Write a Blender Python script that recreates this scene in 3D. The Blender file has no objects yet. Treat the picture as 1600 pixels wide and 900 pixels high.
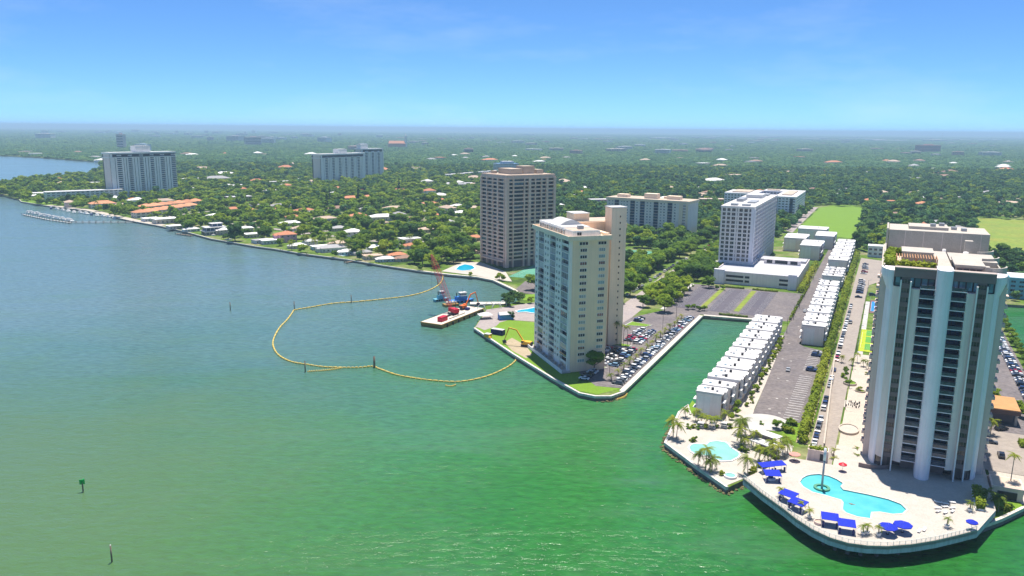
import bpy, math, random
import numpy as np
from mathutils import Vector, Matrix
from mathutils.geometry import tessellate_polygon
random.seed(7); rng = np.random.default_rng(7)
R_ = math.radians
SC = bpy.context.scene
COL = SC.collection

# ------------------------------------------------------------------ camera, sky, sun, exposure
F_, CAMH, CX, CY = 1220.0, 108.0, 800.0, 450.0
ROLL = R_(0.5); PITCH = math.atan((CY - 201.5) / F_)
fwd = Vector((0, math.cos(PITCH), -math.sin(PITCH)))
r0 = Vector((1, 0, 0)); u0 = r0.cross(fwd)
rgt = r0 * math.cos(ROLL) + u0 * math.sin(ROLL)
upv = -r0 * math.sin(ROLL) + u0 * math.cos(ROLL)
cam = bpy.data.cameras.new('camera'); cam_o = bpy.data.objects.new('camera', cam); COL.objects.link(cam_o)
cam.sensor_width = 36.0; cam.lens = 36.0 * F_ / 1600.0; cam.clip_start = 1.0; cam.clip_end = 120000.0
cam_o.matrix_world = Matrix(((rgt.x, upv.x, -fwd.x, 0), (rgt.y, upv.y, -fwd.y, 0), (rgt.z, upv.z, -fwd.z, CAMH), (0, 0, 0, 1)))
SC.camera = cam_o

SUN_EL, SUN_AZ = R_(75), R_(9)
sun_dir = Vector((math.sin(SUN_AZ) * math.cos(SUN_EL), math.cos(SUN_AZ) * math.cos(SUN_EL), math.sin(SUN_EL)))
W = bpy.data.worlds.new('World'); SC.world = W; W.use_nodes = True
wn = W.node_tree.nodes; wl = W.node_tree.links; wn.clear()
sky = wn.new('ShaderNodeTexSky'); sky.sky_type = 'NISHITA'; sky.sun_disc = False
sky.sun_elevation = SUN_EL; sky.sun_rotation = SUN_AZ
sky.air_density = 0.33; sky.dust_density = 0.22; sky.ozone_density = 3.0; sky.altitude = 0
bg = wn.new('ShaderNodeBackground'); wo = wn.new('ShaderNodeOutputWorld')
hs = wn.new('ShaderNodeHueSaturation'); hs.inputs['Saturation'].default_value = 1.04
gmw = wn.new('ShaderNodeGamma'); gmw.inputs[1].default_value = 0.8
tnw = wn.new('ShaderNodeMix'); tnw.data_type = 'RGBA'; tnw.blend_type = 'MULTIPLY'; tnw.inputs[0].default_value = 1.0; tnw.inputs[7].default_value = (0.47, 0.78, 1.08, 1)
wl.new(sky.outputs[0], tnw.inputs[6]); wl.new(tnw.outputs[2], gmw.inputs[0]); wl.new(gmw.outputs[0], hs.inputs['Color'])
# thin high wisps of cirrus
tcw = wn.new('ShaderNodeTexCoord'); mpw = wn.new('ShaderNodeMapping'); mpw.inputs['Scale'].default_value = (2.2, 2.2, 9)
mpw.inputs['Rotation'].default_value = (0.25, -0.2, 0.4)
nzw = wn.new('ShaderNodeTexNoise'); nzw.inputs['Scale'].default_value = 1.6; nzw.inputs['Detail'].default_value = 7; nzw.inputs['Roughness'].default_value = 0.62
rpw = wn.new('ShaderNodeMapRange'); rpw.inputs[1].default_value = 0.5; rpw.inputs[2].default_value = 0.8; rpw.inputs[3].default_value = 0.0; rpw.inputs[4].default_value = 0.16
mxw = wn.new('ShaderNodeMix'); mxw.data_type = 'RGBA'; mxw.inputs[7].default_value = (3.8, 4.1, 4.4, 1)
wl.new(tcw.outputs['Generated'], mpw.inputs[0]); wl.new(mpw.outputs[0], nzw.inputs['Vector']); wl.new(nzw.outputs[0], rpw.inputs[0])
wl.new(rpw.outputs[0], mxw.inputs[0]); wl.new(hs.outputs[0], mxw.inputs[6]); wl.new(mxw.outputs[2], bg.inputs[0])
bg.inputs[1].default_value = 0.142
wl.new(bg.outputs[0], wo.inputs[0])
sun = bpy.data.lights.new('sun', 'SUN'); sun.energy = 3.8; sun.angle = R_(0.53); sun.color = (1.0, 0.935, 0.85)
sun_o = bpy.data.objects.new('sun', sun); COL.objects.link(sun_o); sun_o.location = (0, 0, 400)
sun_o.rotation_euler = sun_dir.to_track_quat('Z', 'Y').to_euler()
SC.view_settings.view_transform = 'Standard'; SC.view_settings.look = 'None'
SC.view_settings.exposure = 1.0; SC.view_settings.gamma = 1.0; SC.view_settings.use_curve_mapping = False
SC.render.engine = 'CYCLES'
SC.cycles.use_denoising = True; SC.cycles.max_bounces = 6; SC.cycles.diffuse_bounces = 3; SC.cycles.glossy_bounces = 2
SC.cycles.transmission_bounces = 2; SC.cycles.volume_bounces = 0; SC.cycles.transparent_max_bounces = 6
SC.cycles.caustics_reflective = False; SC.cycles.caustics_refractive = False

# ------------------------------------------------------------------ helpers: photo pixel -> point on a level, district frame
def at(px, py, z=2.0):
    d = fwd * F_ + rgt * (px - CX) - upv * (py - CY)
    t = (z - CAMH) / d.z
    return Vector((d.x * t, d.y * t, z))
DANG = R_(-25.5)
_A = at(975, 612, 2.0); DX = Vector((math.cos(DANG), math.sin(DANG), 0)); DY = Vector((-math.sin(DANG), math.cos(DANG), 0))
def D(x, y, z=0.0):
    p = Vector((_A.x, _A.y, 0)) + DX * x + DY * y; p.z = z; return p
def toD(p):
    q = Vector((p[0] - _A.x, p[1] - _A.y, 0)); return q.dot(DX), q.dot(DY)

# ------------------------------------------------------------------ materials
MATS = {}
def mat(name, col, rough=0.7, var=0.12, scale=0.15, metal=0.0, spec=0.3, objcol=False, bump=0.0, bscale=3.0, col2=None, rand=0.0, streak=0.0):
    m = bpy.data.materials.new(name); m.use_nodes = True; nt = m.node_tree; n = nt.nodes; l = nt.links
    b = n['Principled BSDF']; b.inputs['Roughness'].default_value = rough; b.inputs['Metallic'].default_value = metal
    b.inputs['Specular IOR Level'].default_value = spec
    geo = n.new('ShaderNodeNewGeometry')
    nz = n.new('ShaderNodeTexNoise'); nz.inputs['Scale'].default_value = scale; nz.inputs['Detail'].default_value = 6; nz.inputs['Roughness'].default_value = 0.65
    l.new(geo.outputs['Position'], nz.inputs['Vector'])
    if objcol:
        oi = n.new('ShaderNodeObjectInfo'); base = oi.outputs['Color']
    else:
        rgb = n.new('ShaderNodeRGB'); rgb.outputs[0].default_value = (*col, 1); base = rgb.outputs[0]
    mr = n.new('ShaderNodeMapRange'); mr.inputs[1].default_value = 0.28; mr.inputs[2].default_value = 0.72
    if col2 is not None:
        mx = n.new('ShaderNodeMix'); mx.data_type = 'RGBA'; mx.inputs[7].default_value = (*col2, 1)
        mr.inputs[3].default_value = 0; mr.inputs[4].default_value = 1
        l.new(nz.outputs[0], mr.inputs[0]); l.new(mr.outputs[0], mx.inputs[0]); l.new(base, mx.inputs[6]); base = mx.outputs[2]
        fine = n.new('ShaderNodeTexNoise'); fine.inputs['Scale'].default_value = scale * 9; fine.inputs['Detail'].default_value = 4
        l.new(geo.outputs['Position'], fine.inputs['Vector'])
        mr = n.new('ShaderNodeMapRange'); mr.inputs[1].default_value = 0.28; mr.inputs[2].default_value = 0.72; src = fine.outputs[0]
    else:
        src = nz.outputs[0]
    mr.inputs[3].default_value = 1 - var; mr.inputs[4].default_value = 1 + var
    l.new(src, mr.inputs[0])
    hsv = n.new('ShaderNodeHueSaturation'); l.new(base, hsv.inputs['Color'])
    if rand > 0:
        oi2 = n.new('ShaderNodeObjectInfo'); mr2 = n.new('ShaderNodeMapRange'); mr2.inputs[3].default_value = 1 - rand; mr2.inputs[4].default_value = 1 + rand
        l.new(oi2.outputs['Random'], mr2.inputs[0]); mm = n.new('ShaderNodeMath'); mm.operation = 'MULTIPLY'
        l.new(mr.outputs[0], mm.inputs[0]); l.new(mr2.outputs[0], mm.inputs[1]); l.new(mm.outputs[0], hsv.inputs['Value'])
    else:
        l.new(mr.outputs[0], hsv.inputs['Value'])
    out = hsv.outputs[0]
    if streak > 0:                           # rain streaks and grime running down the face
        mp = n.new('ShaderNodeMapping'); mp.inputs['Scale'].default_value = (1.1, 1.1, 0.045); l.new(geo.outputs['Position'], mp.inputs[0])
        sn = n.new('ShaderNodeTexNoise'); sn.inputs['Scale'].default_value = 0.8; sn.inputs['Detail'].default_value = 5; sn.inputs['Roughness'].default_value = 0.7; l.new(mp.outputs[0], sn.inputs['Vector'])
        sr = n.new('ShaderNodeMapRange'); sr.inputs[1].default_value = 0.42; sr.inputs[2].default_value = 0.75; sr.inputs[3].default_value = 0.0; sr.inputs[4].default_value = streak; l.new(sn.outputs[0], sr.inputs[0])
        sm = n.new('ShaderNodeMix'); sm.data_type = 'RGBA'; sm.inputs[7].default_value = (0.17, 0.145, 0.12, 1); l.new(sr.outputs[0], sm.inputs[0]); l.new(out, sm.inputs[6]); out = sm.outputs[2]
    l.new(out, b.inputs['Base Color'])
    if bump > 0:
        nb = n.new('ShaderNodeTexNoise'); nb.inputs['Scale'].default_value = bscale; nb.inputs['Detail'].default_value = 4
        l.new(geo.outputs['Position'], nb.inputs['Vector'])
        bp = n.new('ShaderNodeBump'); bp.inputs['Strength'].default_value = bump; bp.inputs['Distance'].default_value = 0.3
        l.new(nb.outputs[0], bp.inputs['Height']); l.new(bp.outputs[0], b.inputs['Normal'])
    MATS[name] = m; return m
def foliage(name, c_dark, c_mid, c_light, rough=0.75, transl=0.25, cell=0.35):
    m = bpy.data.materials.new(name); m.use_nodes = True; nt = m.node_tree; n = nt.nodes; l = nt.links
    b = n['Principled BSDF']; b.inputs['Roughness'].default_value = rough; b.inputs['Specular IOR Level'].default_value = 0.15
    oi = n.new('ShaderNodeObjectInfo'); geo = n.new('ShaderNodeNewGeometry')
    nz = n.new('ShaderNodeTexNoise'); nz.inputs['Scale'].default_value = cell; nz.inputs['Detail'].default_value = 3
    l.new(geo.outputs['Position'], nz.inputs['Vector'])
    big = n.new('ShaderNodeTexNoise'); big.inputs['Scale'].default_value = 0.006; big.inputs['Detail'].default_value = 3
    l.new(geo.outputs['Position'], big.inputs['Vector'])
    a = n.new('ShaderNodeMath'); a.operation = 'MULTIPLY_ADD'; a.inputs[1].default_value = 0.5; l.new(nz.outputs[0], a.inputs[0])
    rr = n.new('ShaderNodeMath'); rr.operation = 'MULTIPLY_ADD'; rr.inputs[1].default_value = 0.55; l.new(oi.outputs['Random'], rr.inputs[0])
    bb = n.new('ShaderNodeMath'); bb.operation = 'MULTIPLY_ADD'; bb.inputs[1].default_value = 0.7; bb.inputs[2].default_value = -0.38
    l.new(big.outputs[0], bb.inputs[0]); l.new(bb.outputs[0], rr.inputs[2]); l.new(rr.outputs[0], a.inputs[2])
    cr = n.new('ShaderNodeValToRGB'); e = cr.color_ramp.elements
    e[0].position = 0.1; e[0].color = (*c_dark, 1); e[1].position = 0.95; e[1].color = (*c_light, 1)
    em = cr.color_ramp.elements.new(0.5); em.color = (*c_mid, 1)
    l.new(a.outputs[0], cr.inputs[0]); l.new(cr.outputs[0], b.inputs['Base Color'])
    if transl > 0:
        tr = n.new('ShaderNodeBsdfTranslucent'); l.new(cr.outputs[0], tr.inputs[0])
        mx = n.new('ShaderNodeMixShader'); mx.inputs[0].default_value = transl
        l.new(b.outputs[0], mx.inputs[1]); l.new(tr.outputs[0], mx.inputs[2]); l.new(mx.outputs[0], n['Material Output'].inputs['Surface'])
    MATS[name] = m; return m
def glassy(name, col, rough=0.08, objcol=False, rand=0.5):
    m = bpy.data.materials.new(name); m.use_nodes = True; nt = m.node_tree; n = nt.nodes; l = nt.links
    b = n['Principled BSDF']; b.inputs['Roughness'].default_value = rough; b.inputs['Specular IOR Level'].default_value = 0.6
    oi = n.new('ShaderNodeObjectInfo'); wn_ = n.new('ShaderNodeTexWhiteNoise'); wn_.noise_dimensions = '4D'
    geo = n.new('ShaderNodeNewGeometry'); sn = n.new('ShaderNodeVectorMath'); sn.operation = 'SNAP'; sn.inputs[1].default_value = (1.6, 1.6, 2.9)
    l.new(geo.outputs['Position'], sn.inputs[0]); l.new(sn.outputs[0], wn_.inputs['Vector']); l.new(oi.outputs['Random'], wn_.inputs['W'])
    hsv = n.new('ShaderNodeHueSaturation')
    if objcol: l.new(oi.outputs['Color'], hsv.inputs['Color'])
    else: hsv.inputs['Color'].default_value = (*col, 1)
    mr = n.new('ShaderNodeMapRange'); mr.inputs[3].default_value = 1 - rand; mr.inputs[4].default_value = 1 + rand * 1.6
    l.new(wn_.outputs['Value'], mr.inputs[0]); l.new(mr.outputs[0], hsv.inputs['Value']); l.new(hsv.outputs[0], b.inputs['Base Color'])
    MATS[name] = m; return m

mat('white_paint', (0.85, 0.83, 0.80), 0.6, 0.07, 0.3, rand=0.04, streak=0.18)
mat('white_roof', (0.62, 0.61, 0.60), 0.65, 0.10, 0.35, rand=0.08, col2=(0.51, 0.495, 0.48))
mat('cool_white', (0.88, 0.82, 0.85), 0.5, 0.05, 0.2, streak=0.18)
mat('cream', (0.90, 0.66, 0.46), 0.75, 0.06, 0.12, streak=0.18)
mat('cream_shaft', (0.90, 0.72, 0.53), 0.75, 0.05, 0.12, streak=0.18)
mat('light_wall', (0.86, 0.77, 0.72), 0.7, 0.07, 0.2, streak=0.18)
mat('tan_concrete', (0.80, 0.54, 0.42), 0.8, 0.08, 0.1, streak=0.28)
mat('tan_roof', (0.50, 0.40, 0.31), 0.85, 0.15, 0.15)
mat('pink_stucco', (0.74, 0.57, 0.49), 0.8, 0.06, 0.12, streak=0.28)
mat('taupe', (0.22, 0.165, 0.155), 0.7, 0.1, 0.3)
mat('taupe_wall', (0.46, 0.385, 0.34), 0.75, 0.08, 0.3, streak=0.28)
mat('panel_grey', (0.80, 0.69, 0.63), 0.6, 0.05, 0.1, streak=0.28)
mat('cream_plaza', (0.50, 0.44, 0.36), 0.85, 0.14, 0.25, col2=(0.42, 0.36, 0.30))
mat('white_deck', (0.50, 0.455, 0.395), 0.8, 0.12, 0.3, col2=(0.42, 0.375, 0.32))
mat('deck_fascia', (0.50, 0.48, 0.55), 0.7, 0.12, 0.4, streak=0.5)
mat('coping', (0.58, 0.53, 0.45), 0.85, 0.18, 0.4)
mat('seawall', (0.16, 0.14, 0.12), 0.9, 0.35, 0.3)
mat('white_seawall', (0.6, 0.57, 0.53), 0.85, 0.2, 0.3, streak=0.5)
mat('asphalt', (0.125, 0.11, 0.115), 0.9, 0.28, 0.07, col2=(0.19, 0.165, 0.155))
mat('asphalt_dark', (0.085, 0.08, 0.10), 0.9, 0.18, 0.1, col2=(0.12, 0.105, 0.12))
mat('road_tan', (0.33, 0.285, 0.24), 0.9, 0.12, 0.08, col2=(0.28, 0.24, 0.21))
mat('paving', (0.36, 0.31, 0.28), 0.9, 0.15, 0.1, col2=(0.29, 0.25, 0.24))
mat('concrete', (0.45, 0.43, 0.40), 0.85, 0.12, 0.15)
mat('garage_roof', (0.47, 0.47, 0.49), 0.85, 0.08, 0.1, col2=(0.40, 0.40, 0.43))
mat('mark_white', (0.75, 0.74, 0.71), 0.7, 0.15, 1.0)
mat('lawn', (0.13, 0.23, 0.012), 0.95, 0.18, 0.12, col2=(0.15, 0.27, 0.02), bump=0.3, bscale=2)
mat('lawn_dry', (0.24, 0.25, 0.035), 0.95, 0.2, 0.03, col2=(0.15, 0.24, 0.03))
mat('dirt', (0.42, 0.34, 0.24), 0.95, 0.2, 0.3, col2=(0.33, 0.27, 0.16))
mat('court_green', (0.08, 0.25, 0.15), 0.85, 0.1, 0.1, col2=(0.10, 0.31, 0.22))
mat('court_yellow', (0.36, 0.42, 0.015), 0.85, 0.1, 0.3)
mat('court_stripe', (0.10, 0.30, 0.04), 0.85, 0.1, 0.3)
mat('court_blue', (0.015, 0.20, 0.62), 0.8, 0.1, 0.3)
mat('court_brown', (0.17, 0.10, 0.08), 0.85, 0.12, 0.3)
mat('teal_roof', (0.0, 0.42, 0.31), 0.6, 0.08, 0.3)
mat('terracotta', (0.56, 0.25, 0.13), 0.85, 0.2, 0.35, objcol=False, rand=0.2, bump=0.5, bscale=1.2)
mat('house_paint', (1, 1, 1), 0.8, 0.08, 0.3, objcol=True, streak=0.28)
mat('roof_paint', (1, 1, 1), 0.8, 0.14, 0.4, objcol=True, bump=0.4, bscale=1.2)
mat('car_paint', (1, 1, 1), 0.25, 0.03, 0.5, objcol=True, spec=0.6)
mat('tyre', (0.012, 0.012, 0.013), 0.85, 0.1)
mat('dark_metal', (0.03, 0.03, 0.035), 0.5, 0.15)
mat('grey_metal', (0.36, 0.37, 0.38), 0.45, 0.1, metal=0.3)
mat('steel_white', (0.68, 0.68, 0.70), 0.4, 0.05)
mat('navy_canvas', (0.006, 0.022, 0.42), 0.8, 0.12, 0.8)
mat('navy_box', (0.012, 0.02, 0.13), 0.6, 0.1, 0.5)
mat('red_paint', (0.55, 0.01, 0.03), 0.45, 0.15, 0.5)
mat('red_steel', (0.52, 0.05, 0.07), 0.5, 0.15, 0.5)
mat('coral_canvas', (0.75, 0.30, 0.24), 0.8, 0.1, 0.5)
mat('orange_paint', (0.70, 0.15, 0.015), 0.45, 0.2, 0.5)
mat('yellow_paint', (0.72, 0.40, 0.03), 0.5, 0.2, 0.5)
mat('boom_yellow', (0.66, 0.46, 0.07), 0.7, 0.25, 0.3, col2=(0.52, 0.43, 0.16))
mat('blue_paint', (0.04, 0.20, 0.52), 0.5, 0.12, 0.3)
mat('cyan_paint', (0.16, 0.42, 0.52), 0.5, 0.15, 0.3)
mat('rust', (0.45, 0.27, 0.06), 0.85, 0.3, 0.5, col2=(0.24, 0.13, 0.05))
mat('timber', (0.20, 0.15, 0.11), 0.9, 0.2, 0.5)
mat('pergola_wood', (0.45, 0.24, 0.12), 0.8, 0.15, 0.5)
mat('brown_roof', (0.48, 0.25, 0.10), 0.85, 0.12, 0.3)
mat('marker_green', (0.0, 0.42, 0.07), 0.5, 0.1)
mat('bark', (0.16, 0.12, 0.09), 0.95, 0.2, 1.5)
mat('palm_bark', (0.30, 0.25, 0.20), 0.95, 0.2, 1.5)
mat('pool_tile', (0.12, 0.42, 0.45), 0.5, 0.08, 1.0)
glassy('glass', (0.020, 0.026, 0.036), 0.1)
glassy('glass_blue', (0.025, 0.05, 0.10), 0.1, rand=0.6)
glassy('glass_teal', (0.10, 0.19, 0.24), 0.12, rand=0.6)
glassy('glass_bronze', (0.075, 0.055, 0.05), 0.12, rand=0.7)
glassy('glass_tint', (1, 1, 1), 0.12, objcol=True, rand=0.25)
glassy('rail_glass', (0.05, 0.06, 0.08), 0.15, rand=0.3)
foliage('leaf_tree', (0.060, 0.135, 0.012), (0.140, 0.250, 0.016), (0.260, 0.360, 0.022))
foliage('leaf_bright', (0.13, 0.225, 0.010), (0.235, 0.335, 0.015), (0.35, 0.42, 0.022))
foliage('leaf_dark', (0.032, 0.088, 0.020), (0.070, 0.155, 0.022), (0.125, 0.205, 0.025))
foliage('leaf_far', (0.028, 0.100, 0.040), (0.078, 0.185, 0.048), (0.175, 0.285, 0.048), transl=0.15, cell=0.16)
foliage('leaf_palm', (0.09, 0.14, 0.014), (0.19, 0.24, 0.018), (0.34, 0.34, 0.03))
foliage('leaf_hedge', (0.09, 0.15, 0.010), (0.19, 0.26, 0.015), (0.33, 0.34, 0.022), cell=0.6)
M = MATS

def ground_mat():
    m = bpy.data.materials.new('ground_cover'); m.use_nodes = True; n = m.node_tree.nodes; l = m.node_tree.links
    b = n['Principled BSDF']; b.inputs['Roughness'].default_value = 0.95; b.inputs['Specular IOR Level'].default_value = 0.1
    geo = n.new('ShaderNodeNewGeometry')
    def nz(s, d=5):
        t = n.new('ShaderNodeTexNoise'); t.inputs['Scale'].default_value = s; t.inputs['Detail'].default_value = d
        l.new(geo.outputs['Position'], t.inputs['Vector']); return t.outputs[0]
    cr = n.new('ShaderNodeValToRGB'); e = cr.color_ramp.elements
    e[0].position = 0.35; e[0].color = (0.045, 0.085, 0.016, 1); e[1].position = 0.68; e[1].color = (0.25, 0.22, 0.13, 1)
    x = cr.color_ramp.elements.new(0.5); x.color = (0.10, 0.17, 0.02, 1)
    l.new(nz(0.03), cr.inputs[0])
    hsv = n.new('ShaderNodeHueSaturation'); mr = n.new('ShaderNodeMapRange'); mr.inputs[1].default_value = .3; mr.inputs[2].default_value = .7; mr.inputs[3].default_value = .7; mr.inputs[4].default_value = 1.3
    l.new(nz(0.35), mr.inputs[0]); l.new(mr.outputs[0], hsv.inputs['Value']); l.new(cr.outputs[0], hsv.inputs['Color']); l.new(hsv.outputs[0], b.inputs['Base Color'])
    M['ground_cover'] = m
ground_mat()

def water_mat(name='bay_water', pool=None):
    m = bpy.data.materials.new(name); m.use_nodes = True; n = m.node_tree.nodes; l = m.node_tree.links
    b = n['Principled BSDF']; b.inputs['IOR'].default_value = 1.33; b.inputs['Specular IOR Level'].default_value = 0.5
    geo = n.new('ShaderNodeNewGeometry')
    def noise(scale, detail=4, rough=0.55, vscale=None, rot=0.0, dist=0.0):
        t = n.new('ShaderNodeTexNoise'); t.inputs['Scale'].default_value = scale; t.inputs['Detail'].default_value = detail; t.inputs['Roughness'].default_value = rough; t.inputs['Distortion'].default_value = dist
        if vscale:
            mp = n.new('ShaderNodeMapping'); mp.inputs['Scale'].default_value = vscale; mp.inputs['Rotation'].default_value = (0, 0, rot)
            l.new(geo.outputs['Position'], mp.inputs[0]); l.new(mp.outputs[0], t.inputs['Vector'])
        else: l.new(geo.outputs['Position'], t.inputs['Vector'])
        return t.outputs[0]
    def math_(op, a, bb, c=None):
        t = n.new('ShaderNodeMath'); t.operation = op
        for i, v in enumerate((a, bb, c)):
            if v is None: continue
            if isinstance(v, (int, float)): t.inputs[i].default_value = v
            else: l.new(v, t.inputs[i])
        return t.outputs[0]
    if pool:
        b.inputs['Roughness'].default_value = 0.12
        mx = n.new('ShaderNodeMix'); mx.data_type = 'RGBA'; mx.inputs[6].default_value = (*pool[0], 1); mx.inputs[7].default_value = (*pool[1], 1)
        mr = n.new('ShaderNodeMapRange'); mr.inputs[1].default_value = .35; mr.inputs[2].default_value = .65
        l.new(noise(0.16, 3), mr.inputs[0]); l.new(mr.outputs[0], mx.inputs[0]); l.new(mx.outputs[2], b.inputs['Base Color'])
        bp = n.new('ShaderNodeBump'); bp.inputs['Strength'].default_value = 0.15; bp.inputs['Distance'].default_value = 0.1
        l.new(noise(1.5, 3), bp.inputs['Height']); l.new(bp.outputs[0], b.inputs['Normal'])
        M[name] = m; return
    # depth of the bay: green shallows off the headland, bluer channel beyond paled by painted-in sky reflection, sediment plumes in between
    sx = n.new('ShaderNodeSeparateXYZ'); l.new(geo.outputs['Position'], sx.inputs[0])
    big = noise(0.0065, 4, 0.55, (1.0, 1.5, 1.0), 0.3, 0.6)
    mid = noise(0.022, 4, 0.6, (1.0, 1.6, 1.0), 0.2, 0.4)
    dd = math_('MULTIPLY_ADD', big, 300.0, -150.0)
    d2 = math_('MULTIPLY_ADD', mid, 90.0, -45.0)
    yy = math_('ADD', sx.outputs[1], dd); yy = math_('ADD', yy, d2)
    yy = math_('MULTIPLY_ADD', sx.outputs[0], -0.75, yy)
    mr = n.new('ShaderNodeMapRange'); mr.inputs[1].default_value = 130; mr.inputs[2].default_value = 640
    l.new(yy, mr.inputs[0])
    cr = n.new('ShaderNodeValToRGB'); e = cr.color_ramp.elements
    e[0].position = 0.0; e[0].color = (0.018, 0.125, 0.018, 1); e[1].position = 1.0; e[1].color = (0.105, 0.175, 0.180, 1)
    for p, c in ((0.20, (0.026, 0.150, 0.026)), (0.36, (0.040, 0.158, 0.055)), (0.50, (0.046, 0.145, 0.085)), (0.66, (0.062, 0.145, 0.120))):
        k = cr.color_ramp.elements.new(p); k.color = (*c, 1)
    l.new(mr.outputs[0], cr.inputs[0])
    # wave-scale tone
    chop = noise(0.42, 5, 0.62, (0.55, 1.25, 1.0), 0.15, 0.3)
    hsv = n.new('ShaderNodeHueSaturation'); mv = n.new('ShaderNodeMapRange'); mv.inputs[1].default_value = .3; mv.inputs[2].default_value = .7; mv.inputs[3].default_value = 0.72; mv.inputs[4].default_value = 1.26
    l.new(chop, mv.inputs[0]); l.new(mv.outputs[0], hsv.inputs['Value']); l.new(cr.outputs[0], hsv.inputs['Color']); l.new(hsv.outputs[0], b.inputs['Base Color'])
    pat = noise(0.012, 5, 0.6, (1.0, 2.2, 1.0), 0.35, 1.2)
    pr = n.new('ShaderNodeMapRange'); pr.inputs[1].default_value = .5; pr.inputs[2].default_value = .75; pr.inputs[3].default_value = 0; pr.inputs[4].default_value = .55; l.new(pat, pr.inputs[0])
    milk = n.new('ShaderNodeMix'); milk.data_type = 'RGBA'; milk.inputs[7].default_value = (0.085, 0.17, 0.095, 1); l.new(pr.outputs[0], milk.inputs[0]); l.new(hsv.outputs[0], milk.inputs[6])
    shx = n.new('ShaderNodeMapRange'); shx.interpolation_type = 'SMOOTHSTEP'; shx.inputs[1].default_value = 10; shx.inputs[2].default_value = -150; l.new(math_('MULTIPLY_ADD', big, 120.0, math_('ADD', sx.outputs[0], -60.0)), shx.inputs[0])
    shy = n.new('ShaderNodeMapRange'); shy.interpolation_type = 'SMOOTHSTEP'; shy.inputs[1].default_value = 390; shy.inputs[2].default_value = 230; l.new(math_('MULTIPLY_ADD', mid, 110.0, math_('ADD', sx.outputs[1], -55.0)), shy.inputs[0])
    shoal = n.new('ShaderNodeMix'); shoal.data_type = 'RGBA'; shoal.inputs[7].default_value = (0.088, 0.148, 0.058, 1)
    l.new(math_('MULTIPLY', math_('MULTIPLY', shx.outputs[0], shy.outputs[0]), .8), shoal.inputs[0]); l.new(milk.outputs[2], shoal.inputs[6]); l.new(shoal.outputs[2], b.inputs['Base Color'])
    wind = noise(0.02, 5, 0.6, (0.35, 2.6, 1.0), 0.12, 0.8)
    wr = n.new('ShaderNodeMapRange'); wr.inputs[1].default_value = .35; wr.inputs[2].default_value = .68; wr.inputs[3].default_value = .13; wr.inputs[4].default_value = .24; l.new(wind, wr.inputs[0]); l.new(wr.outputs[0], b.inputs['Roughness'])
    swell = noise(0.16, 3, 0.5, (0.5, 1.3, 1.0), 0.2, 0.2)
    h1 = math_('MULTIPLY', chop, 0.9); h = math_('MULTIPLY_ADD', swell, 1.1, h1)
    ripple = noise(1.3, 3, 0.6, (0.7, 1.2, 1.0), 0.1)
    h = math_('MULTIPLY_ADD', ripple, 0.25, h)
    bp = n.new('ShaderNodeBump'); bp.inputs['Distance'].default_value = 1.0
    ws = n.new('ShaderNodeMapRange'); ws.inputs[1].default_value = .35; ws.inputs[2].default_value = .68; ws.inputs[3].default_value = .36; ws.inputs[4].default_value = .56; l.new(wind, ws.inputs[0]); l.new(ws.outputs[0], bp.inputs['Strength'])
    l.new(h, bp.inputs['Height']); l.new(bp.outputs[0], b.inputs['Normal'])
    M[name] = m
water_mat()
water_mat('pool_water', ((0.07, 0.40, 0.44), (0.11, 0.48, 0.50)))
water_mat('pool_pale', ((0.20, 0.46, 0.40), (0.25, 0.51, 0.45)))
water_mat('pool_blue', ((0.01, 0.33, 0.52), (0.02, 0.42, 0.60)))

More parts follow.
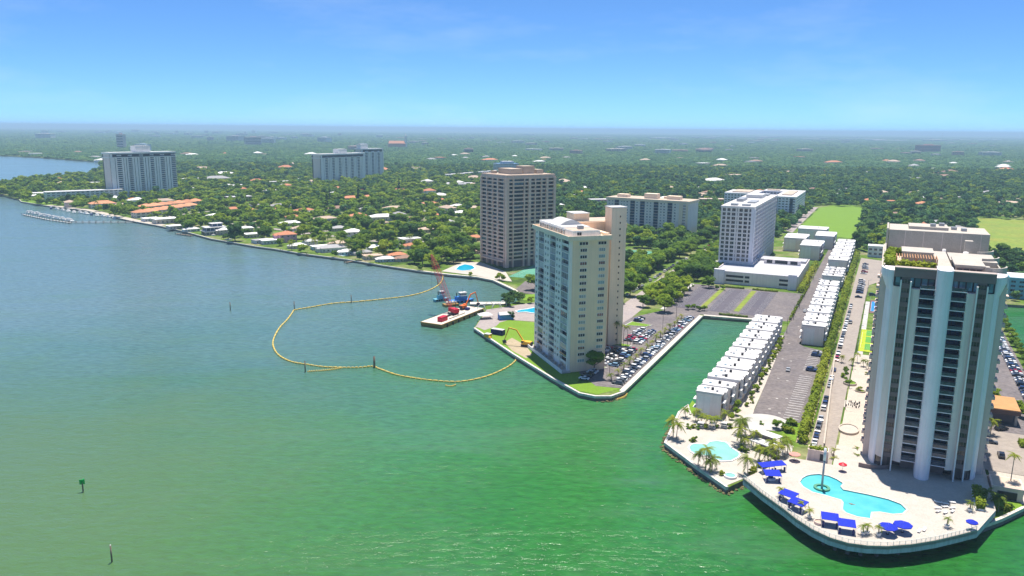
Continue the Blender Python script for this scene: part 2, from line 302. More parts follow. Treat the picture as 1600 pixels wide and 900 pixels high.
# ------------------------------------------------------------------ mesh helpers
class MB:
    def __init__(s): s.v = []; s.f = []; s.m = []
    def quadbox(s, b, t, m=0):               # bottom ring, top ring (same count)
        k = len(s.v); nn = len(b); s.v += [tuple(p) for p in b] + [tuple(p) for p in t]
        for i in range(nn):
            j = (i + 1) % nn; s.f.append((k + i, k + j, k + nn + j, k + nn + i)); s.m.append(m)
        s.f.append(tuple(range(k + nn - 1, k - 1, -1))); s.m.append(m)
        s.f.append(tuple(range(k + nn, k + 2 * nn))); s.m.append(m)
        return s
    def box(s, x0, x1, y0, y1, z0, z1, m=0):
        r = ((x0, y0), (x1, y0), (x1, y1), (x0, y1))
        return s.quadbox([(a, b, z0) for a, b in r], [(a, b, z1) for a, b in r], m)
    def rbox(s, c, d, L, w, z0, z1, m=0):    # box centred at c, long axis along unit d (2d)
        px, py = -d[1], d[0]; r = []
        for a, b in ((-1, -1), (1, -1), (1, 1), (-1, 1)):
            r.append((c[0] + d[0] * a * L / 2 + px * b * w / 2, c[1] + d[1] * a * L / 2 + py * b * w / 2))
        return s.quadbox([(a, b, z0) for a, b in r], [(a, b, z1) for a, b in r], m)
    def prism(s, poly, z0, z1, m=0, mtop=None):
        poly = [(p[0], p[1]) for p in poly]
        ar = sum(poly[i][0] * poly[(i + 1) % len(poly)][1] - poly[(i + 1) % len(poly)][0] * poly[i][1] for i in range(len(poly)))
        if ar < 0: poly = poly[::-1]
        k = len(s.v); nn = len(poly)
        s.v += [(a, b, z0) for a, b in poly] + [(a, b, z1) for a, b in poly]
        for i in range(nn):
            j = (i + 1) % nn; s.f.append((k + i, k + j, k + nn + j, k + nn + i)); s.m.append(m)
        for tri in tessellate_polygon([[Vector((a, b, 0)) for a, b in poly]]):
            a, b, c = tri
            p, q, r = poly[a], poly[b], poly[c]
            if (q[0] - p[0]) * (r[1] - p[1]) - (q[1] - p[1]) * (r[0] - p[0]) < 0: b, c = c, b
            s.f.append((k + nn + a, k + nn + b, k + nn + c)); s.m.append(m if mtop is None else mtop)
            s.f.append((k + a, k + c, k + b)); s.m.append(m)
        return s
    def cyl(s, x, y, z0, z1, r, n=10, r2=None, m=0):
        r2 = r if r2 is None else r2
        b = [(x + r * math.cos(2 * math.pi * i / n), y + r * math.sin(2 * math.pi * i / n), z0) for i in range(n)]
        t = [(x + r2 * math.cos(2 * math.pi * i / n), y + r2 * math.sin(2 * math.pi * i / n), z1) for i in range(n)]
        return s.quadbox(b, t, m)
    def bar(s, p, q, r, n=5, r2=None, m=0):
        p, q = Vector(p), Vector(q); d = (q - p); 
        if d.length < 1e-6: return s
        d.normalize(); a = d.orthogonal().normalized(); c = d.cross(a); r2 = r if r2 is None else r2
        b = [p + (a * math.cos(2 * math.pi * i / n) + c * math.sin(2 * math.pi * i / n)) * r for i in range(n)]
        t = [q + (a * math.cos(2 * math.pi * i / n) + c * math.sin(2 * math.pi * i / n)) * r2 for i in range(n)]
        return s.quadbox(b, t, m)
    def tube(s, pts, r, n=6, m=0):
        for a, b in zip(pts[:-1], pts[1:]): s.bar(a, b, r, n, m=m)
        return s
    def face(s, pts, m=0):
        k = len(s.v); s.v += [tuple(p) for p in pts]; s.f.append(tuple(range(k, k + len(pts)))); s.m.append(m); return s
    def strip(s, pa, pb, m=0):
        k = len(s.v); nn = len(pa); s.v += [tuple(p) for p in pa] + [tuple(p) for p in pb]
        for i in range(nn - 1): s.f.append((k + i, k + i + 1, k + nn + i + 1, k + nn + i)); s.m.append(m)
        return s
    def mesh(s, name, mats):
        me = bpy.data.meshes.new(name); me.from_pydata(s.v, [], s.f)
        for x in (mats if isinstance(mats, (list, tuple)) else [mats]): me.materials.append(M[x])
        if any(s.m): me.polygons.foreach_set('material_index', s.m)
        me.update(); return me
    def build(s, name, mats, parent=None, loc=(0, 0, 0), rotz=0.0):
        return put(name, s.mesh(name, mats), parent, loc, rotz)
def put(name, me, parent=None, loc=(0, 0, 0), rotz=0.0, scale=None, color=None):
    o = bpy.data.objects.new(name, me); COL.objects.link(o); o.location = loc
    if rotz: o.rotation_euler = (0, 0, rotz)
    if scale is not None: o.scale = scale if isinstance(scale, (tuple, list)) else (scale,) * 3
    if parent is not None: o.parent = parent
    if color is not None: o.color = (*color, 1)
    return o
def tag(o, label, cat, group=None):
    o['label'] = label; o['category'] = cat
    if group: o['group'] = group
    return o
def thing(name, label, cat, loc=(0, 0, 0), rotz=0.0, group=None):
    o = put(name, None, None, loc, rotz); return tag(o, label, cat, group)
def struct(o): o['kind'] = 'structure'; return o
def stuff(o): o['kind'] = 'stuff'; return o
def smooth(o):
    o.data.polygons.foreach_set('use_smooth', [True] * len(o.data.polygons)); return o

_unit = {}
def unit(matname):                       # unit box, base at z=0, centred in x and y
    if matname not in _unit: _unit[matname] = MB().box(-.5, .5, -.5, .5, 0, 1).mesh('block_' + matname, matname)
    return _unit[matname]
def blk(name, matname, parent, x0, x1, y0, y1, z0, z1, color=None):
    return put(name, unit(matname), parent, ((x0 + x1) / 2, (y0 + y1) / 2, z0), 0, (x1 - x0, y1 - y0, z1 - z0), color)
_win = {}
def window_mesh(frame, glass, panes):
    k = (frame, glass, panes)
    if k not in _win:
        mb = MB(); t = 0.06
        mb.box(-.5, .5, -.25, .5, 0, t, 0); mb.box(-.5, .5, -.25, .5, 1 - t, 1, 0)
        mb.box(-.5, -.5 + t * .6, -.25, .5, t, 1 - t, 0); mb.box(.5 - t * .6, .5, -.25, .5, t, 1 - t, 0)
        for i in range(1, panes):
            x = -.5 + i / panes; mb.box(x - t * .3, x + t * .3, -.2, .5, t, 1 - t, 0)
        mb.box(-.5 + t * .6, .5 - t * .6, 0.05, .5, t, 1 - t, 1)
        _win[k] = mb.mesh('window', [frame, glass])
    return _win[k]
class Facade:                            # a wall line: origin (2d), angle of its run, outward normal to the right of the run
    def __init__(s, parent, o, ang): s.p = parent; s.o = o; s.a = ang; s.d = (math.cos(ang), math.sin(ang)); s.n = (math.sin(ang), -math.cos(ang))
    def pt(s, t, out): return (s.o[0] + s.d[0] * t + s.n[0] * out, s.o[1] + s.d[1] * t + s.n[1] * out)
    def win(s, t, z, w, h, frame='white_paint', glass='glass', panes=2, depth=0.3, out=0.02, name='window', color=None):
        x, y = s.pt(t, out); return put(name, window_mesh(frame, glass, panes), s.p, (x, y, z), s.a, (w, depth, h), color)
    def block(s, name, m, t0, t1, z0, z1, o0, o1, color=None):
        x, y = s.pt((t0 + t1) / 2, (o0 + o1) / 2); return put(name, unit(m), s.p, (x, y, z0), s.a, (t1 - t0, abs(o1 - o0), z1 - z0), color)

# ------------------------------------------------------------------ the setting: water, land, haze air
LZ = 1.8
put_w = MB(); put_w.face([(-40000, -3000, 0), (40000, -3000, 0), (40000, 45000, 0), (-40000, 45000, 0)])
struct(put_w.build('water', 'bay_water'))

def P(px, py, z=LZ):
    q = at(px, py, z); return (q.x, q.y)
def Dp(x, y): q = D(x, y); return (q.x, q.y)
west_coast = [P(-40, 300), P(0, 304), P(30, 312), P(33, 315), P(70, 321), P(135, 329), P(205, 345), P(250, 353), P(290, 362), P(330, 373), P(400, 385), P(430, 389), P(470, 396), P(540, 405), P(600, 415), P(660, 424), P(700, 429), P(745, 433), P(770, 438), P(800, 452), P(812, 460)]
cove = [P(812, 468), P(800, 474), P(757, 478), P(755, 484), P(757, 487)]
pen1 = [P(740, 513), P(800, 553), P(860, 590), P(885, 604), P(905, 615), P(930, 620), P(955, 620), P(972, 614), Dp(0, 0), Dp(0, 151.5), Dp(31, 155.5)]
pen2 = [Dp(31, -14), P(1075, 633), P(1060, 645), P(1038, 693), P(1090, 732), P(1135, 763), P(1162, 750)]
east = [Dp(74, -55), Dp(84, -58), Dp(100, -56), Dp(118, -58), P(1528, 826), P(1565, 812), P(1600, 795), Dp(158, -26), Dp(158, 272), Dp(260, 290)]
land_poly = west_coast + cove + pen1 + pen2 + east + [(2500, 100), (30000, 3000), (30000, 40000), (-30000, 40000), (-30000, 9000), P(-60, 241), P(0, 243), P(60, 246), P(155, 253), P(160, 262), P(150, 273), P(90, 279), P(20, 287), P(-40, 292)]
mb = MB(); mb.prism(land_poly, -1.2, LZ)
mb.m = [1] * len(land_poly) + [0] * (len(mb.f) - len(land_poly))
land = struct(mb.build('ground', ['ground_cover', 'seawall']))

def offset_line(pts, d):
    out = []
    for i, p in enumerate(pts):
        a = Vector(pts[max(i - 1, 0)]); b = Vector(pts[min(i + 1, len(pts) - 1)]); t = (b - a)
        t.normalize(); out.append((p[0] - t.y * d, p[1] + t.x * d))
    return out
def coping(name, pts, w, h, m, label, d0=-0.15, z0=LZ):      # a capped seawall running along the shore
    a = offset_line(pts, d0); b = offset_line(pts, w)
    mb = MB()
    za, zb = z0 - 0.6, z0 + h
    n = len(pts); k = 0
    for i in range(n - 1):
        mb.quadbox([(*a[i], za), (*a[i + 1], za), (*b[i + 1], za), (*b[i], za)], [(*a[i], zb), (*a[i + 1], zb), (*b[i + 1], zb), (*b[i], zb)])
    return tag(mb.build(name, m), label, 'seawall')
coping('seawall', pen1[:9], 0.9, 0.35, 'white_seawall', 'pale concrete seawall cap curving round the lawn of the cream tower')
coping('seawall', [Dp(0, 0.3), Dp(0, 151.0)], 2.2, 0.3, 'coping', 'long straight seawall walkway beside the parked cars on the canal')
coping('seawall', [Dp(0.2, 151.7), Dp(31, 155.5)], 2.4, 0.3, 'coping', 'short seawall walkway closing the head of the canal')
coping('seawall', pen2[:6], 0.7, 0.5, 'white_seawall', 'white seawall around the small pool terrace of the townhouses')
coping('seawall', west_coast[15:], 2.0, 0.25, 'coping', 'wide tan seawall walkway below the brown tower')
coping('seawall', west_coast[2:16], 0.8, 0.2, 'coping', 'low weathered seawall along the gardens of the shore houses')
coping('seawall', [P(1529, 825), P(1565, 812), P(1600, 795), Dp(158, -26)], 0.8, 0.4, 'coping', 'dark seawall beside the small lawn and palms east of the pool deck')
coping('seawall', [Dp(158, -25.8), Dp(158, 272)], 1.0, 0.4, 'coping', 'seawall of the eastern canal beside the tree lined car park')

_lay = [0]
def sheet(name, pts, m, z, parent=None, thick=None):
    _lay[0] += 1; z = z + 0.003 * _lay[0]
    mb = MB(); mb.prism(pts, z - (thick or 0.2), z); return struct(mb.build(name, m))
def Drect(x0, x1, y0, y1): return [Dp(x0, y0), Dp(x1, y0), Dp(x1, y1), Dp(x0, y1)]
z1, z2, z3, z4 = LZ + 0.05, LZ + 0.08, LZ + 0.11, LZ + 0.14
# peninsula of the cream tower
sheet('lawn', [P(744, 513), P(800, 550), P(860, 587), P(905, 611), P(935, 616), P(968, 608), P(985, 594), P(900, 600), P(920, 575), P(950, 545), P(850, 505), P(790, 500), P(770, 508)], 'lawn', z1)
sheet('path', [P(742, 512), P(757, 490), P(760, 484), P(800, 478), P(830, 473), P(850, 473), P(850, 503), P(795, 500), P(770, 507)], 'paving', z1)
sheet('dirt_patch', [P(788, 535), P(800, 528), P(822, 540), P(832, 555), P(822, 560), P(800, 548)], 'dirt', z2)
sheet('dirt_patch', [P(745, 511), P(760, 500), P(785, 500), P(775, 510), P(757, 516)], 'paving', z2)
lot1 = [Dp(-2.2, 4), Dp(-2.2, 156), Dp(-24, 156), Dp(-36, 128), Dp(-38, 82), Dp(-27, 58), Dp(-25, 30), Dp(-26, 16), Dp(-13, 2)]
parking1 = sheet('parking_lot', lot1, 'asphalt', z2)
parking2 = sheet('parking_lot', [Dp(-24, 156.2), Dp(-2, 154.2), Dp(46, 160), Dp(46, 246), Dp(-26, 246)], 'asphalt', z2)
for x0, x1 in ((-21, -8), (-1, 12), (18, 30)):
    sheet('parking_lot', Drect(x0, x1, 166, 240), 'asphalt_dark', z3)
for x0 in (-6.6, 13.8):
    sheet('path', Drect(x0, x0 + 3.2, 172, 240), 'lawn_dry', z4)
sheet('lawn', [Dp(64.5, -20), Dp(69.6, -24), Dp(69.6, -4.2), Dp(66, -4.2)], 'lawn', z3)
avenue = sheet('road', [Dp(-44, 52), Dp(-33, 60), Dp(-36, 130), Dp(-40, 250), Dp(-43, 520), Dp(-50, 900), Dp(-60, 900), Dp(-56, 520), Dp(-54, 250), Dp(-50, 130), Dp(-47, 100)], 'paving', z1)
sheet('path', [Dp(-24.3, 157), Dp(-26.3, 246), Dp(-29, 246), Dp(-27, 157)], 'concrete', z2)
sheet('lawn', [Dp(-62, 60), Dp(-51, 75), Dp(-54, 140), Dp(-66, 140)], 'lawn', z2)
sheet('path', [Dp(-49, 92), Dp(-40, 92), Dp(-41, 126), Dp(-47, 126)], 'lawn', z2)
# townhouse peninsula
sheet('terrace', [P(1041, 693), P(1090, 729), P(1135, 759), P(1162, 748), Dp(69.5, -60), Dp(69.5, -28), Dp(58, -18), Dp(52.5, -8), Dp(51.6, 4), Dp(51.0, 40), Dp(49.8, 100), Dp(48.2, 126), Dp(45, 126), Dp(31.6, 126), Dp(31.6, -13), P(1076, 634), P(1062, 646)], 'white_deck', z1)
sheet('lawn', [P(1082, 626), P(1094, 640), P(1086, 648), P(1070, 643)], 'lawn', z2)
streetA = sheet('road', [Dp(52.0, -4), Dp(69.6, -4), Dp(69.6, 104), Dp(60, 108), Dp(57.4, 112), Dp(57, 160), Dp(56.4, 300), Dp(56, 520), Dp(46.5, 520), Dp(47, 300), Dp(47.7, 130), Dp(49.5, 100), Dp(51, 40)], 'asphalt', z2)
mb = MB(); mb.cyl(*Dp(57.5, -9)[:2], z2 - .02, z3 + .12, 8.5, 36); struct(mb.build('road', 'concrete'))
roadB = sheet('road', [Dp(74.4, -40), Dp(82.4, -40), Dp(83, 60), Dp(84, 240), Dp(85, 300), Dp(96, 330), Dp(96, 420), Dp(75.4, 430), Dp(75, 240)], 'road_tan', z2)
# tower plaza
sheet('plaza', [Dp(83.2, -50), Dp(91.3, -44), Dp(91.3, 106), Dp(83.8, 106)], 'cream_plaza', z1)
sheet('path', Drect(84.6, 87.0, 106.2, 240), 'concrete', z1)
sheet('parking_lot', Drect(128, 154.5, -20, 268), 'asphalt', z1)
sheet('path', [Dp(128, -44), Dp(152, -40), Dp(156, -20.2), Dp(128, -20.2)], 'cream_plaza', z1)
sheet('plaza', Drect(126.2, 146, -20, 20), 'road_tan', z2)
sheet('lawn', [P(1531, 822), P(1520, 775), P(1545, 770), P(1590, 778), P(1598, 793), P(1566, 810)], 'lawn', z2)
sheet('lawn', [Dp(5, 600), Dp(62, 560), Dp(66, 900), Dp(40, 985), Dp(6, 900)], 'lawn', z1)
sheet('field', [Dp(170, 540), Dp(260, 480), Dp(300, 860), Dp(195, 860)], 'lawn_dry', z1)
sheet('road', [Dp(-6, 600), Dp(3, 580), Dp(3, 900), Dp(-8, 900)], 'paving', z1)
sheet('promenade', west_coast[4:8] + offset_line(west_coast[4:8], 9.0)[::-1], 'cream_plaza', z2)
sheet('lawn', west_coast[2:5] + offset_line(west_coast[2:5], 26.0)[::-1], 'lawn', z1)
# streets of the suburb behind the shore
for a, b, w in (((-420, 940), (-60, 690), 7), ((-60, 690), (20, 640), 7), ((-300, 1150), (60, 900), 7), ((-230, 760), (-90, 960), 6), ((-120, 690), (30, 900), 6), ((-420, 930), (-250, 1250), 6)):
    d = Vector((b[0] - a[0], b[1] - a[1])); L = d.length; d.normalize(); n_ = Vector((-d.y, d.x)) * w / 2
    sheet('road', [(a[0] + n_.x, a[1] + n_.y), (b[0] + n_.x, b[1] + n_.y), (b[0] - n_.x, b[1] - n_.y), (a[0] - n_.x, a[1] - n_.y)], 'paving', z1)

# ------------------------------------------------------------------ building: the cream condominium tower on the headland
def cream_tower():
    o = at(890, 582, LZ); t = thing('condo_tower', 'cream condominium tower with blue grey balcony side on the lawn headland', 'tower', (o.x, o.y, LZ), R_(18.5))
    NF, FH, Z0 = 19, 2.93, 3.6
    top = Z0 + NF * FH                       # 59.3
    SX, SY = 17.0, 43.0
    MB().box(0, SX, 0, SY, 0, top).build('wall', ['cream'], t)
    # bay-facing side carries a skin of pale panels
    f = Facade(t, (0, SY), R_(-90))          # runs from the far end to the corner, normal -x
    bays = ((1.2, 3.2, 'w'), (4.6, 11.6, 'b'), (13.0, 15.0, 'w'), (16.2, 18.2, 'w'), (19.6, 26.4, 'b'), (27.6, 29.4, 'w'), (30.6, 32.4, 'w'), (33.8, 41.6, 'b'))
    edges = [0.0]
    for a, b, k in bays:
        if k == 'b': edges += [a, b]
    edges.append(SY)
    for i in range(0, len(edges) - 1, 2):
        f.block('wall_panel', 'light_wall', edges[i] + 0.01, edges[i + 1] - 0.01, 0, top, 0.0, 1.25)
    tints = ((0.07, 0.08, 0.09), (0.035, 0.035, 0.04), (0.15, 0.19, 0.22), (0.24, 0.23, 0.22), (0.40, 0.38, 0.36), (0.02, 0.02, 0.03))
    for k in range(NF):
        z = Z0 + k * FH
        for a, b, kind in bays:
            if kind == 'w':
                f.win((a + b) / 2, z + 0.9, b - a, 1.35, 'white_paint', 'glass_tint', 2, 0.25, 1.33, color=random.choice(tints))
            else:
                f.block('balcony_slab', 'light_wall', a, b, z - 0.12, z + 0.12, 0.003, 1.45)
                if random.random() < 0.42:
                    f.win((a + b) / 2, z + 0.14, b - a - 0.1, FH - 0.3, 'grey_metal', 'glass_tint', 4, 0.25, 1.15, 'balcony_enclosure', color=random.choice(((0.13, 0.19, 0.24), (0.20, 0.20, 0.20), (0.33, 0.32, 0.31), (0.48, 0.46, 0.44), (0.06, 0.06, 0.065))))
                else:
                    f.win((a + b) / 2, z + 0.14, b - a - 0.6, 2.2, 'dark_metal', 'glass_tint', 3, 0.2, 0.12, 'balcony_door', color=random.choice(tints))
                    f.block('railing', random.choice(('light_wall', 'grey_metal', 'rail_glass')), a + 0.02, b - 0.02, z + 0.2, z + 1.1, 1.32, 1.40)
    # the narrow cream side
    g = Facade(t, (0, 0), 0.0)
    for k in range(NF):
        z = Z0 + k * FH
        for s, w in ((5.2, 3.3), (14.0, 3.1)):
            if k == NF - 1: w += 1.0
            g.win(s, z + 0.75, w, 1.45, 'white_paint', 'glass_tint', 3, 0.3, 0.1, color=random.choice(((0.02, 0.025, 0.035), (0.015, 0.02, 0.03), (0.26, 0.30, 0.30), (0.18, 0.27, 0.27), (0.16, 0.06, 0.045), (0.03, 0.035, 0.05))))
    # recessed slot and rear wing with lift shaft
    MB().box(17.002, 45, 42.5, 60, 0, top + 2.4).build('rear_wing', 'cream', t)
    MB().box(17.002, 30, 26, 42.49, 0, top - 1.0).build('link_wing', 'cream', t)
    MB().box(35, 43, 35.0, 42.49, 0, 69.0).build('lift_shaft', 'cream_shaft', t)
    h = Facade(t, (35, 35.0), 0.0)
    for k in range(21): h.win(4.6, 2.4 + k * 3.1, 0.7, 1.0, 'cream_shaft', 'glass', 1, 0.25, 0.1, 'slot_window')
    MB().box(34.7, 43.3, 34.7, 42.8, 69.0, 69.5).build('shaft_cap', 'white_roof', t)
    MB().box(45.0, 47.5, 43, 59, 58, 60.5).build('side_cornice', 'cream', t)
    r = Facade(t, (17.002, 26.0), 0.0)
    for k in range(NF):
        for s in (3.0, 6.8, 10.6): r.win(s, Z0 + k * FH + 0.8, 1.6, 1.4, 'white_paint', 'glass', 2, 0.25, 0.1)
    r2 = Facade(t, (45, 42.5), R_(90))
    for k in range(NF):
        for s in (3, 9, 14): r2.win(s, Z0 + k * FH + 0.8, 2.0, 1.4, 'white_paint', 'glass', 2, 0.25, 0.1)
    # crown: cornice slab, penthouse, curved white roof
    mb = MB(); mb.box(-2.6, SX + 1.2, -1.4, SY + 1.6, top, top + 0.9); mb.build('cornice', 'cream_shaft', t)
    mb = MB()
    for a in ((-2.55, -2.2, -1.35, SY + 1.5), (SX + 0.8, SX + 1.15, -1.35, SY + 1.5), (-2.2, SX + 0.8, -1.35, -1.0), (-2.2, SX + 0.8, SY + 1.15, SY + 1.5)):
        mb.box(*a, top + 0.9, top + 2.0)
    mb.build('parapet', 'cream_shaft', t)
    pw = MB().box(0.2, SX - 4, 0.6, SY - 1, top + 0.9, top + 4.0).build('penthouse', 'white_paint', t)
    pf = Facade(t, (0.2, SY - 1), R_(-90))
    for i in range(11): pf.win(2.4 + i * 2.9, top + 1.3, 2.6, 2.2, 'light_wall', 'glass_teal', 2, 0.25, 0.1, 'penthouse_window')
    pg = Facade(t, (0.2, 0.6), 0)
    pg.win(3.0, top + 2.0, 2.2, 1.5, 'white_paint', 'glass', 2, 0.25, 0.1, 'penthouse_window')
    mb = MB().box(0.4, SX - 3.6, 12, SY - 0.6, top + 4.0, top + 4.3); mb.build('roof', 'white_roof', t)
    # shallow barrel roof over the middle
    pts = []; n = 12
    lo = [(2.0 + 11 * i / n, 20.0, top + 4.3 + 2.2 * math.sin(math.pi * i / n)) for i in range(n + 1)]
    hi = [(p[0], 34.0, p[2]) for p in lo]
    mb = MB(); mb.strip(lo, hi); mb.face(lo[::-1]); mb.face(hi); mb.build('vault_roof', 'white_roof', t)
    MB().box(0.6, SX - 4.4, 1.0, 11.8, top + 4.003, top + 4.15).build('roof_terrace', 'tan_roof', t)
    for (x, y, w, d, hh) in ((14.5, 8, 2.2, 5, 1.6), (14.4, 18, 2, 3, 1.9), (14.6, 27, 2, 4, 1.4), (6, 6, 2.4, 2.0, 1.5)):
        zb = top + 0.9 if x > 13 else top + 4.15
        MB().box(x - w / 2, x + w / 2, y - d / 2, y + d / 2, zb, zb + hh).build('roof_unit', 'grey_metal', t)
    MB().box(18, 44, 43.5, 59, top + 2.4, top + 2.7).build('rear_roof', 'tan_roof', t)
    MB().box(20, 28, 46, 56, top + 2.7, top + 6.2).build('machine_room', 'cream_shaft', t)
    MB().box(19.7, 28.3, 45.7, 56.3, top + 6.2, top + 6.5).build('machine_roof', 'white_roof', t)
    # base: terrace plinth and entrance walls
    mb = MB(); mb.box(-4.2, 0, -1.0, SY + 2, 0.16, 0.9); mb.build('terrace', 'concrete', t)
    mb = MB(); mb.box(-4.5, -4.2, -1.2, SY + 2.2, 0.16, 1.8); mb.build('terrace_wall', 'white_paint', t)
    for k in range(10):
        y = 3 + k * 4
        MB().box(-2.6, -1.8, y, y + 1.1, 0.9, 1.8).build('planter', 'tan_roof', t)
cream_tower()

# ------------------------------------------------------------------ building: brown tower with tan slab bands
def brown_tower():
    o = at(791, 419, LZ); t = thing('apartment_tower', 'brown concrete apartment tower with deep balcony bands beside the cove', 'tower', (o.x, o.y, LZ), R_(33.97))
    SX, SY, NF, FH, Z0 = 47.0, 38.4, 21, 3.02, 5.5
    top = Z0 + NF * FH
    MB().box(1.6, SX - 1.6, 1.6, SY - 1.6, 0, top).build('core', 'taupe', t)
    MB().box(0.6, SX - 0.6, 0.6, SY - 0.6, top, top + 2.6).build('parapet', 'tan_concrete', t)
    MB().box(2, SX - 2, 2, SY - 2, top + 2.6, top + 2.75).build('roof', 'tan_roof', t)
    for (x0, x1, y0, y1, h) in ((9, 20, 8, 26, 4.2), (22, 33, 10, 20, 6.0), (34, 40, 8, 22, 3.2), (5, 8, 26, 31, 2.0)):
        MB().box(x0, x1, y0, y1, top + 2.75, top + 2.75 + h).build('roof_block', 'tan_roof', t)
    fl = Facade(t, (0, SY), R_(-90)); fr = Facade(t, (0, 0), 0.0)
    fb = Facade(t, (SX, 0), R_(90)); fk = Facade(t, (SX, SY), R_(180))
    for k in range(NF + 1):
        z = Z0 + k * FH
        mb = MB(); h0, h1 = (-0.15, 1.0) if k < NF else (-0.6, 0.6)
        mb.box(0.25, SX - 0.25, 0.25, 1.58, z + h0, z + h1); mb.box(0.25, SX - 0.25, SY - 1.58, SY - 0.25, z + h0, z + h1)
        mb.box(0.25, 1.58, 1.58, SY - 1.58, z + h0, z + h1); mb.box(SX - 1.58, SX - 0.25, 1.58, SY - 1.58, z + h0, z + h1)
        mb.build('balcony_band', 'tan_concrete', t)
    tints = ((0.02, 0.02, 0.028), (0.03, 0.03, 0.04), (0.05, 0.05, 0.07), (0.09, 0.13, 0.17), (0.03, 0.02, 0.02))
    lb = [(0.6, 1.9), (9.4, 1.2), (17.6, 1.2), (25.2, 1.6), (34.6, 1.2), (37.2, 2.2)]
    rb = [(1.2, 2.2), (6.4, 1.0), (16.6, 1.2), (21.6, 2.4), (27.0, 1.1), (33.0, 1.1), (38.5, 2.0), (45.8, 2.2)]
    for f, piers in ((fl, lb), (fr, rb)):
        for c, w in piers: f.block('pier', 'tan_concrete', c - w / 2, c + w / 2, 0, top, -1.59, 0.05)
        for (a, wa), (b, wb) in zip(piers[:-1], piers[1:]):
            s0, s1 = a + wa / 2, b + wb / 2 - wb
            if s1 - s0 < 1.5: continue
            for k in range(NF):
                z = Z0 + k * FH
                f.win((s0 + s1) / 2, z + 1.0, s1 - s0 - 0.02, FH - 1.15, 'dark_metal', 'glass_tint', 3, 0.25, -1.45 if random.random() > 0.1 else -0.3, 'balcony_glazing', color=random.choice(tints))
    for f, L in ((fb, SY), (fk, SX)):
        for i in range(6): f.block('pier', 'tan_concrete', (L - 2) * i / 5, (L - 2) * i / 5 + 2, 0, top, -1.59, 0.05)
    MB().box(-1.5, 0.2, 3, SY - 3, 4.2, 5.2).build('canopy', 'tan_concrete', t)
brown_tower()

